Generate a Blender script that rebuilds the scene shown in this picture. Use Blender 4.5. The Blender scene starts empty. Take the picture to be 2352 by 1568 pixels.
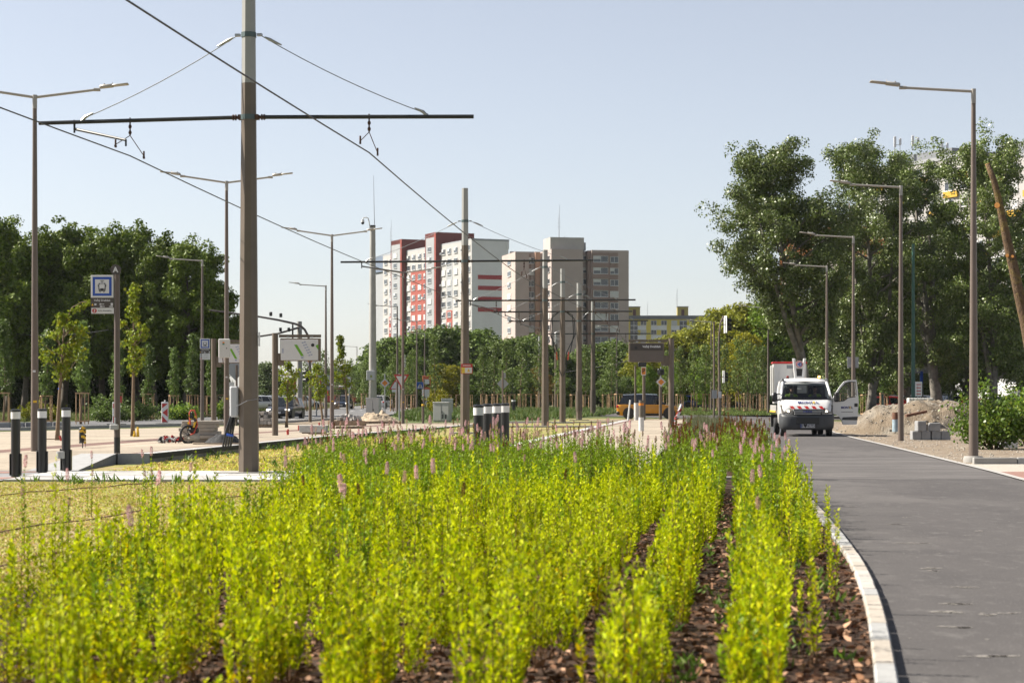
import bpy, bmesh, math, random
from mathutils import Vector, Matrix, noise
S = bpy.context.scene
COL = S.collection
R = math.radians
# ---------------------------------------------------------------- camera, sky, sun, exposure
F, CX, HY, HC = 4573.0, 1176.0, 906.0, 1.6      # focal length, principal column, horizon row (photo measured at 2352 px width), eye height
cam_d = bpy.data.cameras.new("camera")
cam = bpy.data.objects.new("camera", cam_d)
COL.objects.link(cam)
cam.location = (0, 0, HC)
cam.rotation_euler = (R(90), 0, 0)
cam_d.sensor_width = 36.0
cam_d.lens = 70.0
cam_d.shift_y = (HY - 784.0) / 2352.0
cam_d.clip_start = 0.5
cam_d.clip_end = 6000.0
cam_d.dof.use_dof = True
cam_d.dof.focus_distance = 62.0
cam_d.dof.aperture_fstop = 3.8
S.camera = cam

SUN_ELEV, SUN_AZ = 42.0, -77.0                  # azimuth measured from +Y (view direction), negative = left
world = bpy.data.worlds.new("World")
S.world = world
world.use_nodes = True
wn = world.node_tree
wn.nodes.clear()
sky = wn.nodes.new("ShaderNodeTexSky")
sky.sky_type = 'NISHITA'
sky.sun_disc = False
sky.sun_elevation = R(SUN_ELEV)
sky.sun_rotation = R(SUN_AZ)
sky.altitude = 150
sky.air_density = 0.9
sky.dust_density = 0.6
sky.ozone_density = 1.5
bg = wn.nodes.new("ShaderNodeBackground")
bg.inputs[1].default_value = 0.0615
out = wn.nodes.new("ShaderNodeOutputWorld")
hsv = wn.nodes.new("ShaderNodeHueSaturation")          # summer haze takes half the blue out of the sky
hsv.inputs['Saturation'].default_value = 0.50
tint = wn.nodes.new("ShaderNodeMix")
tint.data_type, tint.blend_type = 'RGBA', 'MULTIPLY'
tint.inputs['Factor'].default_value = 1.0
tint.inputs['B'].default_value = (0.99, 0.972, 0.985, 1)
wn.links.new(sky.outputs[0], hsv.inputs['Color'])
wn.links.new(hsv.outputs[0], tint.inputs['A'])
wn.links.new(tint.outputs['Result'], bg.inputs[0])
wn.links.new(bg.outputs[0], out.inputs[0])

sun_d = bpy.data.lights.new("sun", 'SUN')
sun_d.energy = 5.0
sun_d.angle = R(0.5)
sun_d.color = (1.0, 0.93, 0.82)
sun = bpy.data.objects.new("sun", sun_d)
COL.objects.link(sun)
_sd = Vector((math.sin(R(SUN_AZ)) * math.cos(R(SUN_ELEV)), math.cos(R(SUN_AZ)) * math.cos(R(SUN_ELEV)), math.sin(R(SUN_ELEV))))
sun.rotation_euler = _sd.to_track_quat('Z', 'Y').to_euler()
sun.location = (-40, 40, 60)

S.view_settings.view_transform = 'Standard'
S.view_settings.look = 'None'
S.view_settings.gamma = 1.0
S.view_settings.use_curve_mapping = False
S.view_settings.exposure = 1.28
S.render.engine = 'CYCLES'
S.cycles.max_bounces = 8
S.cycles.transparent_max_bounces = 12
S.cycles.use_denoising = True
S.cycles.sample_clamp_indirect = 6.0

# ---------------------------------------------------------------- measuring: survey pixels -> metres on the ground
def xat(px, Y): return (px - CX) * Y / F
def zat(py, Y): return HC - (py - HY) * Y / F
def yat(py, z=0.0): return (HC - z) * F / (py - HY)
def at(px, py, Y): return Vector((xat(px, Y), Y, zat(py, Y)))
def gp(px, py, z=0.0):
    Y = yat(py, z)
    return Vector((xat(px, Y), Y, z))
def lerp(a, b, t): return a + (b - a) * t
def interp(tab, x):
    if x <= tab[0][0]: return tab[0][1] + (x - tab[0][0]) * (tab[1][1] - tab[0][1]) / (tab[1][0] - tab[0][0])
    for (x0, y0), (x1, y1) in zip(tab, tab[1:]):
        if x <= x1: return y0 + (y1 - y0) * (x - x0) / (x1 - x0)
    (x0, y0), (x1, y1) = tab[-2:]
    return y1 + (x - x1) * (y1 - y0) / (x1 - x0)
ORD = ["first", "second", "third", "fourth", "fifth", "sixth", "seventh", "eighth", "ninth", "tenth", "eleventh", "twelfth", "thirteenth",
       "fourteenth", "fifteenth", "sixteenth", "seventeenth", "eighteenth", "nineteenth", "twentieth", "twenty-first", "twenty-second",
       "twenty-third", "twenty-fourth", "twenty-fifth", "twenty-sixth", "twenty-seventh", "twenty-eighth", "twenty-ninth", "thirtieth"]

# ---------------------------------------------------------------- mesh builder
class MB:
    def __init__(s):
        s.v, s.f, s.m, s.s = [], [], [], []
    def add(s, vs, fs, mi=0, sm=False):
        b = len(s.v)
        s.v.extend([tuple(p) for p in vs])
        for f in fs:
            s.f.append([i + b for i in f]); s.m.append(mi); s.s.append(sm)
        return s
    def merge(s, o, mat=None, mi=None):
        b = len(s.v)
        s.v.extend([tuple(mat @ Vector(p)) for p in o.v] if mat else o.v)
        s.f.extend([[i + b for i in f] for f in o.f])
        s.m.extend(o.m if mi is None else [mi] * len(o.m)); s.s.extend(o.s)
        return s
    def box(s, c, d, mi=0, rz=0.0, rot=None, bev=0.0):
        hx, hy, hz = d[0] / 2, d[1] / 2, d[2] / 2
        m = rot if rot is not None else Matrix.Rotation(rz, 3, 'Z')
        c = Vector(c)
        if bev <= 0:
            vs = [Vector((x, y, z)) for z in (-hz, hz) for y in (-hy, hy) for x in (-hx, hx)]
            fs = [(0, 2, 3, 1), (4, 5, 7, 6), (0, 1, 5, 4), (2, 6, 7, 3), (0, 4, 6, 2), (1, 3, 7, 5)]
            return s.add([c + m @ p for p in vs], fs, mi)
        b = min(bev, hx * .9, hy * .9, hz * .9)
        idx, vs = {}, []
        for sx in (-1, 1):
            for sy in (-1, 1):
                for sz in (-1, 1):
                    for a in range(3):
                        p = [sx * (hx - b), sy * (hy - b), sz * (hz - b)]
                        p[a] = (sx * hx, sy * hy, sz * hz)[a]
                        idx[(sx, sy, sz, a)] = len(vs); vs.append(Vector(p))
        fs = []
        for a in range(3):
            o = [i for i in range(3) if i != a]
            for sg in (-1, 1):
                q = []
                for (u, w) in ((-1, -1), (1, -1), (1, 1), (-1, 1)):
                    k = [0, 0, 0]; k[a] = sg; k[o[0]] = u; k[o[1]] = w
                    q.append(idx[(*k, a)])
                fs.append(q)
            for u in (-1, 1):
                for w in (-1, 1):
                    k0 = [0, 0, 0]; k1 = [0, 0, 0]
                    k0[a] = -1; k1[a] = 1
                    for k in (k0, k1): k[o[0]] = u; k[o[1]] = w
                    fs.append([idx[(*k0, o[0])], idx[(*k1, o[0])], idx[(*k1, o[1])], idx[(*k0, o[1])]])
        for sx in (-1, 1):
            for sy in (-1, 1):
                for sz in (-1, 1):
                    fs.append([idx[(sx, sy, sz, a)] for a in range(3)])
        # consistent outward winding
        ff = []
        for f in fs:
            ce = sum((vs[i] for i in f), Vector()) / len(f)
            n = (vs[f[1]] - vs[f[0]]).cross(vs[f[2]] - vs[f[0]])
            ff.append(f if n.dot(ce) > 0 else f[::-1])
        return s.add([c + m @ p for p in vs], ff, mi)
    def ring(s, c, ax, r, n, ph=0.0):
        ax = ax.normalized()
        u = ax.orthogonal().normalized() if abs(ax.z) < .99 else Vector((1, 0, 0))
        w = ax.cross(u)
        return [c + (u * math.cos(ph + 2 * math.pi * i / n) + w * math.sin(ph + 2 * math.pi * i / n)) * r for i in range(n)]
    def tube(s, pts, rad, n=8, mi=0, caps=True, sm=True, ph=0.0):
        pts = [Vector(p) for p in pts]
        if not hasattr(rad, '__len__'): rad = [rad] * len(pts)
        vs = []
        d0 = (pts[1] - pts[0]).normalized()
        u = d0.orthogonal().normalized() if abs(d0.z) < .99 else Vector((1, 0, 0))
        for i, p in enumerate(pts):
            d = (pts[min(i + 1, len(pts) - 1)] - pts[max(i - 1, 0)]).normalized()
            u = (u - d * u.dot(d)); u = u.normalized() if u.length > 1e-6 else d.orthogonal().normalized()
            w = d.cross(u)
            vs += [p + (u * math.cos(ph + 2 * math.pi * k / n) + w * math.sin(ph + 2 * math.pi * k / n)) * rad[i] for k in range(n)]
        fs = [(i * n + k, i * n + (k + 1) % n, (i + 1) * n + (k + 1) % n, (i + 1) * n + k) for i in range(len(pts) - 1) for k in range(n)]
        s.add(vs, fs, mi, sm)
        if caps:
            b = len(s.v) - len(vs)
            for f in (list(range(n))[::-1], [(len(pts) - 1) * n + k for k in range(n)]):
                s.f.append([b + i for i in f]); s.m.append(mi); s.s.append(False)
        return s
    def cyl(s, p0, p1, r0, r1=None, n=12, mi=0, caps=True, sm=True, ph=0.0):
        return s.tube([p0, p1], [r0, r0 if r1 is None else r1], n, mi, caps, sm, ph)
    def lathe(s, prof, c=(0, 0, 0), n=16, mi=0, sm=True):
        c = Vector(c)
        vs = [c + Vector((r * math.cos(2 * math.pi * k / n), r * math.sin(2 * math.pi * k / n), z)) for r, z in prof for k in range(n)]
        fs = [(i * n + k, i * n + (k + 1) % n, (i + 1) * n + (k + 1) % n, (i + 1) * n + k) for i in range(len(prof) - 1) for k in range(n)]
        s.add(vs, fs, mi, sm)
        b = len(s.v) - len(vs)
        for f in (list(range(n))[::-1], [(len(prof) - 1) * n + k for k in range(n)]):
            s.f.append([b + i for i in f]); s.m.append(mi); s.s.append(False)
        return s
    def loft(s, secs, mi=0, caps=True, sm=True, closed=True):
        n = len(secs[0])
        vs = [Vector(p) for q in secs for p in q]
        kk = n if closed else n - 1
        fs = [(i * n + k, i * n + (k + 1) % n, (i + 1) * n + (k + 1) % n, (i + 1) * n + k) for i in range(len(secs) - 1) for k in range(kk)]
        s.add(vs, fs, mi, sm)
        if caps:
            b = len(s.v) - len(vs)
            for f in (list(range(n))[::-1], [(len(secs) - 1) * n + k for k in range(n)]):
                s.f.append([b + i for i in f]); s.m.append(mi); s.s.append(False)
        return s
    def ball(s, c, r, n=10, mi=0, sm=True):
        if not hasattr(r, '__len__'): r = (r, r, r)
        c = Vector(c); rows = max(4, n // 2)
        vs, fs = [], []
        for i in range(1, rows):
            a = math.pi * i / rows
            for k in range(n):
                b = 2 * math.pi * k / n
                vs.append(c + Vector((r[0] * math.sin(a) * math.cos(b), r[1] * math.sin(a) * math.sin(b), r[2] * math.cos(a))))
        t, bt = len(vs), len(vs) + 1
        vs += [c + Vector((0, 0, r[2])), c - Vector((0, 0, r[2]))]
        for i in range(rows - 2):
            for k in range(n):
                fs.append((i * n + k, (i + 1) * n + k, (i + 1) * n + (k + 1) % n, i * n + (k + 1) % n))
        for k in range(n):
            fs.append((t, k, (k + 1) % n)); fs.append((bt, (rows - 2) * n + (k + 1) % n, (rows - 2) * n + k))
        return s.add(vs, fs, mi, sm)
    def prism(s, poly, y0, y1, mi=0, fn=None):
        """polygon in XZ extruded along Y"""
        n = len(poly)
        fn = fn or (lambda x, y, z: (x, y, z))
        vs = [Vector(fn(x, y0, z)) for x, z in poly] + [Vector(fn(x, y1, z)) for x, z in poly]
        fs = [list(range(n)), list(range(n, 2 * n))[::-1]] + [(k, n + k, n + (k + 1) % n, (k + 1) % n) for k in range(n)]
        return s.add(vs, fs, mi)
    def slab(s, poly, z0, z1, mi=0, mside=None):
        """polygon in XY extruded along Z"""
        n = len(poly)
        vs = [(x, y, z0) for x, y in poly] + [(x, y, z1) for x, y in poly]
        s.add(vs, [list(range(n))[::-1], list(range(n, 2 * n))], mi)
        b = len(s.v) - 2 * n
        for k in range(n):
            s.f.append([b + k, b + (k + 1) % n, b + n + (k + 1) % n, b + n + k]); s.m.append(mi if mside is None else mside); s.s.append(False)
        return s
    def build(s, name, mats, parent=None, loc=None, rz=0.0, fix=True, sharp=38):
        me = bpy.data.meshes.new(name)
        me.from_pydata(s.v, [], s.f)
        if not isinstance(mats, (list, tuple)): mats = [mats]
        for m in mats: me.materials.append(m)
        me.polygons.foreach_set("material_index", s.m)
        me.polygons.foreach_set("use_smooth", s.s)
        if fix:
            bm = bmesh.new(); bm.from_mesh(me)
            bmesh.ops.recalc_face_normals(bm, faces=bm.faces)
            bm.to_mesh(me); bm.free()
            if any(s.s): me.set_sharp_from_angle(angle=R(sharp))
        me.update()
        o = bpy.data.objects.new(name, me)
        COL.objects.link(o)
        if parent: o.parent = parent
        if loc is not None: o.location = loc
        if rz: o.rotation_euler = (0, 0, rz)
        return o

def tag(o, label, cat, group=None, kind=None):
    o['label'] = label; o['category'] = cat
    if group: o['group'] = group
    if kind: o['kind'] = kind
    return o
def thing(name, label, cat, loc=(0, 0, 0), rz=0.0, group=None):
    o = bpy.data.objects.new(name, None)
    COL.objects.link(o)
    o.empty_display_size = .2
    o.location = loc; o.rotation_euler = (0, 0, rz)
    return tag(o, label, cat, group)
def struct(name, mb, m, kind='structure', label=None, fix=True):
    o = mb.build(name, m, fix=fix)
    o['kind'] = kind
    if label: o['label'] = label
    return o
def copy_tree(o, parent=None):
    c = o.copy(); COL.objects.link(c)
    if parent: c.parent = parent
    for ch in o.children: copy_tree(ch, c)
    return c
def place(o, loc, rz=0.0, sc=1.0, label=None, group=None):
    o.location = loc; o.rotation_euler = (0, 0, rz)
    o.scale = sc if hasattr(sc, '__len__') else (sc, sc, sc)
    if label: o['label'] = label
    if group: o['group'] = group
    return o
class Proto:
    """first use places the thing itself, later uses place copies of it"""
    def __init__(s, make): s.make, s.o = make, None; s.used = False
    def put(s, loc, rz=0.0, sc=1.0, label=None, group=None):
        if s.o is None: s.o = s.make()
        o = copy_tree(s.o) if s.used else s.o
        s.used = True
        return place(o, loc, rz, sc, label, group)
_fcache = {}
def lettering(txt, size, m, parent, loc, rot=(R(90), 0, 0), name='lettering', align='CENTER', depth=.004, sx=1.0, bold=0.0):
    cu = bpy.data.curves.new('lettering', 'FONT')
    cu.body = txt; cu.size = size; cu.align_x = align; cu.align_y = 'CENTER'; cu.extrude = depth; cu.offset = bold
    cu.resolution_u = 3
    tmp = bpy.data.objects.new('lettering_tmp', cu)
    COL.objects.link(tmp)
    dg = bpy.context.evaluated_depsgraph_get()
    me = bpy.data.meshes.new_from_object(tmp.evaluated_get(dg))
    bpy.data.objects.remove(tmp)
    me.materials.clear(); me.materials.append(m)
    o = bpy.data.objects.new(name, me)
    COL.objects.link(o)
    o.parent = parent; o.location = loc; o.rotation_euler = rot; o.scale = (sx, 1, 1)
    return o

# ---------------------------------------------------------------- materials
_M = {}
ALB = .78                                        # the colours below were picked by eye at a lower exposure
def mat(name, col, rough=.6, metal=0.0, var=.10, vs=2.0, bump=0.0, bs=25.0, spec=.5, emit=None, es=0.0, coat=0.0, var2=None):
    if name in _M: return _M[name]
    col = tuple(c * ALB for c in col)
    m = bpy.data.materials.new(name); m.use_nodes = True
    nt = m.node_tree; p = nt.nodes['Principled BSDF']
    p.inputs['Roughness'].default_value = rough
    p.inputs['Metallic'].default_value = metal
    p.inputs['Specular IOR Level'].default_value = spec
    p.inputs['Coat Weight'].default_value = coat
    p.inputs['Coat Roughness'].default_value = .06
    tc = nt.nodes.new('ShaderNodeTexCoord')
    if var > 0:
        nz = nt.nodes.new('ShaderNodeTexNoise'); nz.inputs['Scale'].default_value = vs; nz.inputs['Detail'].default_value = 6; nz.inputs['Roughness'].default_value = .65
        nt.links.new(tc.outputs['Object'], nz.inputs['Vector'])
        cr = nt.nodes.new('ShaderNodeValToRGB')
        a = [max(0, c * (1 - var)) for c in col]; b = [min(1, c * (1 + var)) for c in col]
        if var2: b = list(var2)
        cr.color_ramp.elements[0].position = .3; cr.color_ramp.elements[1].position = .7
        cr.color_ramp.elements[0].color = (*a, 1); cr.color_ramp.elements[1].color = (*b, 1)
        nt.links.new(nz.outputs['Fac'], cr.inputs['Fac'])
        nt.links.new(cr.outputs['Color'], p.inputs['Base Color'])
    else:
        p.inputs['Base Color'].default_value = (*col, 1)
    if bump > 0:
        n2 = nt.nodes.new('ShaderNodeTexNoise'); n2.inputs['Scale'].default_value = bs; n2.inputs['Detail'].default_value = 5
        nt.links.new(tc.outputs['Object'], n2.inputs['Vector'])
        bp = nt.nodes.new('ShaderNodeBump'); bp.inputs['Strength'].default_value = bump; bp.inputs['Distance'].default_value = .02
        nt.links.new(n2.outputs['Fac'], bp.inputs['Height']); nt.links.new(bp.outputs['Normal'], p.inputs['Normal'])
    if emit:
        p.inputs['Emission Color'].default_value = (*emit, 1); p.inputs['Emission Strength'].default_value = es
    _M[name] = m
    return m
def leafmat(name, cols, trans=.35, rough=.55, spec=.3, hue=.0):
    """each leaf (mesh island) takes its own colour from the range"""
    if name in _M: return _M[name]
    m = bpy.data.materials.new(name); m.use_nodes = True
    nt = m.node_tree; p = nt.nodes['Principled BSDF']; out = nt.nodes['Material Output']
    g = nt.nodes.new('ShaderNodeNewGeometry')
    oi = nt.nodes.new('ShaderNodeObjectInfo')
    cr = nt.nodes.new('ShaderNodeValToRGB')
    n = len(cols)
    while len(cr.color_ramp.elements) < n: cr.color_ramp.elements.new(.5)
    for i, c in enumerate(cols):
        cr.color_ramp.elements[i].position = i / (n - 1); cr.color_ramp.elements[i].color = (*[q * ALB for q in c], 1)
    nt.links.new(g.outputs['Random Per Island'], cr.inputs['Fac'])
    hs = nt.nodes.new('ShaderNodeHueSaturation')
    mr = nt.nodes.new('ShaderNodeMapRange'); mr.inputs['To Min'].default_value = .82; mr.inputs['To Max'].default_value = 1.18
    nt.links.new(oi.outputs['Random'], mr.inputs['Value'])
    nt.links.new(mr.outputs['Result'], hs.inputs['Value'])
    nt.links.new(cr.outputs['Color'], hs.inputs['Color'])
    p.inputs['Roughness'].default_value = rough; p.inputs['Specular IOR Level'].default_value = spec
    nt.links.new(hs.outputs['Color'], p.inputs['Base Color'])
    tr = nt.nodes.new('ShaderNodeBsdfTranslucent'); nt.links.new(hs.outputs['Color'], tr.inputs['Color'])
    mx = nt.nodes.new('ShaderNodeMixShader'); mx.inputs[0].default_value = trans
    nt.links.new(p.outputs[0], mx.inputs[1]); nt.links.new(tr.outputs[0], mx.inputs[2])
    nt.links.new(mx.outputs[0], out.inputs['Surface'])
    _M[name] = m
    return m
def groundmat(name, layers, rough=.9, bump=.4, bs=18.0, bdist=.03, stretch=None):
    """layers: (colour, noise scale, threshold low, high) painted one over the other"""
    m = bpy.data.materials.new(name); m.use_nodes = True
    nt = m.node_tree; p = nt.nodes['Principled BSDF']; p.inputs['Roughness'].default_value = rough
    p.inputs['Specular IOR Level'].default_value = .25
    tc = nt.nodes.new('ShaderNodeTexCoord'); vec = tc.outputs['Object']
    if stretch:
        mp = nt.nodes.new('ShaderNodeMapping'); mp.inputs['Scale'].default_value = stretch
        nt.links.new(vec, mp.inputs['Vector']); vec = mp.outputs['Vector']
    cur = None
    for i, (c, sc, lo, hi) in enumerate(layers):
        c = tuple(q * ALB for q in c)
        if cur is None:
            rgb = nt.nodes.new('ShaderNodeRGB'); rgb.outputs[0].default_value = (*c, 1); cur = rgb.outputs[0]; continue
        nz = nt.nodes.new('ShaderNodeTexNoise'); nz.inputs['Scale'].default_value = sc; nz.inputs['Detail'].default_value = 5; nz.inputs['Roughness'].default_value = .6
        off = nt.nodes.new('ShaderNodeVectorMath'); off.operation = 'ADD'; off.inputs[1].default_value = (i * 13.7, i * 5.1, i * 2.3)
        nt.links.new(vec, off.inputs[0]); nt.links.new(off.outputs[0], nz.inputs['Vector'])
        mr = nt.nodes.new('ShaderNodeMapRange'); mr.inputs['From Min'].default_value = lo; mr.inputs['From Max'].default_value = hi
        nt.links.new(nz.outputs['Fac'], mr.inputs['Value'])
        mx = nt.nodes.new('ShaderNodeMix'); mx.data_type = 'RGBA'
        nt.links.new(mr.outputs['Result'], mx.inputs['Factor']); nt.links.new(cur, mx.inputs['A'])
        mx.inputs['B'].default_value = (*c, 1); cur = mx.outputs['Result']
    nt.links.new(cur, p.inputs['Base Color'])
    if bump:
        nz = nt.nodes.new('ShaderNodeTexNoise'); nz.inputs['Scale'].default_value = bs; nz.inputs['Detail'].default_value = 6
        nt.links.new(tc.outputs['Object'], nz.inputs['Vector'])
        bp = nt.nodes.new('ShaderNodeBump'); bp.inputs['Strength'].default_value = bump; bp.inputs['Distance'].default_value = bdist
        nt.links.new(nz.outputs['Fac'], bp.inputs['Height']); nt.links.new(bp.outputs['Normal'], p.inputs['Normal'])
    _M[name] = m
    return m
def srgb(r, g, b):
    return tuple(((c / 255) / 12.92 if c / 255 <= .04045 else ((c / 255 + .055) / 1.055) ** 2.4) for c in (r, g, b))

BROWN = mat('brown_grey_paint', (.150, .117, .088), .45, .0, .13, 1.6, spec=.4)
BROWN2 = mat('lamp_post_brown', (.162, .126, .104), .42, .0, .13, 1.3, spec=.4)
GREYP = mat('light_grey_mast_paint', (.36, .36, .34), .45, 0, .05, 3)
GALV = mat('galvanised_steel', (.42, .43, .44), .42, .6, .1, 8)
LAMPAL = mat('lamp_arm_grey', (.40, .375, .34), .4, .15, .06, 5)
DARKST = mat('dark_steel', (.025, .027, .028), .4, .3, .15, 6)
RUSTB = mat('rusty_clamp', (.09, .045, .028), .7, .3, .3, 20)
WIRE = mat('wire_metal', (.045, .045, .05), .5, .5, 0)
WIREL = mat('stay_rope', (.30, .31, .33), .5, .3, 0)
WHITE = mat('white_paint', (.74, .74, .73), .4, 0, .04, 3)
WHITEM = mat('white_board', (.70, .70, .72), .5, 0, .04, 6)
BLACK = mat('black_paint', (.012, .012, .013), .32, 0, .1, 4)
RUBBER = mat('rubber', (.018, .018, .019), .8, 0, .2, 10)
BLUE = mat('sign_blue', (.012, .075, .42), .4, 0, .03)
RED = mat('sign_red', (.50, .022, .02), .4, 0, .05)
SIGNBR = mat('sign_brown', (.075, .062, .055), .5, 0, .04)
YEL = mat('tape_yellow', (.78, .48, .02), .5, 0, .06, 10)
ORANGE = mat('sign_orange', (.80, .25, .015), .4, 0, .04)
SIGNBACK = mat('sign_back_grey', (.34, .36, .39), .45, .3, .06, 6)
CONC = mat('concrete', (.35, .335, .31), .85, 0, .14, 3, .3, 40)
CONCL = mat('pale_concrete', (.42, .405, .385), .85, 0, .10, 2.2, .25, 40)
GRAN = mat('granite', (.52, .49, .45), .8, 0, .22, 2.2, .4, 60)
CABG = mat('cabinet_grey', (.42, .42, .40), .5, 0, .05, 3)
WOOD = mat('stake_wood', (.50, .32, .17), .8, 0, .25, 6, .3, 30)
WOODG = mat('pallet_wood', (.30, .22, .15), .85, 0, .25, 8, .3, 30)
BARK = mat('bark', (.105, .085, .065), .9, 0, .35, 5, .8, 14)
BARKL = mat('poplar_bark', (.20, .18, .15), .9, 0, .5, 3.0, 1.0, 9)
BARKY = mat('young_bark', (.20, .14, .085), .85, 0, .25, 8, .4, 30)
GLASSD = mat('window_glass', (.02, .026, .034), .08, 0, .2, .6, spec=.7)
GLASSB = mat('building_glass', (.05, .06, .075), .12, 0, .5, .15, spec=.6)
# ================================================================ THE SETTING: ground, road, paths, kerbs
def crv(tab, y):
    """smooth interpolation through a table (Catmull-Rom)"""
    n = len(tab)
    if y <= tab[0][0] or y >= tab[-1][0]: return interp(tab, y)
    i = max(k for k in range(n - 1) if tab[k][0] <= y)
    y1, x1 = tab[i]; y2, x2 = tab[i + 1]
    m1 = (x2 - tab[max(i - 1, 0)][1]) / (y2 - tab[max(i - 1, 0)][0])
    m2 = (tab[min(i + 2, n - 1)][1] - x1) / (tab[min(i + 2, n - 1)][0] - y1)
    h = y2 - y1; t = (y - y1) / h
    return (2*t**3 - 3*t*t + 1) * x1 + (t**3 - 2*t*t + t) * h * m1 + (-2*t**3 + 3*t*t) * x2 + (t**3 - t*t) * h * m2
PATH_L = [(5, 1.05), (8, 1.62), (11.05, 2.14), (13.3, 2.51), (16.2, 2.95), (19.2, 3.34), (23.3, 3.80), (26.8, 4.16), (33.3, 4.85), (45, 6.05), (60, 7.45), (80, 9.1), (105, 11.4), (130, 14.2)]
PATH_R = [(5, 6.9), (25, 8.5), (36.8, 9.46), (41.3, 9.9), (48.5, 10.5), (64.2, 11.8), (75.4, 12.7), (100, 15.2), (130, 18.3)]
pathL = lambda y: crv(PATH_L, y)
pathR = lambda y: crv(PATH_R, y)
platR_l = lambda y: 1.6 + .1164 * (y - 76.2)      # right-hand stop platform, track side
platR_r = lambda y: 2.40 + .100 * (y - 37.3)
platL_f = lambda y: -8.5 + .111 * (y - 46.7)      # left-hand stop platform, track side
BACK = [(36, -34), (60, -31), (78, -19.8), (95, -14.6), (108, -10.6)]
PLATZ = [(41.4, .0), (46.7, .22), (68, .2), (95, .07), (106, .03)]
platz = lambda y: max(0, interp(PLATZ, min(y, 106)))

G_GRASS = groundmat('grass_ground', [(.085, .10, .03), (.15, .13, .055, ), (.05, .085, .018)], .95, .5, 6) if False else groundmat('grass_ground', [((.10, .115, .035), 1, 0, 1), ((.19, .16, .085), .35, .5, .62), ((.05, .09, .018), 1.4, .48, .6)], .95, .5, 6)
G_SEDUM = groundmat('sedum_mat', [((.35, .30, .115), 1, 0, 1), ((.31, .31, .07), 2.2, .42, .58), ((.35, .215, .135), 1.1, .52, .64), ((.16, .19, .035), 6, .52, .64), ((.36, .275, .16), .5, .54, .66)], .95, .9, 14, .05)
G_MULCH = groundmat('bark_mulch', [((.060, .034, .021), 1, 0, 1), ((.11, .062, .038), 9, .48, .62), ((.022, .013, .010), 5, .52, .68)], .95, 1.0, 22, .05)
G_ASPH = groundmat('path_asphalt', [((.092, .085, .083), 1, 0, 1), ((.122, .113, .109), .22, .46, .60), ((.080, .074, .073), 1.1, .5, .66), ((.078, .072, .071), .10, .5, .58), ((.14, .131, .126), 5, .56, .72), ((.22, .205, .20), 60, .60, .70), ((.045, .042, .042), 42, .62, .72)], .88, .35, 90, .004, (1, .55, 1))
G_ROAD = groundmat('road_asphalt', [((.16, .16, .165), 1, 0, 1), ((.195, .19, .185), .12, .45, .65), ((.13, .13, .135), .8, .55, .7)], .85, .15, 60, .004)
G_DIRT = groundmat('gravelly_dirt', [((.27, .21, .15), 1, 0, 1), ((.34, .285, .22), 1.6, .45, .62), ((.185, .14, .10), 3.5, .52, .68), ((.42, .375, .32), 22, .60, .70)], .95, 1.0, 26, .05)
G_GRAV = groundmat('pale_gravel', [((.50, .455, .395), 1, 0, 1), ((.38, .34, .29), 18, .5, .65)], .95, .8, 40, .03)
G_ASPHP = groundmat('parking_asphalt', [((.11, .11, .11), 1, 0, 1), ((.14, .138, .132), .3, .45, .65)], .9, 0, 60)

def pavermat(name, c1, c2, mortar, bw, bh, rot=0.0, msz=.012):
    m = bpy.data.materials.new(name); m.use_nodes = True
    nt = m.node_tree; p = nt.nodes['Principled BSDF']; p.inputs['Roughness'].default_value = .85; p.inputs['Specular IOR Level'].default_value = .3
    tc = nt.nodes.new('ShaderNodeTexCoord'); mp = nt.nodes.new('ShaderNodeMapping'); mp.inputs['Rotation'].default_value = (0, 0, rot)
    br = nt.nodes.new('ShaderNodeTexBrick'); br.inputs['Scale'].default_value = 1.0
    br.inputs['Brick Width'].default_value = bw; br.inputs['Row Height'].default_value = bh; br.inputs['Mortar Size'].default_value = msz
    br.inputs['Color1'].default_value = (*[q * ALB for q in c1], 1); br.inputs['Color2'].default_value = (*[q * ALB for q in c2], 1); br.inputs['Mortar'].default_value = (*[q * ALB for q in mortar], 1)
    nz = nt.nodes.new('ShaderNodeTexNoise'); nz.inputs['Scale'].default_value = .35; nz.inputs['Detail'].default_value = 5
    hs = nt.nodes.new('ShaderNodeHueSaturation'); mr = nt.nodes.new('ShaderNodeMapRange')
    mr.inputs['From Min'].default_value = .3; mr.inputs['From Max'].default_value = .7; mr.inputs['To Min'].default_value = .74; mr.inputs['To Max'].default_value = 1.14
    nt.links.new(tc.outputs['Object'], mp.inputs['Vector']); nt.links.new(mp.outputs[0], br.inputs['Vector'])
    nt.links.new(tc.outputs['Object'], nz.inputs['Vector']); nt.links.new(nz.outputs['Fac'], mr.inputs['Value'])
    nt.links.new(br.outputs['Color'], hs.inputs['Color']); nt.links.new(mr.outputs[0], hs.inputs['Value'])
    nt.links.new(hs.outputs[0], p.inputs['Base Color'])
    return m
P_BEIGE = pavermat('beige_pavers', (.41, .345, .265), (.45, .385, .30), (.29, .24, .185), .6, .3, .111)
P_BROWN = pavermat('brown_pavers', (.20, .115, .095), (.24, .14, .11), (.14, .085, .07), .2, .1, .111)
P_WHITE = pavermat('white_edge_pavers', (.52, .51, .49), (.56, .55, .53), (.34, .33, .32), .4, 1.0, .111)
P_GREY = pavermat('grey_pavers', (.26, .255, .26), (.30, .295, .30), (.2, .2, .2), .4, .2, .1)
P_RED = pavermat('red_pavers', (.38, .20, .16), (.42, .24, .19), (.28, .17, .14), .2, .1, .1)

# ground sheet to the horizon: finer near the camera, gently uneven grass
g = MB()
g.add([(-3000, -40, -.03), (3000, -40, -.03), (3000, 5000, -.03), (-3000, 5000, -.03)], [(0, 1, 2, 3)])
struct('ground', g, G_GRASS, fix=False)

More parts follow.
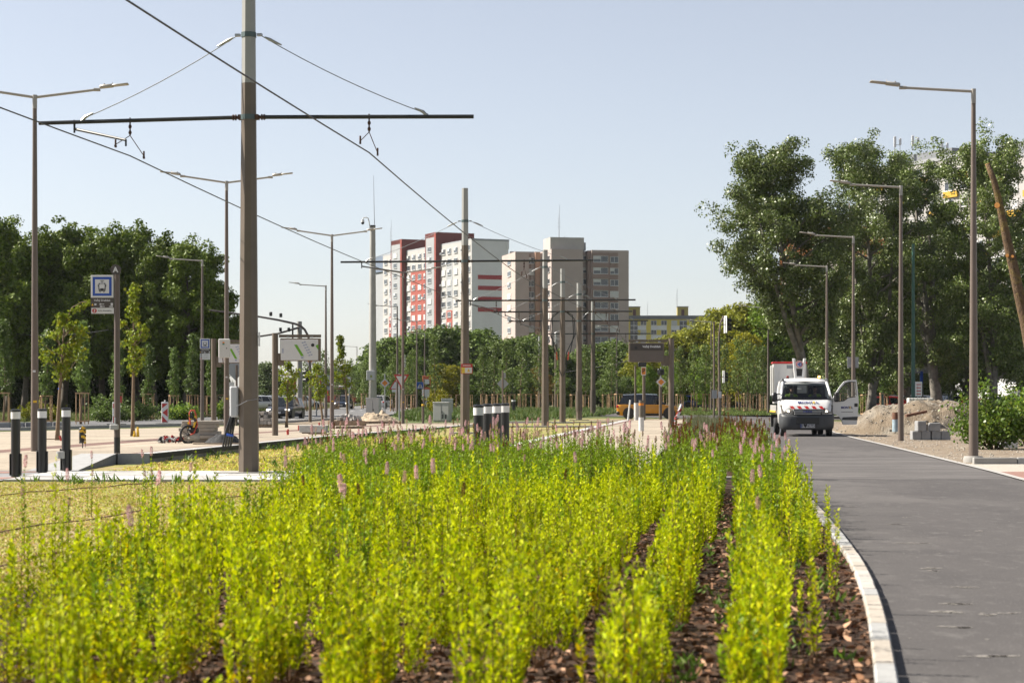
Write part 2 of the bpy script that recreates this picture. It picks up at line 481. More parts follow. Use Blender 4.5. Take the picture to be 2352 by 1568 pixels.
def ribbon(fa, fb, y0, y1, z, step=1.0, cols=1):
    mb = MB(); n = int((y1 - y0) / step) + 1
    zz = z if callable(z) else (lambda y: z)
    for i in range(n + 1):
        y = min(y1, y0 + i * step); a, b = fa(y), fb(y)
        mb.v += [(lerp(a, b, k / cols), y, zz(y)) for k in range(cols + 1)]
    for i in range(n):
        for k in range(cols):
            q = i * (cols + 1) + k
            mb.f.append([q, q + 1, q + cols + 2, q + cols + 1]); mb.m.append(0); mb.s.append(False)
    return mb
def patch(pts, z):
    return MB().add([(x, y, z) for x, y in pts], [list(range(len(pts)))])

struct('track_sedum', patch([(-16, 5), (-2.0, 5), (-2.0, 38), (9.6, 134), (4, 134), (-2.2, 108), (-8, 46), (-16, 41)], -.005), G_SEDUM, fix=False)
bedL = lambda y: crv([(5, -4.2), (9, -4.2), (13, -4.25), (15, -4.15), (17, -3.75), (20, -3.2), (25, -3.05), (31, -3.4), (38, -3.8)], y)
struct('planting_bed', ribbon(bedL, lambda y: pathL(y) - .12, 5, 37.35, .02), G_MULCH, fix=False)
struct('planting_strip', ribbon(lambda y: platR_r(y) + .1, lambda y: pathL(y) - .12, 37.35, 100, .02), G_MULCH, fix=False)
struct('asphalt_path', ribbon(lambda y: pathL(y), lambda y: pathR(y), 4, 128, .004, 1.0), G_ASPH, fix=False)
struct('cross_road', patch([(14.0, 127.5), (11.4, 136), (6, 150), (-3, 166), (-9.4, 172), (-9.8, 192), (2, 184), (12, 176), (18, 160), (22, 146), (30, 138), (34, 128), (18.2, 128)], .0), G_ASPH, fix=False)

# granite kerb along the path, stone by stone
kb = MB(); rnd = random.Random(5)
y = 5.0
while y < 100:
    L = rnd.choice((rnd.uniform(.4, .6), rnd.uniform(.8, 1.2)))
    y2 = y + L
    x0, x1 = pathL(y), pathL(y2)
    ang = -math.atan2(x1 - x0, L)
    kb.box(((x0 + x1) / 2 - .062 + rnd.uniform(-.004, .004), (y + y2) / 2, .0 + rnd.uniform(-.004, .004)), (.125, math.hypot(L, x1 - x0) - .022, .15), rnd.choice((0, 0, 1, 2)), ang, bev=.012)
    y = y2
GR1 = mat('granite_warm', (.45, .40, .34), .8, 0, .16, 5, .4, 60); GR2 = mat('granite_cool', (.38, .38, .375), .8, 0, .16, 5, .4, 60); GR3 = mat('granite_pale', (.50, .465, .425), .8, 0, .16, 5, .4, 60)
struct('granite_kerb', kb, [GR1, GR2, GR3])
# flush edging strip on the far side of the path
struct('path_edging', ribbon(lambda y: pathR(y), lambda y: pathR(y) + .16, 5, 126, .02), CONCL, fix=False)

# right-hand verge: bare gravelly dirt, parking place, forecourt corner
struct('bare_dirt', patch([(pathR(46.2) + .1, 46.2), (16, 45.6), (26, 46), (60, 60), (60, 100), (36, 118), (24, 112), (19, 118), (17.3, 118)] + [(pathR(y) + .1, y) for y in (110, 100, 90, 80, 70, 60, 54)], -.002), G_DIRT, fix=False)
struct('gravel_strip', patch([(pathR(41.2) + .1, 41.2), (16, 42.2), (30, 43), (30, 46.1), (16, 45.5), (pathR(46.1) + .1, 46.1), (pathR(44) + .1, 44)], .0), G_GRAV, fix=False)
struct('red_pavement', patch([(pathR(30) + .15, 30), (20, 30), (20, 42.4), (16, 42.1), (pathR(41.15) + .15, 41.15), (pathR(36) + .15, 36)], .008), P_RED, fix=False)
k2 = MB()
for i in range(9):
    k2.box((11.15 + i * 1.02, 46.0 + .02 * i, .05), (1.0, .16, .2), i % 2, .02, bev=.012)
struct('forecourt_kerb', k2, [CONC, GR2])
struct('parking_lot', patch([(16, 150), (26, 122), (70, 112), (120, 130), (120, 300), (30, 300), (18, 190)], .0), G_ASPHP, fix=False)
struct('sand_edge', patch([(4.6, 122), (10.2, 117.5), (13.6, 122.5), (13.9, 127), (9.5, 131), (5.0, 128)], .002), G_DIRT, fix=False)

# left-hand main road with its dashes and kerb
roadN = [(-60, 78), (-34, 84), (-22.6, 90), (-13, 113.5), (-9.6, 144), (-9.2, 166), (-9.8, 192), (-12.7, 236), (-17, 300), (-30, 420)]
roadF = [(-37, 420), (-24, 300), (-21.5, 240), (-20.6, 200), (-20.4, 170), (-20.8, 150), (-22.5, 130), (-29, 112), (-42, 101), (-60, 96)]
struct('main_road', patch(roadN + roadF, .0), G_ROAD, fix=False)
RDW = mat('road_paint', (.66, .66, .64), .7, 0, .12, 3)
mk = MB()
def dash(p, q, w=.13, z=.006):
    a, b = Vector((p[0], p[1], z)), Vector((q[0], q[1], z)); n = (b - a).cross(Vector((0, 0, 1))).normalized() * w / 2
    mk.add([a - n, b - n, b + n, a + n], [(0, 1, 2, 3)])
for p, q in [((606, 949.5), (623, 949)), ((650, 948.5), (667, 948)), ((696, 947.6), (712, 947.2)), ((741, 946.8), (752, 946.4)), ((826, 947), (843, 946.6)), ((866, 948.5), (881, 948)), ((668, 962), (790, 951.5)), ((600, 955), (690, 953.4))]:
    dash(gp(*p), gp(*q), .2)
for i in range(9):
    dash((-15.4 - .02 * i, 190 + i * 12), (-15.5 - .02 * i, 195 + i * 12), .18)
struct('road_markings', mk, RDW, fix=False)
rk = MB()
for (x0, y0), (x1, y1) in zip(roadN[2:-1], roadN[3:-1]):
    n = max(1, int(math.hypot(x1 - x0, y1 - y0) / 6))
    for i in range(n):
        a = (lerp(x0, x1, i / n), lerp(y0, y1, i / n)); b = (lerp(x0, x1, (i + 1) / n), lerp(y0, y1, (i + 1) / n))
        rk.box(((a[0] + b[0]) / 2 + .1, (a[1] + b[1]) / 2, .03), (.2, math.hypot(b[0] - a[0], b[1] - a[1]), .18), 0, -math.atan2(b[0] - a[0], b[1] - a[1]))
struct('road_kerb', rk, CONCL)
struct('verge_dirt', patch([(-13, 110.5), (-10.5, 108.5), (-2.7, 104.5), (1.5, 112), (-2, 124), (-9.0, 140), (-9.4, 143), (-11.5, 124)], -.003), G_DIRT, fix=False)
struct('verge_grass', patch([(-10.9, 118), (-6, 112), (1.5, 116), (6, 150), (-2, 164), (-8.9, 170), (-9.3, 145)], .004), groundmat('verge_green', [((.085, .125, .03), 1, 0, 1), ((.20, .18, .09), .5, .5, .65)], .95, .6, 8), fix=False)

# concrete strip across the tracks in front of the first mast, with paved crossing at its left end
cs = MB()
for i in range(7):
    x0, x1 = -9.4 + i * 1.28, -9.4 + (i + 1) * 1.28 - .015
    cs.slab([(x0, 36.4 + .35), (x1, 36.4 + .35), (x1, 38.55), (x0, 38.55)], -.05, .035, i % 2)
    cs.slab([(x0, 38.57), (x1, 38.57), (x1, 40.9), (x0, 40.9)], -.05, .038, (i + 1) % 2)
struct('concrete_crossing', cs, [CONCL, mat('pale_concrete_b', (.56, .55, .53), .85, 0, .1, 2, .25, 40)])
struct('crossing_pavement', ribbon(lambda y: -30, lambda y: -9.42, 36.6, 41.4, .02, 2.4), P_GREY, fix=False)
struct('crossing_red_band', patch([(-30, 36.9), (-9.6, 36.9), (-9.45, 38.0), (-30, 38.2)], .026), P_RED, fix=False)
struct('crossing_red_band', patch([(-30, 40.0), (-10.2, 40.0), (-9.45, 40.9), (-30, 40.9)], .026), P_RED, fix=False)

# left-hand stop platform: white edge, brown bands, beige paving, ramp at the near end
pl = MB()
offs = [0, .36, .52, 2.9, 2.98, 3.75, 4.7, None]
mis = [0, 1, 2, 1, 2, 1, 2]
ys = [46.7 + i * 1.55 for i in range(39)]
for y in ys:
    f = platL_f(y)
    for o in offs:
        x = min(interp(BACK, y), f - 4.9) if o is None else f - o
        pl.v.append((x, y, platz(y)))
for i in range(len(ys) - 1):
    for k in range(7):
        q = i * 8 + k
        pl.f.append([q, q + 8, q + 9, q + 1]); pl.m.append(mis[k]); pl.s.append(False)
for i in range(len(ys) - 1):                                     # riser: black rubber strip over concrete
    y0, y1 = ys[i], ys[i + 1]; x0, x1 = platL_f(y0), platL_f(y1); z0, z1 = platz(y0), platz(y1)
    pl.add([(x0, y0, z0), (x1, y1, z1), (x1, y1, z1 - .012), (x0, y0, z0 - .012)], [(0, 1, 2, 3)], 0)
    pl.add([(x0 + .03, y0, z0 - .012), (x1 + .03, y1, z1 - .012), (x1 + .03, y1, z1 * .55 - .02), (x0 + .03, y0, z0 * .55 - .02)], [(0, 1, 2, 3)], 4)
    pl.add([(x0 - .02, y0, z0 * .55), (x1 - .02, y1, z1 * .55), (x1, y1, -.06), (x0, y0, -.06)], [(0, 1, 2, 3)], 5)
xe, ye = platL_f(46.7), 46.7
pl.add([(xe, ye, .22), (xe - .75, ye, .22), (xe - .75, ye, -.05), (xe, ye, -.05)], [(0, 1, 2, 3)], 3)
struct('tram_platform', pl, [P_WHITE, P_BROWN, P_BEIGE, GR2, mat('black_edge_rubber', (.010, .009, .009), .7, 0, .2, 6), mat('platform_concrete', (.30, .275, .235), .9, 0, .25, 3, .3, 30)], fix=False)
rp = MB()
rp.add([(-9.28, 46.7, .222), (-9.05, 41.5, .022), (-10.1, 41.5, .022), (-10.1, 46.7, .222)], [(0, 1, 2, 3)], 0)
rp.add([(-9.28, 46.7, .222), (-9.05, 41.5, .022), (-9.05, 41.5, -.03), (-9.28, 46.7, -.03)], [(0, 1, 2, 3)], 1)
rp.add([(-10.1, 46.7, .22), (-10.1, 41.5, .02), (-32, 41.5, .02), (-33, 46.7, .22)], [(0, 1, 2, 3)], 2)
struct('platform_ramp', rp, [GR2, mat('ramp_side', (.22, .22, .22), .9, 0, .2, 5), P_BEIGE], fix=False)

# right-hand stop platform
pr = MB(); offs = [0, .42, .62, 1.0]
for y in [37.3 + i * 2 for i in range(42)]:
    a, b = platR_l(y), platR_r(y)
    for x in (a, a + .42, a + .72, b - .12, b): pr.v.append((x, y, .07))
for i in range(41):
    for k in range(4):
        q = i * 5 + k; pr.f.append([q, q + 1, q + 6, q + 5]); pr.m.append((0, 1, 2, 3)[k]); pr.s.append(False)
pr.add([(platR_l(37.3), 37.3, .07), (platR_r(37.3), 37.3, .07), (platR_r(37.3), 37.22, -.02), (platR_l(37.3), 37.22, -.02)], [(0, 1, 2, 3)], 4)
pr.add([(platR_l(37.3), 37.3, .07), (platR_l(119.3), 119.3, .07), (platR_l(119.3) - .02, 119.3, -.02), (platR_l(37.3) - .02, 37.3, -.02)], [(0, 1, 2, 3)], 3)
P_PINK = pavermat('pinkish_pavers', (.52, .40, .32), (.56, .45, .37), (.40, .31, .25), .2, .1, .1)
struct('stop_platform', pr, [P_WHITE, P_BROWN, P_BEIGE, CONC, GR2], fix=False)
pe = MB().box((2.9, 37.0, .03), (2.6, .16, .10), 0, 0, bev=.01)
pe.box((.8, 37.0, .03), (1.55, .16, .10), 0, 0, bev=.01)
struct('platform_end_kerb', pe, CONCL)
struct('pale_slab_path', patch([(2.6, 37.35), (3.4, 37.35), (3.9, 42), (3.1, 42)], .028), CONCL, fix=False)
# thin concrete beams lying across the sedum between the tracks
tb = MB()
for yy, xa, xb in ((98, -2.2, 4.1), (113.5, -1.5, 5.9)):
    tb.box(((xa + xb) / 2, yy, .02), (xb - xa, .5, .10), 0, .03)
struct('track_beam', tb, CONCL)
# drip hoses in the sedum, one wandering line each
hs = MB()
for k, (x0, y0, x1, y1) in enumerate([(-6.4, 20, -3.7, 34.4), (-4.9, 17.5, -3.3, 27), (-8.9, 29.5, -6.3, 35.9), (-6.4, 48, -3.6, 60), (-3.9, 44, -2.2, 60), (-2.4, 62, 0, 80), (-.8, 60, 1.2, 78), (.4, 84, 2.4, 96)]):
    pts = [(lerp(x0, x1, t / 14) + .07 * math.sin(t * 1.3 + k), lerp(y0, y1, t / 14), .022 + .012 * math.sin(t * 2.1 + k)) for t in range(15)]
    hs.tube(pts, .009, 5)
struct('drip_hoses', hs, mat('brown_hose', (.17, .085, .05), .7, 0, .2), kind='stuff')

# pale dried spills and specks on the asphalt
du = MB(); rnd = random.Random(31)
def dust(p, rx, ry):
    n = 14; a0 = rnd.uniform(0, 6)
    du.add([(p.x + rx * rnd.uniform(.6, 1.1) * math.cos(a0 + 2 * math.pi * k / n), p.y + ry * rnd.uniform(.5, 1.1) * math.sin(a0 + 2 * math.pi * k / n), .0075) for k in range(n)], [list(range(n))])
for zx, zy, w in ((1350, 430, 1), (1305, 490, 1), (1550, 598, 1.7), (1635, 555, .6), (1680, 714, 1.6), (1810, 868, 1.3), (1800, 884, .7), (1935, 1085, 1.5), (1925, 1137, 1.5), (1935, 1234, 1.5), (2120, 1153, .8), (1990, 985, 1.1), (2260, 1145, .7), (2110, 1408, 1.8), (1160, 300, .8), (2080, 640, .6)):
    p = gp((2400 + zx * .6122) / 1.6327, (1600 + zy * .6122) / 1.6327); [dust(p + Vector((rnd.gauss(0, .05 * w), rnd.gauss(0, .035), 0)), rnd.uniform(.02, .06) * w, rnd.uniform(.012, .035)) for _ in range(7)]
for i in range(420):
    y = rnd.uniform(11, 70); dust(Vector((rnd.uniform(pathL(y) + .05, pathR(y) - .1), y, 0)), rnd.uniform(.006, .022), rnd.uniform(.006, .022))
struct('dust_patches', du, mat('pale_dust', (.27, .25, .225), .95, 0, .3, 14), kind='stuff', fix=False)

G_ASPH2 = groundmat('path_asphalt_worn', [((.112, .104, .101), 1, 0, 1), ((.145, .135, .130), .5, .44, .60), ((.092, .085, .084), 1.3, .5, .66), ((.17, .16, .155), 4, .58, .72), ((.23, .215, .21), 60, .60, .70)], .9, .35, 90, .004, (.5, 1.6, 1))
pts = [(pathL(y) + .02, y) for y in (37.6, 40, 43, 46.5, 50)] + [(lerp(pathL(50.5 + .4 * math.sin(k)), pathR(50.5), k / 6), 50.5 + .5 * math.sin(k * 1.7)) for k in range(1, 6)] + [(pathR(y) - .02, y) for y in (50, 46, 43, 40, 37.6)]
struct('worn_asphalt', patch(pts, .0055), G_ASPH2, fix=False)
# ================================================================ OVERHEAD LINE: masts, cross arms, wires
TDIR = Vector((.111, 1, 0)).normalized()
RDIR = Vector((TDIR.y, -TDIR.x, 0))
def tram_mast(px, py, h, r0, r1, zpaint, zarm, la, lb, label, stays=True, arm_tilt=0.0, slab=True, lowpaint=None, hang=(2.45, -2.45)):
    p = gp(px, py, .04)
    t = thing('tram_mast', label, 'tram mast', p, 0, 'tram line masts')
    rr = lambda z: lerp(r0, r1, z / h)
    zs = [0, zpaint]
    m = MB().cyl((0, 0, 0), (0, 0, zpaint), r0, rr(zpaint), 8, 0, True, False, ph=R(22.5))
    m.build('pole', BROWN, t)
    MB().cyl((0, 0, zpaint), (0, 0, h), rr(zpaint) * .985, r1, 8, 0, True, False, ph=R(22.5)).build('upper_pole', GREYP, t)
    if slab: MB().slab([(-.62, -.40), (.62, -.40), (.62, .4), (-.62, .4)], -.05, .012).build('base_slab', CONC, t)
    k = h and r0 / .21
    for lab, L, sg in (('a', la, -1), ('b', lb, 1)):
        if L <= 0: continue
        d = RDIR * sg
        tip = d * L + Vector((0, 0, zarm + arm_tilt * L))
        a = MB()
        s0 = d * (rr(zarm) + .16) + Vector((0, 0, zarm))
        a.cyl(s0, tip, .042, .042, 10)
        arm = a.build('cross_arm', DARKST, t)
        c = MB()
        c.cyl(d * rr(zarm) + Vector((0, 0, zarm)), s0, .035, .03, 8)
        for q in (.10, .15): c.cyl(d * (rr(zarm) + q) + Vector((0, 0, zarm)), d * (rr(zarm) + q + .022) + Vector((0, 0, zarm)), .062, .062, 10)
        c.box(d * rr(zarm) + Vector((0, 0, zarm)), (.1, .16, .1), 0, math.atan2(d.y, d.x))
        c.build('arm_bracket', RUSTB, t)
        if stays:
            q = L * .80
            anchor = d * q + Vector((0, 0, zarm + arm_tilt * q + .05))
            top = d * (rr(zarm + 1.65) + .08) + Vector((0, 0, zarm + 1.65))
            s = MB()
            dd = (anchor - top)
            mid = [top + dd * u - Vector((0, 0, .10 * 4 * u * (1 - u))) for u in [i / 8 for i in range(9)]]
            s.tube(mid, .010, 5)
            st = s.build('stay_rope', WIREL, t)
            f = MB()
            f.tube([top + dd * .03, top + dd * .06, top + dd * .13], [.018, .035, .015], 6)
            MB().tube([anchor - dd * .08, anchor - dd * .03, anchor - Vector((0, 0, .05))], [.012, .035, .03], 6).build('rope_end', GALV, st)
            f.box(top, (.10, .10, .05), 0, math.atan2(d.y, d.x))
            f.build('rope_fitting', GALV, st)
        hg = MB()
        ho = abs(hang[0] if sg > 0 else hang[1])
        if ho < L:
            b = d * ho + Vector((0, 0, zarm + arm_tilt * ho))
            hg.cyl(b + Vector((0, 0, .06)), b - Vector((0, 0, .30)), .016, .016, 6)
            hg.ball(b - Vector((0, 0, .12)), (.035, .035, .05), 8); hg.ball(b - Vector((0, 0, .24)), (.035, .035, .05), 8)
            for u in (-1.0, 1.0):
                e = b + TDIR * u * .95 - Vector((0, 0, .60))
                hg.cyl(b - Vector((0, 0, .30)), e, .009, .009, 5)
                hg.cyl(e + Vector((0, 0, .10)), e - Vector((0, 0, .06)), .018, .02, 6)
                hg.box(e - Vector((0, 0, .03)), (.03, .12, .04))
            hg.build('wire_hanger', RUSTB, t)
        if sg < 0 and ho < L:                                     # steady arm
            sa = MB()
            b = d * (L * .83) + Vector((0, 0, zarm - .18))
            e = d * (ho - .1) - TDIR * .6 + Vector((0, 0, zarm - .50))
            sa.cyl(b, e, .030, .026, 8)
            sa.cyl(b + Vector((0, 0, .18)), b - Vector((0, 0, .08)), .025, .02, 6)
            sa.cyl(e, e - Vector((0, 0, .12)), .02, .02, 6)
            sa.build('steady_arm', DARKST, t)
    for zc in ((zarm, zarm + 1.65) if stays else (zarm,)):
        MB().cyl((0, 0, zc - .05), (0, 0, zc + .05), rr(zc) + .012, rr(zc) + .012, 8, ph=R(22.5), sm=False).build('clamp_band', mat('band_green_steel', (.10, .14, .14), .5, .4, .1), t)
    return t
M1 = tram_mast(571.5, 1084.5, 10.4, .212, .132, 7.8, 7.12, 4.35, 4.55, 'tall two-tone octagonal tram mast on a slab at the concrete crossing strip', arm_tilt=-.012)
M2 = tram_mast(1068, 993, 10.05, .212, .135, 7.7, 7.05, 5.2, 5.3, 'brown tram mast with a red warning plate beside the four-bollard group')
M3 = tram_mast(1252, 978, 8.75, .20, .14, 6.85, 6.25, 4.5, 4.5, 'tram mast on a white slab, nearest of those before the mauve tower')
M4 = tram_mast(1292, 970, 8.6, .19, .135, 7.0, 6.2, 3.9, 3.9, 'tram mast wrapped by looping black feeder cables with red ends')
M5 = tram_mast(1330, 963.5, 8.5, .20, .16, 7.0, 6.15, 4.4, 4.3, 'thick-footed tram mast right of the cable-hung mast')
M6 = tram_mast(1362, 954, 8.5, .20, .15, 7.0, 6.1, 3.6, 4.3, 'tram mast farthest right of the mast row, before the mauve block')
def sleeve(t, z0, z1, r):
    MB().cyl((0, 0, z0), (0, 0, z1), r, r * .97, 16).build('sleeve', mat('sleeve_brown', (.105, .08, .06), .55, 0, .08), t)
sleeve(M5, .55, 1.75, .215); sleeve(M6, .4, 1.9, .21)
# details of the first mast: cable box with black conduits, plate on the edge, wire round it
bx = MB().box((-.285, 0, 1.42), (.17, .26, .62), 0, bev=.03)
b1 = bx.build('cable_box', mat('box_light_grey', (.47, .48, .50), .45, 0, .04), M1)
cd = MB()
for q in range(4):
    cd.tube([(-.26 - .03 * q, -.05 + .05 * (q % 2), 1.15), (-.31 - .045 * q, -.04, .85), (-.37 - .05 * q, .02, .52)], .022, 7)
cd.build('cable_conduit', BLACK, b1)
MB().tube([(-.30, -.06, .74), (-.44, -.05, .76)], .03, 6).build('blue_tape', BLUE, b1)
MB().tube([(-.23, -.21, 1.32), (0, -.235, 1.44), (.22, -.1, 1.48), (.24, .1, 1.45)], .006, 5).build('tie_wire', WIREL, M1)
MB().box((.213, -.03, 2.67), (.02, .12, .28)).build('number_plate', WHITEM, M1)
# warning plate of the second mast
def warn_plate(t, r, z, w=.47, h=.40, x=.08):
    y = -r - .03
    b = MB().box((x, y, z), (w, .012, h), 0).build('warning_sign', RED, t)
    MB().box((x, y - .009, z - .06), (w - .05, .008, h - .17), 0).build('sign_face', WHITEM, b)
    MB().box((x - w * .31, y - .016, z - .06), (w * .30, .006, h - .17), 0).build('sign_face', mat('pale_yellow', (.75, .62, .10), .5, 0, 0), b)
    for cx in (x - w * .31, x + w * .16):
        tr = MB().prism([(cx - w * .13, z - h * .30), (cx + w * .13, z - h * .30), (cx, z + h * .04)], y - .026, y - .02)
        tr.build('warning_triangle', YEL, b)
    MB().box((x, y - .012, z + h * .34), (w * .7, .004, h * .07)).build('lettering', WHITEM, b)
warn_plate(M2, .20, 2.62)
# feeder cables on the fourth mast
fc = MB()
for sg in (-1, 1):
    for k in range(2):
        fc.tube([(sg * .16, -.2, 6.2), (sg * (.55 + .1 * k), -.22, 6.0 - .2 * k), (sg * (.62 + .08 * k), -.22, 4.9), (sg * (.42 - .2 * k), -.22, 3.9), (sg * .22, -.22, 3.7), (sg * .2, -.2, 3.0), (sg * .05, -.19, 2.6)], .028, 6)
fc.tube([(-.7, -.2, 4.6), (-.9, -.2, 4.3), (-.75, -.2, 4.0), (-.55, -.2, 4.3), (-.4, -.2, 4.5)], .025, 6)
fc.build('feeder_cable', BLACK, M4)
for sg in (-1, 1): MB().cyl((sg * .30, -.24, 3.5), (sg * .34, -.24, 3.95), .035, .035, 8).build('cable_end', mat('cable_red', (.5, .06, .03), .5, 0, 0), M4)

def pole_mast(px, py, ptop, r, ppaint, label, w=None):
    p = gp(px, py); Y = p.y
    h = zat(ptop, Y); zp = zat(ppaint, Y)
    t = thing('tram_mast', label, 'tram mast', p, 0, 'tram line masts')
    MB().cyl((0, 0, 0), (0, 0, zp), r, r * .85, 8, sm=False).build('pole', BROWN, t)
    MB().cyl((0, 0, zp), (0, 0, h), r * .84, r * .7, 8, sm=False).build('upper_pole', GREYP, t)
    return t
f1 = pole_mast(1197, 930, 781, .2, 818, 'distant tram mast with a small warning plate, left of the near mast cluster'); warn_plate(f1, .2, zat(877, f1.location.y) , .6, .55, 0)
pole_mast(1239, 938, 772, .19, 815, 'distant tram mast half hidden just left of the white-slab mast')
f2 = pole_mast(1277, 939, 765, .18, 790, 'distant tram mast with warning plate left of the cable-hung mast'); warn_plate(f2, .18, zat(876, f2.location.y), .6, .5, .05)
pole_mast(1116, 934, 796, .2, 830, 'pale mast top rising from the trees just right of the red-plate mast')
pole_mast(832.5, 931, 825, .22, 862, 'pale-topped distant mast left of the concrete pole with the grey box')
pole_mast(930, 938, 815, .2, 853, 'pale-topped distant mast in front of the yellow-leaved tree')
for x, top, b, lab in ((652, 868, 929, 'thin distant grey mast beside the red stop pillar'), (674.5, 858, 932, 'thin pale mast just right of the red stop pillar'), (685.5, 830, 930, 'light grey distant mast behind the map board')):
    p = gp(x, b); t = thing('tram_mast', lab, 'tram mast', p, 0, 'tram line masts')
    MB().cyl((0, 0, 0), (0, 0, zat(top, p.y)), .22, .17, 8).build('pole', GREYP, t)
# contact wires over the two tracks
mast_pts = [M.location for M in (M1, M2, M3, M4, M5, M6)]
zw = [6.42, 6.38, 5.65, 5.62, 5.58, 5.5]
def contact_wire(off, label):
    pts = []
    first = mast_pts[0] + RDIR * off
    back = first - TDIR * 34; pts.append(Vector((back.x - .2, back.y, 6.5)))
    seq = [Vector((m.x, m.y, z)) + RDIR * off for m, z in zip(mast_pts, zw)]
    prev = pts[0]
    for q in seq:
        L = (q - prev).length
        for i in range(1, 9):
            u = i / 8
            pts.append(prev.lerp(q, u) - Vector((0, 0, .0012 * L * 4 * u * (1 - u) * 2)))
        prev = q
    pts.append(prev + TDIR * 60 + Vector((3, 0, -.1)))
    return tag(MB().tube(pts, .014, 6).build('contact_wire', WIRE), label, 'contact wire', 'overhead contact wires')
contact_wire(-2.45, 'black contact wire over the track beside the left stop platform')
contact_wire(2.45, 'black contact wire crossing the sky to the right of the tall mast')
def span_wire(a, b, sag, r, label):
    a, b = Vector(a), Vector(b)
    return tag(MB().tube([a.lerp(b, i / 10) - Vector((0, 0, sag * 4 * (i / 10) * (1 - i / 10))) for i in range(11)], r, 5).build('span_wire', WIRE), label, 'wire', 'far wires')
span_wire(at(800, 868, 236), at(1110, 858, 250), .5, .03, 'upper thin wire crossing the dark wood near the concrete pole')
span_wire(at(800, 878, 236), at(1240, 866, 240), .5, .03, 'lower thin wire crossing the dark wood toward the mast cluster')
span_wire(at(1050, 872, 240), at(1560, 800, 230), .9, .03, 'thin wire rising behind the stop display board')
span_wire(at(-30, 757, 150), at(250, 757, 130), .4, .02, 'thin cable crossing the trees behind the tram stop sign')

# ================================================================ STREET LAMPS
def lamp_head(mb_arm, tip, d, mi=0):
    """flat lantern: clamp, body, thin light plate, pointing along d"""
    a = math.atan2(d.y, d.x)
    up = Vector((0, 0, 1))
    rot = Matrix.Rotation(a, 3, 'Z') @ Matrix.Rotation(R(-7), 3, 'Y')
    dd = rot @ Vector((1, 0, 0))
    h = MB()
    h.cyl(tip - d * .06, tip + d * .10, .045, .045, 10)
    h.box(tip + dd * .26 + up * .055, (.36, .17, .085), 0, rot=rot, bev=.03)
    h.box(tip + dd * .60 + up * .055, (.40, .26, .035), 0, rot=rot, bev=.015)
    h.cyl(tip + dd * .2 + up * .09, tip + dd * .2 + up * .13, .03, .02, 8)
    h.cyl(tip + dd * .42 + up * .07, tip + dd * .40 + up * .14, .008, .008, 5)
    return h
def street_lamp(arms, H=8.8, r0=.105, L=1.65, rise=.06, collar=False, sticker=False, arm_dir=None):
    t = thing('street_lamp', 'x', 'street lamp')
    MB().cyl((0, 0, 0), (0, 0, H - .28), r0, .052, 14).build('pole', BROWN2, t)
    MB().cyl((0, 0, H - .30), (0, 0, H + .04), .058, .058, 12).build('pole_cap', LAMPAL, t)
    for sg in arms:
        d = Vector((sg, 0, 0))
        a = MB().cyl((0, 0, H - .02), (sg * L, 0, H - .02 + rise * L), .036, .033, 10)
        ao = a.build('lamp_arm', LAMPAL, t)
        lamp_head(None, Vector((sg * L, 0, H - .02 + rise * L)), d).build('lamp_head', LAMPAL, ao)
    if collar: MB().lathe([(.24, -.05), (.24, .10), (.21, .145), (.0, .15)], n=20).build('concrete_collar', CONC, t)
    MB().cyl((0, 0, .9), (0, 0, .98), r0 + .002, r0 + .002, 10).build('service_hatch', BROWN2, t)
    if sticker:
        MB().box((0, -r0 - .001, 2.0), (.07, .012, .05)).build('sticker', WHITEM, t)
        MB().box((.02, -r0 - .001, 1.25), (.09, .012, .055)).build('sticker', YEL, t)
    return t
single = Proto(lambda: street_lamp((-1,)))
double = Proto(lambda: street_lamp((-1, 1), sticker=True, rise=.14, L=1.5, r0=.1))
R1o = street_lamp((-1,), collar=True, r0=.115)
place(R1o, gp(2236, 1061), R(-2), 1, 'tall brown street lamp in a round concrete collar, rightmost beside the path', 'street lamps with one arm')
GL1, GL2 = 'street lamps with one arm', 'street lamps with two arms'
single.put(gp(2069, 1012), R(-3), 1, 'brown street lamp standing in front of the dirt mound', GL1)
single.put(Vector((xat(1960, 91), 91, 0)), R(-4), 1, 'brown street lamp behind the open van door', GL1)
single.put(Vector((xat(1899, 112), 112, 0)), R(-5), 1, 'brown street lamp rising behind the van cab roof', GL1)
single.put(Vector((xat(1764.5, 165), 165, 0)), R(-12), 1, 'street lamp on the grass left of the van, before yellow-green trees', GL1)
single.put(Vector((xat(1633.5, 197), 197, 0)), R(-8), 1, 'far street lamp close beside the hanging traffic signals', GL1)
single.put(Vector((xat(464.5, 107), 107, .0)), R(6), 1, 'one-armed lamp carrying the bus stop plates, before the dark trees', GL1)
single.put(Vector((xat(748.5, 132), 132, 0)), R(6), 1, 'one-armed lamp just left of the double lamp by the map board', GL1)
single.put(Vector((xat(912.5, 163), 163, 0)), R(5), 1, 'one-armed lamp before the red and white tower, left of its give-way sign', GL1)
single.put(Vector((xat(957.5, 195), 195, 0)), R(5), 1, 'thin far one-armed lamp before the red facade, by the crossing sign', GL1)
single.put(Vector((xat(1300, 300), 300, 0)), R(-5), 1, 'tiny far lamp behind the tram masts', GL1) if False else None
for i, (px, Y, lab) in enumerate(((975.5, 235, 'faint far lamp behind the crossing sign and the walker'), (820, 300, 'faint far lamp left of the concrete pole'), (1416.5, 215, 'thin lamp before the right end of the mauve block'), (1553, 260, 'far lamp before the yellow low block'))):
    single.put(Vector((xat(px, Y), Y, 0)), R(3 - 4 * i), 1, lab, GL1)
double.put(Vector((xat(80, 48.6), 48.6, .2)), R(5), .985, 'two-armed lamp nearest the left edge, behind the three bollards', GL2)
double.put(Vector((xat(520.5, 69.5), 69.5, .21)), R(6), 1, 'two-armed lamp with a white meter box on its pole', GL2)
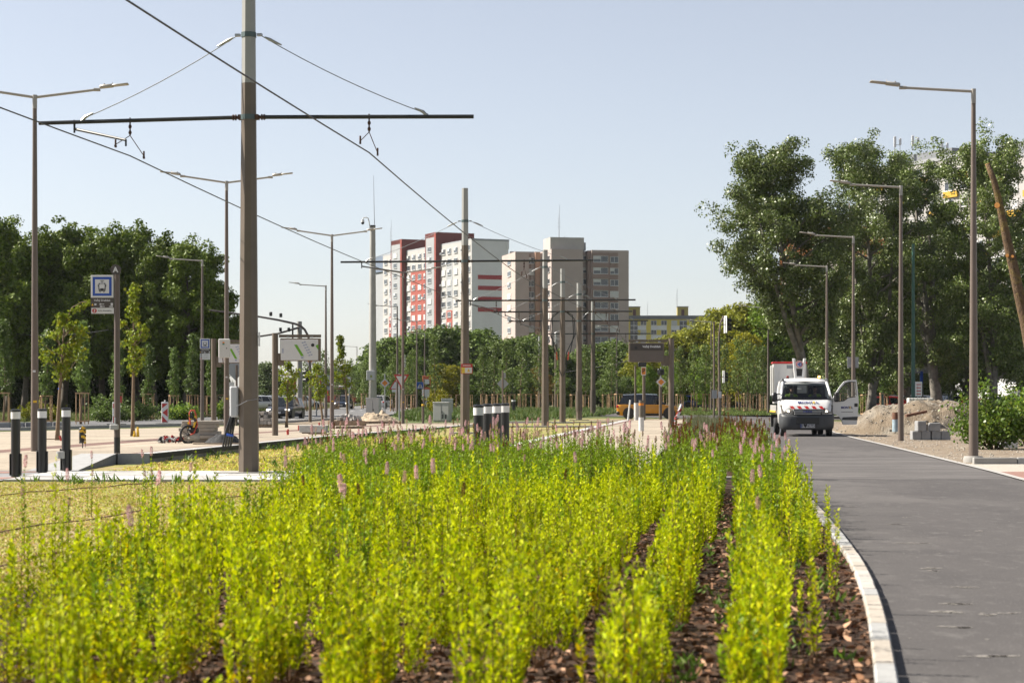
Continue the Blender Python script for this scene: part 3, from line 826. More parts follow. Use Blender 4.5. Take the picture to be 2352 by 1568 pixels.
double.put(Vector((xat(762.5, 88), 88, .1)), R(6), .97, 'two-armed lamp between the map board and the brick pallet', GL2)
double.put(Vector((xat(925.5, 108), 108, .03)), R(6), .93, 'two-armed lamp farthest along the platform, before the red tower', GL2)
# meter box on the second double lamp
mx = thing('meter_box', 'white electric box strapped to the two-armed lamp pole', 'meter box', (xat(517, 69.3), 69.3, 0))
bb = MB().box((0, -.16, zat(800, 69.3)), (.39, .16, .66), 0, bev=.02).build('box_body', mat('white_box', (.66, .66, .64), .45, 0, .03), mx)
MB().box((.09, -.245, zat(800, 69.3)), (.03, .02, .04)).build('lock', BLACK, bb)
MB().box((-.02, -.245, zat(787, 69.3)), (.07, .012, .05)).build('sticker', ORANGE, bb)
MB().box((-.02, -.245, zat(790.5, 69.3)), (.07, .012, .05)).build('sticker', mat('teal_sticker', (.02, .25, .2), .5, 0, 0), bb)
MB().tube([(-.07, -.1, zat(822, 69.3)), (-.05, -.08, zat(836, 69.3)), (.03, -.08, zat(838, 69.3)), (.06, -.1, zat(822, 69.3))], .02, 6).build('cable', BROWN2, mx)

# ================================================================ STOP SIGNS
def icon_tram(x, z, s, y, parent, bus=False):
    m = MB()
    if not bus:
        m.box((x, y, z + s * .62), (s * .34, .006, s * .035)); m.prism([(x - s * .12, z + s * .6), (x - s * .08, z + s * .6), (x, z + s * .45), (x + s * .08, z + s * .6), (x + s * .12, z + s * .6), (x, z + s * .40)], y - .003, y + .003)
    m.prism([(x - s * .30, z - s * .36), (x + s * .30, z - s * .36), (x + s * .33, z - s * .1), (x + s * .30, z + s * .38), (x - s * .30, z + s * .38), (x - s * .33, z - s * .1)], y - .003, y + .003)
    m.box((x - s * .36, y, z + s * .14), (s * .05, .006, s * .2)); m.box((x + s * .36, y, z + s * .14), (s * .05, .006, s * .2))
    m.box((x - s * .18, y, z - s * .44), (s * .08, .006, s * .1)); m.box((x + s * .18, y, z - s * .44), (s * .08, .006, s * .1))
    ic = m.build('pictogram', BLACK, parent)
    w = MB()
    w.box((x, y - .006, z + s * .07), (s * .5, .004, s * .36)); w.box((x, y - .006, z + s * .31), (s * .42, .004, s * .07))
    w.box((x - s * .2, y - .006, z - s * .2), (s * .12, .004, s * .05)); w.box((x + s * .2, y - .006, z - s * .2), (s * .12, .004, s * .05))
    w.build('pictogram_window', WHITEM, ic)
def stop_plates(parent, x, ztop, W, y, route, bus):
    k = W / .53
    p1 = MB().box((x, y, ztop - W / 2), (W, .02, W), 0, bev=.004).build('stop_plate', WHITE, parent)
    MB().box((x, y - .014, ztop - W / 2), (W * .84, .008, W * .84), 0, bev=.003).build('blue_square', BLUE, p1)
    MB().box((x, y - .02, ztop - W / 2), (W * .62, .008, W * .62)).build('white_square', WHITEM, p1)
    icon_tram(x, ztop - W / 2 - .02 * k, W * .48, y - .027, p1, bus)
    h2 = .24 * k
    p2 = MB().box((x, y, ztop - W - h2 / 2), (W, .02, h2 - .003)).build('name_plate', SIGNBR, parent)
    lettering('Veľký Draždiak', .062 * k, WHITEM, p2, (x, y - .013, ztop - W - h2 * .27), bold=.001)
    d = MB()
    d.prism([(x - W * .48, ztop - W - h2 * .78), (x - W * .38, ztop - W - h2 * .78), (x - W * .43, ztop - W - h2 * .56)], y - .016, y - .01)
    d.build('warning_triangle', YEL, p2)
    d = MB()
    for (u, v, w, hh) in ((-.30, .66, .09, .17), (-.08, .64, .07, .14), (.02, .64, .14, .05), (-.05, .86, .10, .12), (.06, .86, .10, .06), (.43, .64, .10, .22), (.33, .86, .06, .06), (.42, .86, .12, .1)):
        d.box((x + u * W, y - .013, ztop - W - h2 * v), (w * W, .006, hh * h2))
    d.build('small_symbols', WHITEM, p2)
    if not bus:
        h3 = .135 * k
        p3 = MB().box((x + .01, y - .004, ztop - W - h2 - h3 / 2), (W, .02, h3)).build('route_plate', WHITE, parent)
        MB().cyl((x - W * .34, y - .020, ztop - W - h2 - h3 / 2), (x - W * .34, y - .014, ztop - W - h2 - h3 / 2), h3 * .40, h3 * .40, 20).build('route_badge', RED, p3)
        lettering('3', h3 * .7, WHITEM, p3, (x - W * .34, y - .024, ztop - W - h2 - h3 / 2), bold=.002)
        lettering('Rača, Komisárky', h3 * .34, BLACK, p3, (x + W * .12, y - .018, ztop - W - h2 - h3 / 2))
    else:
        h3 = .32 * k
        p3 = MB().box((x, y - .004, ztop - W - h2 - h3 / 2), (W, .02, h3)).build('route_plate', WHITE, parent)
        d = MB()
        for v in (.18, .5, .8):
            d.box((x - W * .36, y - .017, ztop - W - h2 - h3 * v), (W * .16, .006, h3 * .16)); d.box((x + W * .1, y - .017, ztop - W - h2 - h3 * v), (W * .5, .006, h3 * .045))
        d.build('route_lines', mat('print_grey', (.08, .08, .085), .5, 0, 0), p3)
        MB().box((x - W * .36, y - .021, ztop - W - h2 - h3 * .82), (W * .13, .006, h3 * .15)).build('route_badge', RED, p3)
Ya = 46.9
ts = thing('tram_stop_sign', 'tram stop sign with blue tram symbol under a round letter A', 'stop sign', (xat(269, Ya), Ya, .22), 0)
MB().cyl((0, 0, .35), (0, 0, zat(630, Ya) - .22), .072, .068, 16).build('pole', mat('sign_post_brown', (.115, .085, .068), .45, 0, .05, 3), ts)
MB().cyl((0, 0, 0), (0, 0, .38), .074, .074, 16).build('pole_foot', BLACK, ts)
MB().box((-.05, -.08, .62), (.2, .13, .13), 0, bev=.02).build('junction_box', CABG, ts)
MB().cyl((-.03, -.09, .66), (-.03, -.09, .84), .022, .022, 8).build('cable_gland', GALV, ts)
dz = MB().cyl((-.03, -.03, zat(620, Ya) - .22), (-.03, .0, zat(620, Ya) - .22), .125, .125, 28).build('letter_disc', SIGNBR, ts)
lettering('A', .17, WHITEM, dz, (-.03, -.036, zat(620, Ya) - .22), bold=.006)
stop_plates(ts, -.345, zat(632, Ya) - .22, .53, -.02, '3', False)
bs = thing('bus_stop_sign', 'small bus stop plates with blue bus symbol, fixed to a lamp pole', 'stop sign', (xat(471, 106.3), 106.3, 0), 0)
stop_plates(bs, 0, zat(777.5, 106.3), .545, 0, '', True)
MB().box((-.1, .12, zat(800, 106.3)), (.3, .25, .06)).build('bracket', GALV, bs)

# ================================================================ DISPLAY PYLONS
def pylon(px, py, z, H, side, W, Hb, label, kind, gap=.10, r=.145, zt=None):
    """thick post with an arm beam and a framed display hung beside it; side = +1 display to the right"""
    p = gp(px, py, z)
    t = thing('display_pylon', label, 'display board', p, 0, 'stop display pylons')
    MB().cyl((0, 0, -.02), (0, 0, H), r, r * .98, 18).build('post', BROWN, t)
    zt = zt or H - .10
    x0 = side * (r + .02); x1 = side * (r + gap + W)
    b = MB()
    half = (x0 + x1) / 2
    b.box(((x0 + half) / 2, 0, zt), (abs(half - x0) - .015, .07, .10)); b.box(((half + x1) / 2, 0, zt), (abs(x1 - half) - .015, .07, .10))
    b.build('top_beam', BROWN, t)
    c = MB()
    for u in (.22, .78): c.box((x0 + (x1 - x0) * u, -.045, zt - .04), (.10, .02, .05))
    c.build('bracket', GALV, t)
    xc = side * (r + gap + W / 2 - .02)
    d = MB().box((xc, 0, zt - .08 - Hb / 2), (W, .22, Hb), 0, bev=.012).build('display_case', BROWN, t)
    MB().box((side * (r + gap * .5 + .02), 0, zt - .1 - Hb * .9), (gap + .16, .08, .42)).build('side_bracket', BROWN, t)
    zc = zt - .08 - Hb / 2
    if kind == 'map':
        f = MB().box((xc - W * .02, -.118, zc - .01), (W * .93, .012, Hb * .90), 0, bev=.004).build('poster', WHITEM, d)
        gm = MB(); sl = .42 * W
        def par(cx, cz, w, h, sk):
            return [(cx - w / 2 - sk / 2, cz + h / 2), (cx + w / 2 - sk / 2, cz + h / 2), (cx + w / 2 + sk / 2, cz - h / 2), (cx - w / 2 + sk / 2, cz - h / 2)]
        gm.prism(par(xc - W * .03, zc - Hb * .03, W * .075, Hb * .5, W * .17), -.130, -.126)
        gm.prism([(xc + W * .42, zc + Hb * .22), (xc + W * .45, zc + Hb * .22), (xc + W * .45, zc - Hb * .02), (xc + W * .38, zc + Hb * .16)], -.130, -.126)
        gm.build('green_stripe', mat('poster_green', (.16, .42, .02), .5, 0, .1, 20), f)
        sm = MB(); rr_ = random.Random(4)
        for i in range(6):
            for j in range(2):
                u = -.0 + i * .045 + j * .07; v = .3 - i * .11 + j * .03
                sm.box((xc + W * (.06 + u * .75), -.128, zc + Hb * v), (W * .045, .004, Hb * .05), 0)
        sm.box((xc - W * .43, -.128, zc - Hb * .05), (W * .03, .004, Hb * .2)); sm.box((xc + W * .05, -.128, zc - Hb * .35), (W * .06, .004, Hb * .07))
        sm.build('small_pictograms', mat('poster_print', (.32, .36, .52), .5, 0, .1), f)
        MB().cyl((xc + W * .31, -.132, zc + Hb * .2), (xc + W * .31, -.126, zc + Hb * .2), Hb * .075, Hb * .075, 20).build('camera_hole', BLACK, f)
    else:
        f = MB().box((xc, -.118, zc + Hb * .28), (W * .92, .012, Hb * .34), 0, bev=.004).build('name_panel', mat('panel_dark_brown', (.055, .045, .04), .5, 0, .04), d)
        MB().box((xc, -.116, zc - Hb * .18), (W * .92, .012, Hb * .52), 0, bev=.004).build('cover_panel', mat('panel_wrap', (.135, .112, .098), .6, 0, .08, 2, .3, 6), d)
        lettering('Veľký Draždiak', Hb * .15, WHITEM, f, (xc + W * .14, -.126, zc + Hb * .30), bold=.004)
        MB().cyl((xc - W * .30, -.132, zc + Hb * .24), (xc - W * .30, -.126, zc + Hb * .24), Hb * .08, Hb * .08, 20).build('camera_hole', BLACK, f)
    return t
pylon(632, 1001, .18, 3.53, 1, 1.38, .78, 'display pylon with the white map poster, right of the tall mast', 'map', r=.105)
PY2 = pylon(491, 987, .2, 3.62, 1, 1.30, .80, 'display pylon half hidden behind the tall mast and the meter box', 'map', r=.105)
pylon(1541.8, 991, .07, 3.85, -1, 1.46, .80, 'brown display pylon reading Veľký Draždiak on the right-hand stop', 'name', r=.118, gap=.20)

# ================================================================ BOLLARDS
def bollard(cover=False):
    t = thing('lit_bollard', 'x', 'bollard')
    MB().lathe([(.088, 0), (.088, 1.115)], n=20).build('post', BLACK, t)
    MB().lathe([(.092, 1.115), (.092, 1.25)], n=20).build('light_ring', mat('opal_ring', (.78, .78, .77), .35, 0, 0), t)
    MB().lathe([(.095, 1.25), (.095, 1.29), (.06, 1.30)], n=20).build('cap', BLACK, t)
    if cover:
        c = MB()
        for sg in (-1, 1): c.box((sg * .098, 0, .24), (.028, .10, .42), 0, bev=.01)
        c.build('side_guard', BLACK, t)
    return t
bol = Proto(lambda: bollard(True)); bol2 = Proto(lambda: bollard(False))
GB = 'lit bollards on the crossing'
bol.put(gp(36, 1095, .02), 0, 1, 'black bollard with white ring, leftmost of the near three', GB)
bol.put(gp(97, 1087, .02), R(4), 1, 'black bollard with white ring, middle of the near three', GB)
bol.put(gp(152, 1083, .02), R(-3), 1.01, 'black bollard with white ring and a grey cable box at its foot', GB)
for px, Y, w in ((1099, 37.6, 'leftmost'), (1120, 41.0, 'second from left'), (1141, 42.2, 'third from left'), (1160, 43.6, 'rightmost')):
    bol2.put(Vector((xat(px, Y), Y, .02)), 0, 1.07, f'black bollard with white ring, {w} of four behind the flowers', 'lit bollards behind the flowers')
jb = thing('cable_box', 'small round grey cable box on a stub beside the third bollard', 'cable box', gp(139, 1084, .02))
MB().lathe([(.085, .28), (.085, .42), (.05, .43)], n=14).build('box_body', CABG, jb)
MB().cyl((.05, 0, .28), (.09, 0, .0), .02, .02, 8).build('stub', DARKST, jb)
MB().cyl((.0, 0, .42), (.0, 0, .48), .018, .018, 8).build('gland', DARKST, jb)
fb = thing('lit_bollard', 'lone distant black bollard in the weeds by the tram masts', 'bollard', gp(1180, 952), 0, 'lit bollards on the crossing')
MB().lathe([(.13, 0), (.13, 1.05)], n=12).build('post', BLACK, fb); MB().lathe([(.17, 1.05), (.17, 1.17)], n=12).build('light_ring', mat('opal_ring', (0, 0, 0)), fb); MB().lathe([(.15, 1.17), (.15, 1.24)], n=12).build('cap', BLACK, fb)

# ================================================================ TRAFFIC SIGNALS AND ROAD SIGNS
def signal_head(parent, loc, s=1.0, back='white', face=1, visors=True, rz=0.0):
    """three-lens head; face +1 shows the lenses toward +X side on"""
    rot = Matrix.Rotation(rz, 3, 'Z'); loc = Vector(loc)
    b = MB().box(loc, (.32 * s, .14 * s, .95 * s), 0, rot=rot, bev=.03).build('signal_head', BLACK, parent)
    if back: MB().box(loc + rot @ Vector((0, -.09 * s, 0)), (.50 * s, .02, 1.15 * s), 0, rot=rot, bev=.02).build('backing_board', WHITE, b)
    if visors:
        for k in (-1, 0, 1):
            c = loc + rot @ Vector((0, .07 * s, k * .30 * s)); d = rot @ Vector((0, .24 * s, -.02))
            MB().cyl(c, c + d, .115 * s, .125 * s, 14, caps=False).build('visor', BLACK, b)
            MB().cyl(c, c + d * .08, .10 * s, .10 * s, 14).build('lens', DARKST, b)
    return b
tl = thing('traffic_light', 'curved signal pole with white-backed heads hung over the path junction', 'traffic light', gp(1653, 960), 0, 'traffic lights')
Yt = tl.location.y; zt_ = lambda py: zat(py, Yt); xt_ = lambda px: (px - 1653) * Yt / F
MB().tube([(0, 0, 0), (-.02, 0, zt_(860)), (xt_(1651), 0, zt_(815)), (xt_(1651.5), 0, zt_(770)), (xt_(1655), 0, zt_(742)), (xt_(1662), 0, zt_(726))], [.10, .085, .07, .065, .06, .06], 12).build('pole', BROWN2, tl)
signal_head(tl, (xt_(1669), 0, zt_(745)), 1.02, rz=R(-72)); signal_head(tl, (xt_(1664), 0, zt_(865)), .72, rz=R(-72))
MB().cyl((0, 0, zt_(865)), (xt_(1664), 0, zt_(865)), .03, .03, 6).build('bracket', BROWN2, tl)
MB().cyl((xt_(1655), 0, zt_(745)), (xt_(1668), 0, zt_(745)), .03, .03, 6).build('bracket', BROWN2, tl)
MB().box((0, -.12, zt_(906)), (.22, .02, .45)).build('notice', WHITEM, tl)
ca = thing('signal_pole', 'slim brown post close left of the curved signal pole', 'post', gp(1640, 962))
MB().cyl((0, 0, 0), (0, 0, zat(741, ca.location.y)), .075, .06, 10).build('pole', BROWN2, ca)
MB().box((0, 0, zat(741, ca.location.y)), (.16, .16, .1), 0, bev=.02).build('pole_cap', BROWN2, ca)
MB().box((.02, -.1, zat(905, ca.location.y)), (.34, .03, .55)).build('notice', SIGNBACK, ca)

# arched signal gantry behind the map board
ar = thing('traffic_light', 'arched signal gantry reaching over the road behind the map board', 'traffic light', gp(712.5, 969), 0, 'traffic lights')
Yr = ar.location.y; za = lambda py: zat(py, Yr); xa = lambda px: (px - 712.5) * Yr / F
MB().cyl((0, 0, 0), (0, 0, za(880)), .095, .085, 12).build('pole', BROWN, ar)
MB().tube([(0, 0, za(880)), (xa(711.5), 0, za(790)), (xa(708), 0, za(772)), (xa(700), 0, za(757)), (xa(690), 0, za(748)), (xa(676), 0, za(743)), (xa(640), 0, za(735)), (xa(594), 0, za(727)), (xa(480), 0, za(712))], [.075, .07, .07, .07, .07, .065, .06, .055, .05], 10).build('arch', mat('gantry_brown', (.085, .07, .065), .5, 0, .05), ar)
for px, py in ((622, 721), (645, 724)): MB().box((xa(px), 0, za(py)), (.16, .16, .24), 0, R(20), bev=.03).build('detector', DARKST, ar)
signal_head(ar, (xa(706), -.1, za(863)), .80, None, rz=R(60))
MB().box((xa(723), -.05, za(874)), (.42, .2, .32), 0, bev=.03).build('signal_head', BLACK, ar)
MB().prism([(xa(712) - .5, za(823)), (xa(712), za(823) - .5), (xa(712) + .5, za(823)), (xa(712), za(823) + .5)], -.02, .0).build('priority_sign', WHITE, ar)
MB().prism([(xa(712) - .30, za(823)), (xa(712), za(823) - .30), (xa(712) + .30, za(823)), (xa(712), za(823) + .30)], -.035, -.022).build('orange_diamond', ORANGE, ar)
ar2 = thing('traffic_light', 'far concrete post carrying a straight signal arm, below the arch', 'traffic light', gp(688, 950), 0, 'traffic lights')
Y2 = ar2.location.y; zb = lambda py: zat(py, Y2); xb = lambda px: (px - 688) * Y2 / F
MB().cyl((0, 0, 0), (0, 0, zb(738)), .26, .2, 12).build('pole', mat('concrete_post', (.36, .35, .32), .8, 0, .1), ar2)
MB().tube([(0, -.2, zb(752)), (xb(640), -.2, zb(766)), (xb(594), -.2, zb(773)), (xb(480), -.2, zb(786))], [.09, .08, .075, .06], 8).build('signal_arm', mat('gantry_brown', (0, 0, 0)), ar2)
for px, py in ((645, 757), (664, 757)): MB().box((xb(px), -.2, zb(py)), (.22, .2, .34), 0, bev=.03).build('detector', DARKST, ar2)
MB().cyl((xb(692), -.3, zb(756)), (xb(692), -.42, zb(756)), .13, .13, 12).build('camera', GALV, ar2)
MB().cyl((xb(673), -.2, zb(742)), (xb(673), -.2, zb(790)), .07, .07, 8).build('drop_rod', DARKST, ar2)

def road_sign(px, py, ptop, label, r=.045, col=None, cat='road sign'):
    p = gp(px, py); t = thing('road_sign', label, cat, p)
    MB().cyl((0, 0, 0), (0, 0, zat(ptop, p.y)), r, r, 10).build('post', col or GALV, t)
    Yq = p.y
    return t, (lambda q: (q - px) * Yq / F), (lambda q: zat(q, Yq))
def diamond(t, x, z, s, y=-.06, back=False):
    if back:
        MB().prism([(x - s, z), (x, z - s), (x + s, z), (x, z + s)], y, y + .015).build('sign_plate', SIGNBACK, t)
        return
    a = MB().prism([(x - s, z), (x, z - s), (x + s, z), (x, z + s)], y, y + .015).build('sign_plate', WHITE, t)
    MB().prism([(x - s * .93, z), (x, z - s * .93), (x + s * .93, z), (x, z + s * .93)], y - .008, y - .002).build('sign_border', mat('thin_black_line', (.05, .05, .05), .5, 0, 0), a)
    MB().prism([(x - s * .88, z), (x, z - s * .88), (x + s * .88, z), (x, z + s * .88)], y - .014, y - .009).build('sign_field', WHITE, a)
    MB().prism([(x - s * .6, z), (x, z - s * .6), (x + s * .6, z), (x, z + s * .6)], y - .022, y - .016).build('orange_diamond', ORANGE, a)
t, X, Z = road_sign(1479, 965, 845, 'tram signal post with a small orange P plate beside the yellow car', .10, BROWN)
MB().box((X(1478), -.13, Z(852)), (.30, .02, .52)).build('sign_plate', WHITE, t)
pp = MB().box((X(1478), -.145, Z(852)), (.24, .012, .42)).build('sign_field', ORANGE, t)
lettering('P', .36, BLACK, pp, (X(1478), -.158, Z(852)), bold=.01)
MB().box((X(1475), -.05, Z(837)), (.5, .25, .26), 0, bev=.03).build('signal_head', BLACK, t)
t, X, Z = road_sign(1517, 963, 872, 'orange and white priority diamond on a post beside the yellow car', .10, BROWN)
diamond(t, X(1518), Z(877), .335, -.14)
MB().box((X(1518), 0, Z(854)), (.42, .25, .40), 0, bev=.04).build('signal_head', BLACK, t)
MB().cyl((X(1518), -.1, Z(854)), (X(1512), -.35, Z(854)), .12, .13, 12).build('visor', BLACK, t)
MB().cyl((0, 0, Z(880)), (X(1518), 0, Z(842)), .05, .04, 8).build('post_top', GALV, t)
t, X, Z = road_sign(1459, 966, 840, 'thin brown post below the left end of the name display', .055, BROWN, 'post')
t, X, Z = road_sign(1154.5, 972, 850, 'grey back of a diamond sign on a brown post behind the bollards', .045, BROWN2)
diamond(t, X(1155), Z(881), .335, .05, True)
MB().box((X(1159), .06, Z(862)), (.13, .015, .30)).build('sign_plate', SIGNBACK, t)
t, X, Z = road_sign(543.5, 978, 838, 'grey back of a diamond sign half behind the tall mast', .055, mat('sign_post_brown', (0, 0, 0)))
diamond(t, X(540), Z(848), .56, .06, True); MB().box((X(531), .06, Z(886)), (.30, .02, .38)).build('sign_plate', WHITEM, t)
t, X, Z = road_sign(727, 955, 868, 'round red no-left-turn sign with two white panels below', .05)
MB().cyl((0, -.06, Z(878)), (0, -.05, Z(878)), .37, .37, 22).build('sign_plate', RED, t); MB().cyl((0, -.075, Z(878)), (0, -.065, Z(878)), .28, .28, 22).build('sign_field', WHITE, t)
MB().tube([(-.12, -.085, Z(879.5)), (.05, -.085, Z(876.5)), (.1, -.085, Z(881))], .035, 6).build('arrow', BLACK, t)
for q in (889, 897): MB().box((0, -.06, Z(q)), (.5, .015, .32)).build('panel', WHITE, t)
t, X, Z = road_sign(746, 946, 866, 'pair of white direction panels behind the double lamp', .05)
MB().box((0, -.06, Z(874)), (1.35, .02, 1.0)).build('panel', mat('panel_blue_grey', (.42, .45, .5), .5, 0, .05), t); MB().box((.1, -.06, Z(888)), (1.1, .02, .6)).build('panel', mat('panel_blue_grey', (0, 0, 0)), t)
t, X, Z = road_sign(802, 943, 868, 'narrow white panel of symbols behind a slim young tree', .05)
MB().box((0, -.06, Z(879)), (.30, .02, 1.2)).build('panel', WHITE, t)
for q in (873, 878, 884): MB().box((0, -.075, Z(q)), (.16, .01, .12)).build('symbol', BLACK, t)
t, X, Z = road_sign(884, 950, 858, 'tilted white diamond end-of-priority sign beyond the concrete pole', .05)
diamond(t, 0, Z(879.5), .42, -.06)
t, X, Z = road_sign(917.5, 968, 858, 'white triangular give-way sign pointing down with red rim', .05)
for nm, s, y, m_ in (('sign_plate', 1.0, -.07, RED), ('sign_field', .68, -.085, WHITE)):
    zc = Z(872); MB().prism([(X(922) - .46 * s, zc + .32 * s), (X(922) + .46 * s, zc + .32 * s), (X(922), zc - .52 * s)], y, y + .01).build(nm, m_, t)
t, X, Z = road_sign(910, 948, 874, 'red-rimmed warning triangle half behind the give-way sign', .05)
for nm, s, y, m_ in (('sign_plate', 1.0, -.07, RED), ('sign_field', .7, -.085, WHITE)):
    zc = Z(887); MB().prism([(X(908) - .55 * s, zc - .28 * s), (X(908) + .55 * s, zc - .28 * s), (X(908), zc + .62 * s)], y, y + .01).build(nm, m_, t)
MB().box((X(908), -.07, Z(897)), (.6, .015, .25)).build('panel', WHITE, t)
t, X, Z = road_sign(974, 944, 870, 'blue pedestrian crossing sign with white triangle', .05, BROWN2)
b = MB().box((X(965), -.07, Z(885)), (.64, .02, .66), 0, bev=.004).build('sign_plate', mat('crossing_blue', (.02, .10, .42), .4, 0, 0), t)
MB().prism([(X(965) - .26, Z(885) - .24), (X(965) + .26, Z(885) - .24), (X(965), Z(885) + .25)], -.095, -.085).build('sign_field', WHITE, b)
w = MB().box((X(965), -.105, Z(884)), (.07, .008, .22)); w.ball((X(965), -.105, Z(881.3)), (.045, .01, .045), 8)
w.prism([(X(965) - .12, Z(885) - .2), (X(965) - .06, Z(885) - .2), (X(965) + .02, Z(885) + .0), (X(965) - .03, Z(885) + .0)], -.109, -.101); w.prism([(X(965) + .06, Z(885) - .2), (X(965) + .12, Z(885) - .2), (X(965) + .03, Z(885) + .0), (X(965) - .02, Z(885) + .0)], -.109, -.101)
w.build('walking_figure', BLACK, b)
t, X, Z = road_sign(980, 938, 872, 'orange-red stop board with white timetable beside the walker', .06, None, 'stop sign')
MB().box((0, -.07, Z(876)), (.95, .05, 1.3), 0, bev=.02).build('stop_plate', mat('stop_orange', (.55, .12, .05), .5, 0, .05), t)
MB().box((0, -.1, Z(876.5)), (.6, .02, .55)).build('timetable', WHITEM, t); MB().box((0, -.07, Z(889)), (.8, .05, .85), 0, bev=.02).build('stop_plate', mat('stop_orange', (0, 0, 0)), t)
MB().box((-.1, -.09, Z(903)), (.85, .03, .9), 0, bev=.01).build('timetable', WHITEM, t)
t = thing('stop_pillar', 'red stop pillar with a tall upper panel and a lower box', 'stop pillar', gp(671, 934))
zq = lambda q: zat(q, t.location.y)
REDP = mat('pillar_red', (.52, .045, .04), .45, 0, .06, 2)
MB().cyl((0, 0, 0), (0, 0, zq(870)), .09, .09, 8).build('post', REDP, t)
MB().box((-.15, 0, zq(883)), (.42, .35, 1.22), 0, bev=.04).build('panel', REDP, t); MB().box((.26, .1, zq(883)), (.36, .3, 1.18), 0, bev=.04).build('panel', REDP, t)
MB().box((0, 0, zq(912)), (.85, .5, .62), 0, bev=.05).build('lower_box', REDP, t)

# concrete pole with camera, box and antenna
cp = thing('utility_pole', 'thick concrete pole with grey box and a hooked camera at its top', 'utility pole', Vector((xat(856, 122), 122, 0)))
zc = lambda q: zat(q, 122)
CP = mat('concrete_pole', (.40, .39, .36), .8, 0, .12, 2, .2, 20)
MB().cyl((0, 0, 0), (0, 0, zc(521)), .255, .165, 18).build('pole', CP, cp)
MB().cyl((0, 0, zc(521)), (0, 0, zc(517.5)), .18, .18, 14).build('pole_cap', DARKST, cp)
cm = MB().tube([(-.12, -.12, zc(530)), (-.2, -.12, zc(512)), (-.26, -.12, zc(502)), (-.4, -.12, zc(499.5)), (-.56, -.12, zc(501)), (-.60, -.12, zc(505))], .035, 8).build('camera_arm', WHITE, cp)
MB().cyl((-.60, -.12, zc(505)), (-.60, -.12, zc(511)), .09, .11, 12).build('camera_housing', WHITE, cm); MB().ball((-.60, -.12, zc(512.5)), .10, 12).build('camera_dome', BLACK, cm)
bx = MB().box((-.10, -.33, zc(862)), (.50, .22, .60), 0, bev=.02).build('control_box', mat('box_light_grey', (0, 0, 0)), cp); MB().box((-.06, -.45, zc(864)), (.12, .01, .14)).build('sticker', mat('sticker_green', (.25, .3, .05), .5, 0, 0), bx)
MB().cyl((-.2, -.2, 1.0), (-.2, -.2, zc(872)), .02, .02, 6).build('cable', BLACK, cp)
an = thing('antenna_mast', 'very thin antenna rod rising past the top of the concrete pole', 'antenna', Vector((xat(861, 150), 150, 0)))
MB().tube([(0, 0, 0), (0, 0, zat(560, 150)), (-.1, 0, zat(404, 150))], [.045, .035, .012], 6).build('rod', GALV, an)
for q in (560, 600, 650, 700, 760): MB().box((0, 0, zat(q, 150)), (.14, .14, .05)).build('clamp', GALV, an)

# ================================================================ CABINETS
def cabinet(px0, px1, ptop, py, label, depth=.55, rz=0.0, m_=None, slots=False, z=0.0):
    Y = yat(py, z); w = (px1 - px0) * Y / F; h = zat(ptop, Y) - z
    t = thing('switch_cabinet', label, 'cabinet', ((xat(px0, Y) + xat(px1, Y)) / 2, Y + depth / 2, z), rz)
    m_ = m_ or CABG
    b = MB().box((0, 0, h / 2 + .03), (w, depth, h - .12), 0, bev=.015).build('cabinet_body', m_, t)
    MB().box((0, 0, h - .03), (w + .04, depth + .05, .06), 0, bev=.015).build('cabinet_roof', m_, t)
    MB().box((0, 0, .04), (w * .96, depth * .9, .08)).build('plinth', CONC, t)
    MB().box((w * .02, -depth / 2 - .002, h / 2), (.012, .012, h * .8)).build('door_seam', DARKST, b)
    MB().box((w * .08, -depth / 2 - .012, h * .5), (.03, .02, .14)).build('handle', DARKST, b)
    return t, w, h
cabinet(842, 873, 913, 969.5, 'tall light grey street cabinet at the foot of the concrete pole', .5, R(-14), mat('cabinet_pale', (.47, .475, .48), .45, 0, .04))
t, w, h = cabinet(996.5, 1035, 923, 969, 'grey-green cabinet with two dark slots beside the red-plate mast', .5, R(-20))
for q in (.12, .32): MB().box((w * q, -.26, h * .28), (.09, .01, .26)).build('slot', DARKST, t)
cabinet(1014, 1040, 915, 956, 'taller pale cabinet standing behind the grey-green cabinet', .6, 0, mat('cabinet_pale', (0, 0, 0)))
# ================================================================ BUILDING-SITE THINGS
def mound(cx, cy, rx, ry, h, seed, n=44, flat=.15, rough=.12, peaks=()):
    """heap of loose material: a height field with slumped sides and lumps"""
    mb = MB(); rnd = random.Random(seed)
    for j in range(n + 1):
        for i in range(n + 1):
            u, v = i / n * 2 - 1, j / n * 2 - 1
            r = math.hypot(u, v)
            a = math.atan2(v, u)
            edge = 1 - .16 * noise.noise((math.cos(a) * 1.5 + seed, math.sin(a) * 1.5, seed * .7))
            q = max(0.0, 1 - r / (edge * .92))
            z = h * min(1.0, q * 1.55) ** .85
            z = z if z < h * .8 else h * .8 + (z - h * .8) * .55
            for (pu, pv, ph, pr) in peaks:
                z += ph * math.exp(-((u - pu) ** 2 + (v - pv) ** 2) / pr ** 2) * min(1, q * 4)
            if q > 0:
                z += rough * h * (noise.noise((u * 4 + seed, v * 4, 1.3)) + .6 * noise.noise((u * 11, v * 11 + seed, 3)) + .35 * noise.noise((u * 27, v * 27, seed))) * min(1, q * 5)
            mb.v.append((cx + u * rx, cy + v * ry, max(-.05, z - .04)))
    for j in range(n):
        for i in range(n):
            q = j * (n + 1) + i
            if max(mb.v[k][2] for k in (q, q + 1, q + n + 2, q + n + 1)) > -.045:
                mb.f.append([q, q + 1, q + n + 2, q + n + 1]); mb.m.append(0); mb.s.append(True)
    return mb
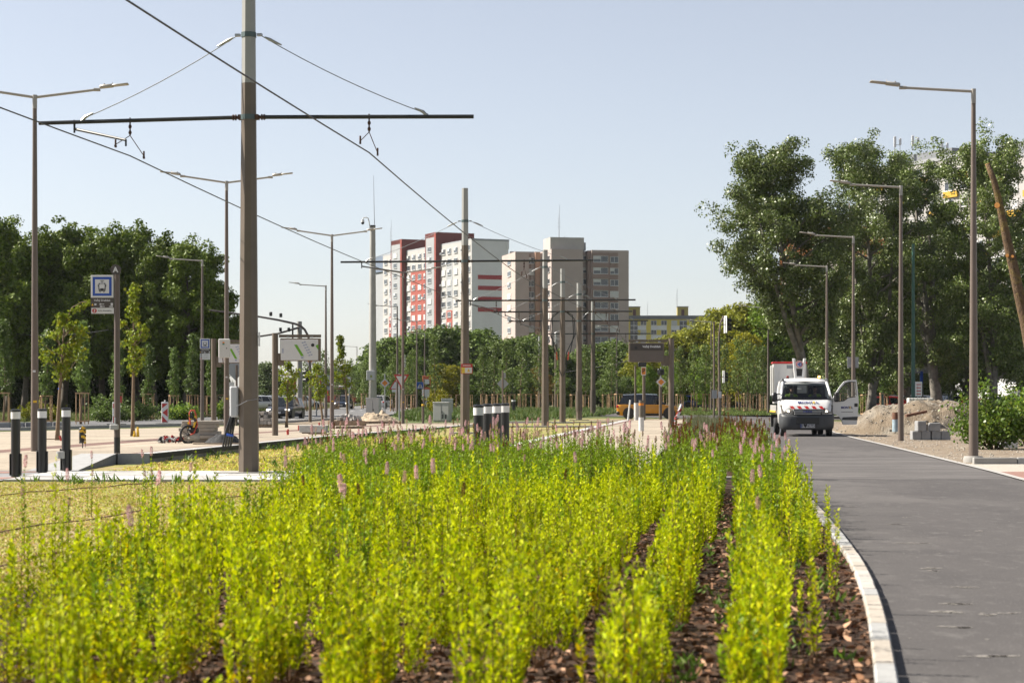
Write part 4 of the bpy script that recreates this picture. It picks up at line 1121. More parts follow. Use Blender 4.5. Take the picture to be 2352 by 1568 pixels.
def rocks(pts, smin, smax, seed):
    mb = MB(); rnd = random.Random(seed)
    for p in pts:
        s = rnd.uniform(smin, smax)
        q = [Vector(v) for v in ((1, 0, 0), (-1, 0, 0), (0, 1, 0), (0, -1, 0), (0, 0, .7), (0, 0, -.7))]
        rot = Matrix.Rotation(rnd.uniform(0, 6.28), 3, 'Z') @ Matrix.Rotation(rnd.uniform(-.6, .6), 3, 'X')
        vs = [Vector(p) + rot @ (v * s * rnd.uniform(.7, 1.25)) for v in q]
        mb.add(vs, [(0, 2, 4), (2, 1, 4), (1, 3, 4), (3, 0, 4), (2, 0, 5), (1, 2, 5), (3, 1, 5), (0, 3, 5)])
    return mb
DIRTM = groundmat('heap_dirt', [((.235, .185, .13), 1, 0, 1), ((.30, .262, .21), .55, .45, .60), ((.15, .115, .08), 2.2, .54, .68), ((.36, .325, .285), 14, .60, .72)], .95, 1.0, 17, .09)
dm = mound(17.3, 84, 4.0, 4.4, 1.36, 3, 80, rough=.15, peaks=((.5, 0, .10, .35), (-.1, -.5, .10, .2), (.2, -.55, .14, .14), (.05, -.4, -.12, .12)))
d = tag(dm.build('dirt_mound', DIRTM, fix=False), 'large mound of pale gravelly dirt beside the path, right of the van', 'dirt mound')
rnd = random.Random(8)
def on_mound(o, n, seed):
    rr = random.Random(seed); vs = [v for v in o.data.vertices if v.co.z > .05 and v.co.y < 85]
    return [rr.choice(vs).co + Vector((rr.uniform(-.05, .05), rr.uniform(-.05, .05), .01)) for _ in range(n)]
st = rocks(on_mound(d, 420, 4), .02, .075, 9).build('mound_stones', mat('loose_stone', (.36, .32, .27), .9, 0, .3, 1.2), d, fix=False); st['kind'] = 'stuff'
pts = []
while len(pts) < 2600:
    y = rnd.uniform(44, 120) if rnd.random() < .4 else rnd.uniform(46, 78); x = rnd.uniform(pathR(y) + .1, pathR(y) + 10)
    if y > 46.3: pts.append((x, y, .0))
struct('verge_stones', rocks(pts, .012, .05, 11), mat('loose_stone', (0, 0, 0)), kind='stuff', fix=False)
# granite blocks in front of the mound
blk = Proto(lambda: tag(MB().box((0, 0, .155), (.32, .34, .31), 0, bev=.018).build('granite_block', mat('grey_block', (.30, .30, .30), .85, 0, .2, 3, .4, 40)), 'x', 'granite block'))
GBk = 'granite blocks stacked by the mound'
Yb = 70.5
for px, lab in ((2103, 'granite block, bottom left of the small stack by the mound'), (2125.5, 'granite block, second from left in the bottom course by the mound'), (2148, 'granite block, third from left in the bottom course by the mound'), (2171, 'granite block, bottom right of the small stack by the mound')):
    blk.put((xat(px, Yb), Yb, .0), R(random.Random(px).uniform(-6, 6)), 1, lab, GBk)
blk.put((xat(2114, Yb), Yb, .31), R(9), (1.0, 1, 1.15), 'granite block standing upper left on the small stack by the mound', GBk)
blk.put((xat(2146, Yb), Yb, .31), R(-5), (1.22, 1, .95), 'wide granite block lying upper right on the small stack by the mound', GBk)
tag(MB().box((xat(2314.5, 60), 60, .08), (.54, .25, .19), 0, R(3), bev=.015).build('white_block', WHITEM), 'white kerb block lying in front of the leafy bush', 'block')
bp = thing('rusty_drum', 'rusty blue steel pipe stub half buried in the dirt mound', 'pipe', (xat(2058, 80.4), 80.4, .1))
MB().cyl((0, 0, 0), (0, .02, .50), .15, .15, 14).build('lower_shell', mat('faded_blue', (.30, .40, .47), .7, 0, .3, 6), bp)
MB().cyl((0, .02, .50), (0, .03, .78), .155, .15, 14, caps=False).build('rusty_rim', mat('rust', (.16, .075, .045), .9, 0, .4, 8), bp)
bm_ = thing('rusty_beam', 'rusty steel plate sticking out of the mound beside the pole', 'steel plate', (xat(2090, 80.6), 80.6, .78))
MB().box((.25, 0, .05), (.85, .35, .10), 0, rot=Matrix.Rotation(R(-12), 3, 'Y')).build('plate', mat('rust', (0, 0, 0)), bm_)
wb = thing('concrete_barrier', 'white barrier block strapped with wires on top of the mound', 'barrier', (xat(2113, 120), 120, 0))
MB().box((0, 0, 1.15), (1.5, .6, .50), 0, bev=.05).build('wrapped_block', mat('white_cloth', (.62, .60, .56), .8, 0, .12, 3), wb)
sw = MB()
for q in range(7): sw.cyl((-.66 + q * .22, -.31, .88), (-.66 + q * .22, -.31, 1.42), .008, .008, 5)
sw.build('wire', DARKST, wb); MB().box((0, 0, .45), (1.4, .5, .9)).build('base_block', CONC, wb)

# pallets, slabs, heaps on the left platform
def pallet(t, w, d, z=0.0, rz=0):
    m = MB()
    for q in (-1, 0, 1): m.box((0, q * (d / 2 - .06), z + .06), (w, .1, .10))
    for q in range(6): m.box((-w / 2 + .07 + q * (w - .14) / 5, 0, z + .125), (.12, d, .025))
    for q in (-1, 0, 1): m.box((q * (w / 2 - .08), 0, z + .02), (.12, d, .03))
    return m.build('pallet_deck', WOODG, t)
def cubes(n, w, d, h, seed, s=(.1, .16)):
    m = MB(); r_ = random.Random(seed)
    for i in range(n):
        q = r_.uniform(*s); u, v = r_.uniform(-1, 1), r_.uniform(-1, 1)
        z = r_.random() * h * (1 - .7 * max(abs(u), abs(v)))
        m.box((u * w / 2, v * d / 2, z + q / 2), (q, q * r_.uniform(.8, 1.2), q), r_.choice((0, 1)), rot=Matrix.Rotation(r_.uniform(0, 3), 3, 'Z') @ Matrix.Rotation(r_.uniform(-.5, .5), 3, 'X'), bev=.008)
    return m
SET1 = mat('sett_pale', (.55, .51, .47), .85, 0, .2, 4, .3, 40); SET2 = mat('sett_grey', (.36, .34, .32), .85, 0, .2, 4, .3, 40)
zp = platz(88)
t = thing('sett_pallet', 'wooden pallet with a loose heap of pale granite setts', 'pallet', (xat(804, 88), 88, zp))
pallet(t, 1.38, .9, .12); pallet(t, 1.2, .9, -.04)
MB().box((0, -.44, .28), (1.38, .04, .14)).build('side_board', WOODG, t)
cubes(46, 1.1, .7, .36, 3).build('setts', [SET1, SET2], t, (0, 0, .27), fix=False)['kind'] = 'stuff'
t = thing('sett_pallet', 'low pallet stacked with grey-white setts in front of the dark hatchback', 'pallet', (xat(608, 92), 92, platz(92)))
pallet(t, 1.0, .8, 0)
m = MB(); r_ = random.Random(6)
for k in range(4):
    for i in range(6):
        for j in range(3):
            if k > 1 and r_.random() < .4: continue
            m.box((-.42 + i * .165 + r_.uniform(-.02, .02), -.3 + j * .28, .15 + k * .15 + .07), (.155, .25, .14), r_.choice((0, 1)), r_.uniform(-.15, .15), bev=.01)
m.build('setts', [SET1, SET2], t, fix=False)['kind'] = 'stuff'
sd = mound(xat(866, 113), 113, 1.35, 1.1, .40, 12, 56, rough=.34, peaks=((-.4, 0, .13, .22), (-.1, .1, .10, .12), (.22, .1, .20, .15), (.42, 0, .10, .12)))
tag(sd.build('sand_heap', mat('sand', (.42, .335, .24), .95, 0, .14, 2, .6, 30), None, (0, 0, .12), fix=False), 'heap of yellow sand on boards beside the concrete pole', 'sand heap')
tag(MB().box((xat(872, 112), 112, .04), (2.1, 1.9, .05), 0, R(6)).box((xat(872, 112), 111.0, .05), (2.1, .08, .14), 0, R(6)).box((xat(850, 112), 111.2, .02), (.1, 1.6, .1)).build('sand_boards', WOODG), 'wooden boards under the sand heap', 'boards')
Ys = 58.3
t = thing('slab_stack', 'staggered stack of six pale stone slabs on the platform', 'slab stack', (xat(457, Ys), Ys, .22))
r_ = random.Random(2)
for k, (x, w) in enumerate(((.02, .92), (.05, .98), (.06, 1.06), (-.04, 1.04), (.02, 1.02), (.09, 1.10))):
    tag_o = MB().box((x + .02, r_.uniform(-.05, .05), .05 + k * .104), (w, .72, .098), 0, R(r_.uniform(-1.5, 1.5)), bev=.008).build('slab', mat('slab_stone', (.40, .355, .30), .85, 0, .12, 3, .3, 30), t)
gh = mound(xat(517, 57.5), 57.5, .62, .5, .28, 7, 26, rough=.2)
gh_o = tag(gh.build('grit_heap', mat('black_grit', (.03, .031, .034), .9, 0, .4, 9, 1.0, 40), None, (0, 0, .22), fix=False), 'small heap of black grit beside the slab stack', 'grit heap')
t = thing('granite_slab', 'long granite kerb slab lying on the left platform', 'granite slab', (xat(722, 73), 73, platz(73)), R(-16))
MB().box((0, 0, .17), (1.06, .34, .26), 0, bev=.012).build('slab', GR2, t); MB().box((0, 0, .02), (.9, .2, .05)).build('spacer', WOODG, t)
tag(MB().box((xat(752, 71), 71, platz(71) + .012), (1.35, .08, .03), 0, R(9)).build('timber_lath', WOODG), 'thin timber lath on the paving before the granite slab', 'lath')
tag(MB().box((xat(505, 55.6), 55.6, .235), (1.5, .10, .035), 0, R(1)).build('timber_lath', WOODG), 'long dark lath on the paving beside the slab stack', 'lath')
tag(MB().box((xat(120, 61.5), 61.5, .235), (1.1, .09, .03), 0, R(-6)).build('timber_lath', WOODG), 'short dark lath at the foot of the nearer young tree', 'lath')
# site wheel with hose and tape, tape heap
t = thing('hose_cart', 'two-wheeled hose cart hung with red hose and yellow-black tape', 'cart', (xat(437, 57), 57, .22))
def wheel_mesh(r, w, n=22, sp=7):
    m = MB()
    m.tube([(r * math.cos(2 * math.pi * i / n), 0, r + r * math.sin(2 * math.pi * i / n)) for i in range(n + 1)], w, 7, 0, caps=False)
    for k in range(sp): m.cyl((0, 0, r), (r * math.cos(2 * math.pi * k / sp), 0, r + r * math.sin(2 * math.pi * k / sp)), .008, .008, 5)
    m.cyl((0, -.05, r), (0, .05, r), .035, .035, 8)
    return m
wheel_mesh(.245, .036).build('wheel', RUBBER, t, (-.04, -.12, 0), R(38))
MB().box((.10, 0, .17), (.34, .24, .22), 0, R(12), bev=.06).build('bag', mat('grey_bag', (.45, .42, .36), .8, 0, .2, 6), t)
MB().box((.1, 0, .36), (.28, .2, .18), 0, R(20), bev=.05).build('motor', BLACK, t)
MB().tube([(.02, 0, .2), (.0, -.02, .55), (-.02, 0, .85), (.02, 0, .93), (.12, 0, .93), (.16, 0, .8), (.2, -.02, .5), (.12, -.1, .28), (.0, -.12, .22)], .025, 7).build('hose', mat('hose_red', (.55, .06, .03), .5, 0, .1), t)
tp = MB(); r_ = random.Random(14)
for k in range(18):
    c = Vector((r_.uniform(-.05, .17), r_.uniform(-.1, .06), r_.uniform(.38, .82)))
    tp.box(c, (r_.uniform(.05, .09), .012, r_.uniform(.06, .15)), r_.choice((0, 1)), rot=Matrix.Rotation(r_.uniform(-.9, .9), 3, 'Y') @ Matrix.Rotation(r_.uniform(-.6, .6), 3, 'Z'))
tp.build('warning_tape', [YEL, BLACK], t, fix=False)
t = thing('tape_heap', 'crumpled red, white and black tape heap left of the hose cart', 'tape', (xat(392, 57), 57, .22))
tp = MB()
for k in range(110):
    u = r_.uniform(-1, 1); c = Vector((u * .33, r_.uniform(-.12, .12), r_.uniform(.02, .19) * (1 - .45 * abs(u)) + .02))
    tp.box(c, (r_.uniform(.05, .11), .01, r_.uniform(.04, .08)), r_.choice((0, 1, 1, 2, 2)), rot=Matrix.Rotation(r_.uniform(-1.4, 1.4), 3, 'Y') @ Matrix.Rotation(r_.uniform(-1.3, 1.3), 3, 'X'))
tp.ball((-.27, .02, .09), (.09, .08, .10), 8, 2)
tp.build('tape', [RED, WHITE, BLACK], t, fix=False)
t = thing('wrapped_stub', 'pipe stub wrapped in yellow and black tape on the platform', 'pipe stub', (xat(188, 51.5), 51.5, .22))
MB().cyl((0.02, 0, 0), (.02, 0, .2), .014, .014, 6).build('stem', BLACK, t)
tp = MB()
for k in range(26):
    a = r_.uniform(0, 6.28); z = r_.uniform(.14, .52)
    tp.box((.02 + .075 * math.cos(a), .075 * math.sin(a), z), (.085, .012, .06), r_.choice((0, 0, 1)), rot=Matrix.Rotation(a + 1.57, 3, 'Z') @ Matrix.Rotation(r_.uniform(-.6, .6), 3, 'Y'))
tp.lathe([(.02, .13), (.07, .2), (.075, .5), (.03, .54)], n=10, mi=1); tp.build('tape', [YEL, BLACK], t, fix=False)
MB().tube([(.05, 0, .2), (.10, 0, .1), (.09, 0, .02)], .006, 5).build('wire_end', BLACK, t)
def stubs(px, Y, specs, label, m_):
    z = platz(Y); t = thing('pipe_stub', label, 'pipe stub', (xat(px, Y), Y, z), 0, 'coloured pipe stubs')
    for (x, h, tilt) in specs:
        MB().cyl((x, 0, 0), (x + tilt, 0, h), .035, .035, 8).build('pipe', m_, t)
REDPL = mat('red_plastic', (.50, .035, .025), .45, 0, .1)
stubs(314, 66, ((-.05, .20, -.03), (.02, .33, .02), (.06, .22, -.02), (-.10, .10, .02)), 'cluster of yellow pipe stubs at the second young tree', YEL)
stubs(141, 60, ((0, .16, -.05),), 'leaning red pipe stub at the nearer young tree', REDPL)
stubs(661, 70, ((0, .16, -.02), (.01, .2, .0)), 'red and yellow pipe stub right of the map pylon', REDPL)
stubs(686, 82, ((0, .2, 0), (.05, .06, .06)), 'red pipe stub before the slim tree by the hatchback', REDPL)
stubs(827.5 - 92, 84, ((0, .3, -.05), (.08, .16, .0), (.12, .14, .02)), 'red pipe stubs beside the double lamp by the pallet', REDPL)
# posts
t = thing('post', 'short brown post with a yellow top by the verge', 'post', gp(971.5, 972))
MB().cyl((0, 0, 0), (0, 0, 1.0), .07, .07, 10).build('pole', BROWN, t); MB().cyl((0, 0, .98), (0, 0, 1.08), .085, .07, 10).build('cap', YEL, t)
Yq = 84
t = thing('post', 'stout brown post with an orange band before the yellow car', 'post', (xat(1473, Yq), Yq, .07))
zz = lambda q: zat(q, Yq) - .07
MB().cyl((0, 0, 0), (0, 0, zz(958)), .112, .112, 16).build('white_foot', WHITE, t); MB().cyl((0, 0, zz(958)), (0, 0, zz(919)), .105, .105, 16).build('pole', mat('post_brown_grey', (.15, .13, .10), .5, 0, .05), t)
MB().cyl((0, 0, zz(931)), (0, 0, zz(925.5)), .109, .109, 16).build('orange_band', ORANGE, t)
t = thing('post', 'white wrapped post behind the orange-banded post', 'post', gp(1462.5, 966))
MB().cyl((0, 0, 0), (0, 0, zat(925, t.location.y)), .17, .17, 14).build('pole', mat('wrapped_white', (.60, .58, .56), .8, 0, .12, 4), t)
t = thing('post', 'thin leaning white stake behind the yellow car tail', 'post', gp(1442, 968))
MB().cyl((0, 0, 0), (.14, 0, zat(918, t.location.y)), .055, .045, 8).build('pole', WHITE, t)
t = thing('tape_barrier', 'leaning post wound with red, white and black tape', 'barrier', (xat(1556, 92), 92, .05))
tp = MB()
for k in range(60):
    u = r_.random(); a = r_.uniform(0, 6.28); c = Vector((-.18 + u * .36 + .07 * math.cos(a), .07 * math.sin(a), .06 + u * 1.0))
    tp.box(c, (.12, .012, .06), r_.choice((0, 1, 1, 2)), rot=Matrix.Rotation(a + 1.57, 3, 'Z') @ Matrix.Rotation(r_.uniform(-.5, .5), 3, 'Y'))
tp.tube([(-.18, 0, 0), (.0, 0, .55), (.18, 0, 1.1)], .05, 8, 1)
for k in range(16): tp.box((r_.uniform(-.3, .05), r_.uniform(-.1, .1), r_.uniform(.03, .2)), (.14, .02, .08), r_.choice((0, 1, 2)), rot=Matrix.Rotation(r_.uniform(-1, 1), 3, 'Y'))
tp.build('wound_tape', [RED, WHITE, BLACK], t, fix=False)
# beacon boards on the road
def beacon(px, py, w, label, H=1.22, z=0):
    p = gp(px, py, z); t = thing('beacon_board', label, 'beacon board', p, 0, 'red and white beacon boards')
    b = MB().box((0, 0, .12 + H / 2 - .06), (w, .05, H - .12), 0, bev=.02).build('board', WHITE, t)
    s = MB()
    for k, zz_ in enumerate((.16, .50, .86)):
        hh = .36
        if k == 1: s.prism([(-w * .36, zz_ + .16), (w * .40, zz_ - .06 + .0), (w * .40, zz_ + .38)], -.036, -.028)
        else:
            s.prism([(-w * .42, zz_), (w * .42, zz_) if k == 0 else (-w * .42, zz_ - .02), (-w * .42, zz_ + .34) if k == 0 else (w * .42, zz_ + .28)] if k == 0 else [(-w * .42, zz_ + .02), (w * .42, zz_ + .27), (-w * .42, zz_ + .27)], -.036, -.028)
    s.build('red_arrow', RED, b)
    f = MB()
    f.box((0, 0, .05), (.95, .4, .10), 0, bev=.03); f.build('foot', RUBBER, t)
    f = MB()
    for q in (-.3, -.05, .2): f.box((q, -.205, .05), (.12, .01, .07))
    f.build('foot_reflector', GALV, t)
    MB().cyl((0, 0, H), (0, 0, H + .1), .04, .04, 8).build('carry_knob', WHITE, t)
    return t
beacon(379, 976, .36, 'red and white beacon board standing clear on the road edge')
t = beacon(267.5, 977, .40, 'red and white beacon board half hidden by the stop sign pole'); MB().box((.2, .05, 1.35), (.14, .05, .35)).build('lamp', REDPL, t)
beacon(534, 975, .36, 'red and white beacon board beside the tall mast', 1.3)
lb = MB()
for i in range(5): lb.box((xat(10 + i * 28, 97), 97 + i * .35, .12), (.58, .32, .26), 0, R(-2), bev=.015)
tag(lb.build('kerb_barrier', mat('kerb_concrete_grey', (.25, .26, .27), .85, 0, .12)), 'low grey concrete barrier along the far left road edge', 'barrier')
# ================================================================ VEHICLES
TYRE, RIM = RUBBER, mat('alloy_rim', (.42, .43, .45), .3, .8, .05)
def wheel(parent, x, y, r, w, rim=RIM, spokes=True, dark=False):
    wl = bpy.data.objects.new('wheel', None); COL.objects.link(wl); wl.parent = parent; wl.location = (x, y, r)
    m = MB()
    prof = [(r * .66, -w / 2), (r * .93, -w / 2), (r, -w * .32), (r, w * .32), (r * .93, w / 2), (r * .66, w / 2)]
    n = 26
    vs = [Vector((rr * math.cos(2 * math.pi * k / n), yy, rr * math.sin(2 * math.pi * k / n))) for rr, yy in prof for k in range(n)]
    m.add(vs, [(i * n + k, i * n + (k + 1) % n, (i + 1) * n + (k + 1) % n, (i + 1) * n + k) for i in range(5) for k in range(n)], 0, True)
    m.build('tyre', TYRE, wl)
    m = MB()
    sg = 1 if y > 0 else -1
    m.cyl((0, -w * .3, 0), (0, w * .3, 0), r * .67, r * .67, 22, 1)
    for k in range(5 if spokes else 0):
        a = 2 * math.pi * k / 5
        for da in (-.16, .16):
            m.box((math.cos(a + da) * r * .37, sg * w * .36, math.sin(a + da) * r * .37), (r * .62, .03, r * .10), 0, rot=Matrix.Rotation(-(a + da), 3, 'Y'))
    m.tube([(r * .64 * math.cos(2 * math.pi * i / 20), sg * w * .36, r * .64 * math.sin(2 * math.pi * i / 20)) for i in range(21)], .018, 5, 0, caps=False)
    m.cyl((0, sg * w * .2, 0), (0, sg * w * .42, 0), r * .14, r * .12, 10, 0)
    m.build('rim', [rim, BLACK], wl)
    return wl
def sec(x, hw, z0, z1, rb=.12, rt=.10, tuck=.06):
    """rounded body cross-section at station x"""
    h = z1 - z0
    half = [(hw - tuck - rb, z0), (hw - tuck, z0 + rb * .7), (hw, z0 + h * .45), (hw - .01, z1 - rt * 1.3), (hw - rt * .45, z1 - rt * .35), (hw - rt * 1.6, z1)]
    return [Vector((x, y, z)) for y, z in half] + [Vector((x, -y, z)) for y, z in half[::-1]]
GLASSC = mat('car_glass', (.012, .016, .02), .06, 0, 0, spec=.7)
HEADL = mat('headlight_glass', (.55, .57, .6), .12, .2, 0, spec=.8); TAILL = mat('tail_light', (.40, .012, .012), .2, 0, 0)
def car(name, label, loc, rz, paint, L=4.3, W=1.79, H=1.47, roof=None, kind='hatch', lights=False, group='passing cars', cat='car', rails=False, simple=False):
    """x forward, y left; body lofted from sections, greenhouse with real window panes"""
    t = thing(name, label, cat, loc, rz, group)
    hw = W / 2; bel = H * .60; f = L / 2; b = -L / 2
    secs = [sec(b, hw * .80, .36, bel * .82, .05, .05), sec(b + .06, hw * .92, .27, bel * .97), sec(b + .30, hw * .985, .21, bel), sec(b + L * .22, hw, .20, bel), sec(-.1, hw, .20, bel), sec(f - L * .30, hw, .20, bel * .985),
            sec(f - L * .20, hw * .99, .20, bel * .955), sec(f - .45, hw * .965, .21, bel * .88), sec(f - .14, hw * .88, .24, bel * .76), sec(f - .03, hw * .76, .30, bel * .62, .06, .08), sec(f, hw * .66, .36, bel * .50, .04, .05)]
    body = MB().loft(secs).build('body', paint, t, sharp=50)
    suv = kind == 'suv'
    xr0 = b + (.12 if kind != 'saloon' else .75); xr1 = b + (.42 if kind != 'saloon' else 1.3); xf1 = f - L * (.40 if not suv else .37); xf0 = f - L * (.26 if not suv else .25)
    zb, zr = bel - .03, H
    wb, wr = hw - .06, hw * .76
    def greens(ins):
        return [(xr0, wb * .93, zb), (xr1, wr * .95, zr - .05), (xf1, wr, zr - .03), (xf0, wb * .95, zb)]
    R0 = Vector((xr0, wb * .93, zb)); R1_ = Vector((xr1, wr * .94, zr - .06)); F1_ = Vector((xf1, wr, zr - .04)); F0 = Vector((xf0, wb * .96, zb))
    mid = Vector((lerp(xr1, xf1, .55), wr * 1.0, zr - .01)); mb0 = Vector((lerp(xr0, xf0, .5), wb, zb))
    my = lambda v: Vector((v.x, -v.y, v.z))
    c = MB(); vs = [R0, R1_, mid, F1_, F0, mb0]; vs += [my(v) for v in vs]
    c.add(vs, [(0, 1, 2, 5), (5, 2, 3, 4), (6, 11, 8, 7), (11, 10, 9, 8), (0, 6, 7, 1), (3, 9, 10, 4)])
    c.build('cabin', roof or paint, t)
    rf = MB()
    top = [(v.x, v.y, v.z) for v in (R1_, mid, F1_)]
    rs = []
    for v in (R1_, mid, F1_):
        rs.append([Vector((v.x, v.y * q, v.z + .035 * (1 - q * q) + .012)) for q in (1.0, .8, .4, 0, -.4, -.8, -1.0)])
    rf.loft(rs, closed=False, caps=False); rf.build('roof', roof or paint, t)
    g = MB()
    def pane(a, b_, c_, d, k=.10, off=.012):
        ce = (a + b_ + c_ + d) / 4; n = (b_ - a).cross(c_ - a).normalized()
        if n.dot(ce - Vector((0, 0, .7))) < 0: n = -n
        g.add([p.lerp(ce, k) + n * off for p in (a, b_, c_, d)], [(0, 1, 2, 3)])
    for fn in (lambda v: v, my):
        bq = lambda u, w: fn(R0.lerp(mb0, u * 2) if u <= .5 else mb0.lerp(F0, u * 2 - 1)).lerp(fn(R1_.lerp(mid, u * 2) if u <= .5 else mid.lerp(F1_, u * 2 - 1)), w)
        for (u0, u1) in ((.04, .22), (.24, .50), (.52, .80)):
            pane(bq(u0, .08), bq(u1, .08), bq(u1, .90), bq(u0, .90), .02)
        pane(bq(.82, .08), bq(.97, .08), bq(.92, .60), bq(.82, .86), .03)
    pane(F0, my(F0), my(F1_), F1_, .07); pane(R0, my(R0), my(R1_), R1_, .10)
    g.build('window', GLASSC, t, fix=False)
    wr_ = .325 if not suv else .345
    xw = (b + L * .19, f - L * .185)
    for x in xw:
        for sg in (-1, 1):
            wheel(t, x, sg * (hw - .13), wr_, .21)
            MB().cyl((x, sg * (hw - .26), wr_ + .02), (x, sg * (hw + .006), wr_ + .02), wr_ + .055, wr_ + .055, 24).build('wheel_arch', BLACK, t)
    if suv:
        m = MB()
        m.box((0, 0, .30), (L * .45, W + .02, .12), 0, bev=.03); m.box((b + .12, 0, .40), (.26, W * .93, .26), 0, bev=.06); m.box((f - .15, 0, .36), (.22, W * .86, .18), 0, bev=.05)
        m.build('cladding', BLACK, t)
    m = MB()
    m.box((f - .06, 0, bel * .58), (.10, W * .46, .11), 0, bev=.03); m.box((f - .035, 0, .35), (.10, W * .62, .14), 0, bev=.03)
    m.build('grille', BLACK, t)
    for sg in (-1, 1):
        MB().box((f - .20, sg * hw * .70, bel * .70), (.26, .30, .13), 0, R(-28) * sg, bev=.04).build('headlight', mat('lit_headlight', (.9, .9, .9), .2, 0, 0, emit=(1, .95, .85), es=2.5) if lights else HEADL, t)
        MB().box((b + .09, sg * hw * .78, bel * .84), (.16, .30, .17), 0, R(20) * sg, bev=.04).build('tail_light', TAILL, t)
        mr = MB().box((xf0 - .32, sg * (hw + .05), bel + .06), (.14, .18, .13), 0, bev=.04); mr.build('mirror', paint if not suv else BLACK, t)
        MB().box((-.05, sg * (hw + .004), bel * .84), (.16, .02, .03)).box((-.95, sg * (hw + .004), bel * .84), (.16, .02, .03)).build('door_handle', paint, t)
        if rails: MB().tube([(xr1 + .15, sg * wr * .9, H + .02), (xr1 + .3, sg * wr * .9, H + .06), (xf1 - .3, sg * wr * .93, H + .07), (xf1 - .1, sg * wr * .93, H + .03)], .018, 6).build('roof_rail', GALV if not roof else BLACK, t)
    MB().box((f + .008, 0, .44), (.02, .50, .11)).build('number_plate', WHITEM, t)
    MB().box((b - .012, 0, bel * .62), (.02, .50, .11)).build('number_plate', WHITEM, t)
    return t
def paint(name, c, met=.2): return mat(name, c, .28, met, .03, 2, coat=.5)
P_DK = paint('paint_charcoal', (.035, .038, .045), .3); P_NV = paint('paint_navy', (.018, .03, .06), .3); P_WH = paint('paint_white', (.74, .74, .75), 0); P_GO = paint('paint_gold', (.62, .27, .015), .25)
P_RD = paint('paint_red', (.45, .02, .025), .1); P_SI = paint('paint_silver', (.42, .44, .47), .4); P_BL = paint('paint_blue', (.03, .06, .30), .2); P_GY = paint('paint_grey', (.14, .15, .17), .4); P_OR = paint('paint_orange', (.7, .28, .02), .1)
def cpos(px, py, Y=None):
    p = gp(px, py) if Y is None else Vector((xat(px, Y), Y, 0)); return p
car('car', 'dark charcoal hatchback with headlights on, nearest on the road', (xat(656, 135), 135, -.04), R(-99), P_DK, 4.2, 1.80, 1.46, lights=True)
car('car', 'dark navy car with lit headlights coming round the bend', (xat(788, 222), 222, 0), R(-93), P_NV, 4.5, 1.84, 1.50, lights=True)
car('car', 'white hatchback seen from behind beyond the street cabinet', (xat(877, 224), 224, 0), R(78), P_WH, 4.3, 1.80, 1.50)
car('car', 'golden yellow car with black roof standing behind the stop posts', (xat(1490, 132), 132, 0), R(-3), P_GO, 4.25, 1.78, 1.62, roof=mat('black_roof', (.012, .013, .02), .2, 0, 0, coat=.5), kind='suv', rails=True)
# parked cars under the trees on the right
GP = 'cars parked under the poplars'
car('car', 'dark grey parked estate, leftmost behind the mound', (xat(2030, 168), 168, 0), R(70), P_GY, 4.5, 1.8, 1.5, group=GP, rails=True)
car('car', 'silver parked car behind the red one at the mound', (xat(2068, 172), 172, 0), R(12), P_SI, 4.3, 1.8, 1.5, group=GP)
car('car', 'red parked car just left of the mound pole', (xat(2058, 158), 158, 0), R(-12), P_RD, 4.2, 1.8, 1.45, group=GP)
car('car', 'silver parked car left of the thick poplar trunk', (xat(2118, 178), 178, 0), R(14), P_SI, 4.4, 1.8, 1.55, group=GP)
car('car', 'dark parked car right of the thick poplar trunk', (xat(2180, 170), 170, 0), R(200), P_NV, 4.6, 1.85, 1.55, group=GP, rails=True)
car('car', 'blue-grey parked car with red tail light behind the bush top', (xat(2218, 160), 160, 0), R(60), P_GY, 4.5, 1.8, 1.5, group=GP, kind='saloon')
car('car', 'large silver saloon parked behind the leafy bush', (xat(2312, 152), 152, 0), R(6), paint('paint_pale_blue', (.46, .50, .56), .3), 4.8, 1.85, 1.45, group=GP, kind='saloon')
car('car', 'red car peeping between bush and right lamp', (xat(2240, 146), 146, 0), R(-150), P_RD, 4.1, 1.75, 1.30, group=GP)
GQ = 'cars parked beyond the guarded young trees'
for i, (px, pt, ln, lab) in enumerate(((1601, P_BL, 4.1, 'small blue parked car beyond the tree guards'), (1619, P_OR, 4.2, 'orange parked car beyond the tree guards'), (1636, P_WH, 4.2, 'white parked car beyond the tree guards'), (1655, P_SI, 4.4, 'silver parked car beyond the tree guards'), (1685, P_GY, 4.4, 'dark grey parked car beyond the tree guards'), (1712, P_RD, 4.4, 'red parked car beyond the tree guards'), (1738, P_NV, 4.3, 'navy parked car beyond the tree guards'))):
    Y = 236 + (i % 3) * 7
    car('car', lab, (xat(px, Y), Y, 0), R((8, 185, 60, 5, 170, -10, 60)[i]), pt, ln, 1.78, 1.48, group=GQ)
for i, (px, Y, pt, rz, lab) in enumerate(((612, 205, P_WH, 10, 'white car far beyond the hatchback, left end'), (632, 210, P_SI, 5, 'silver car far beyond the hatchback roof'), (700, 225, P_WH, 0, 'white car far behind the signal pole'), (408, 190, P_WH, 5, 'white car far under the dark trees'), (455, 195, P_RD, 5, 'red car far under the dark trees'))):
    car('car', lab, (xat(px, Y), Y, 0), R(rz), pt, 4.3, 1.78, 1.48, group='far parked cars on the left')
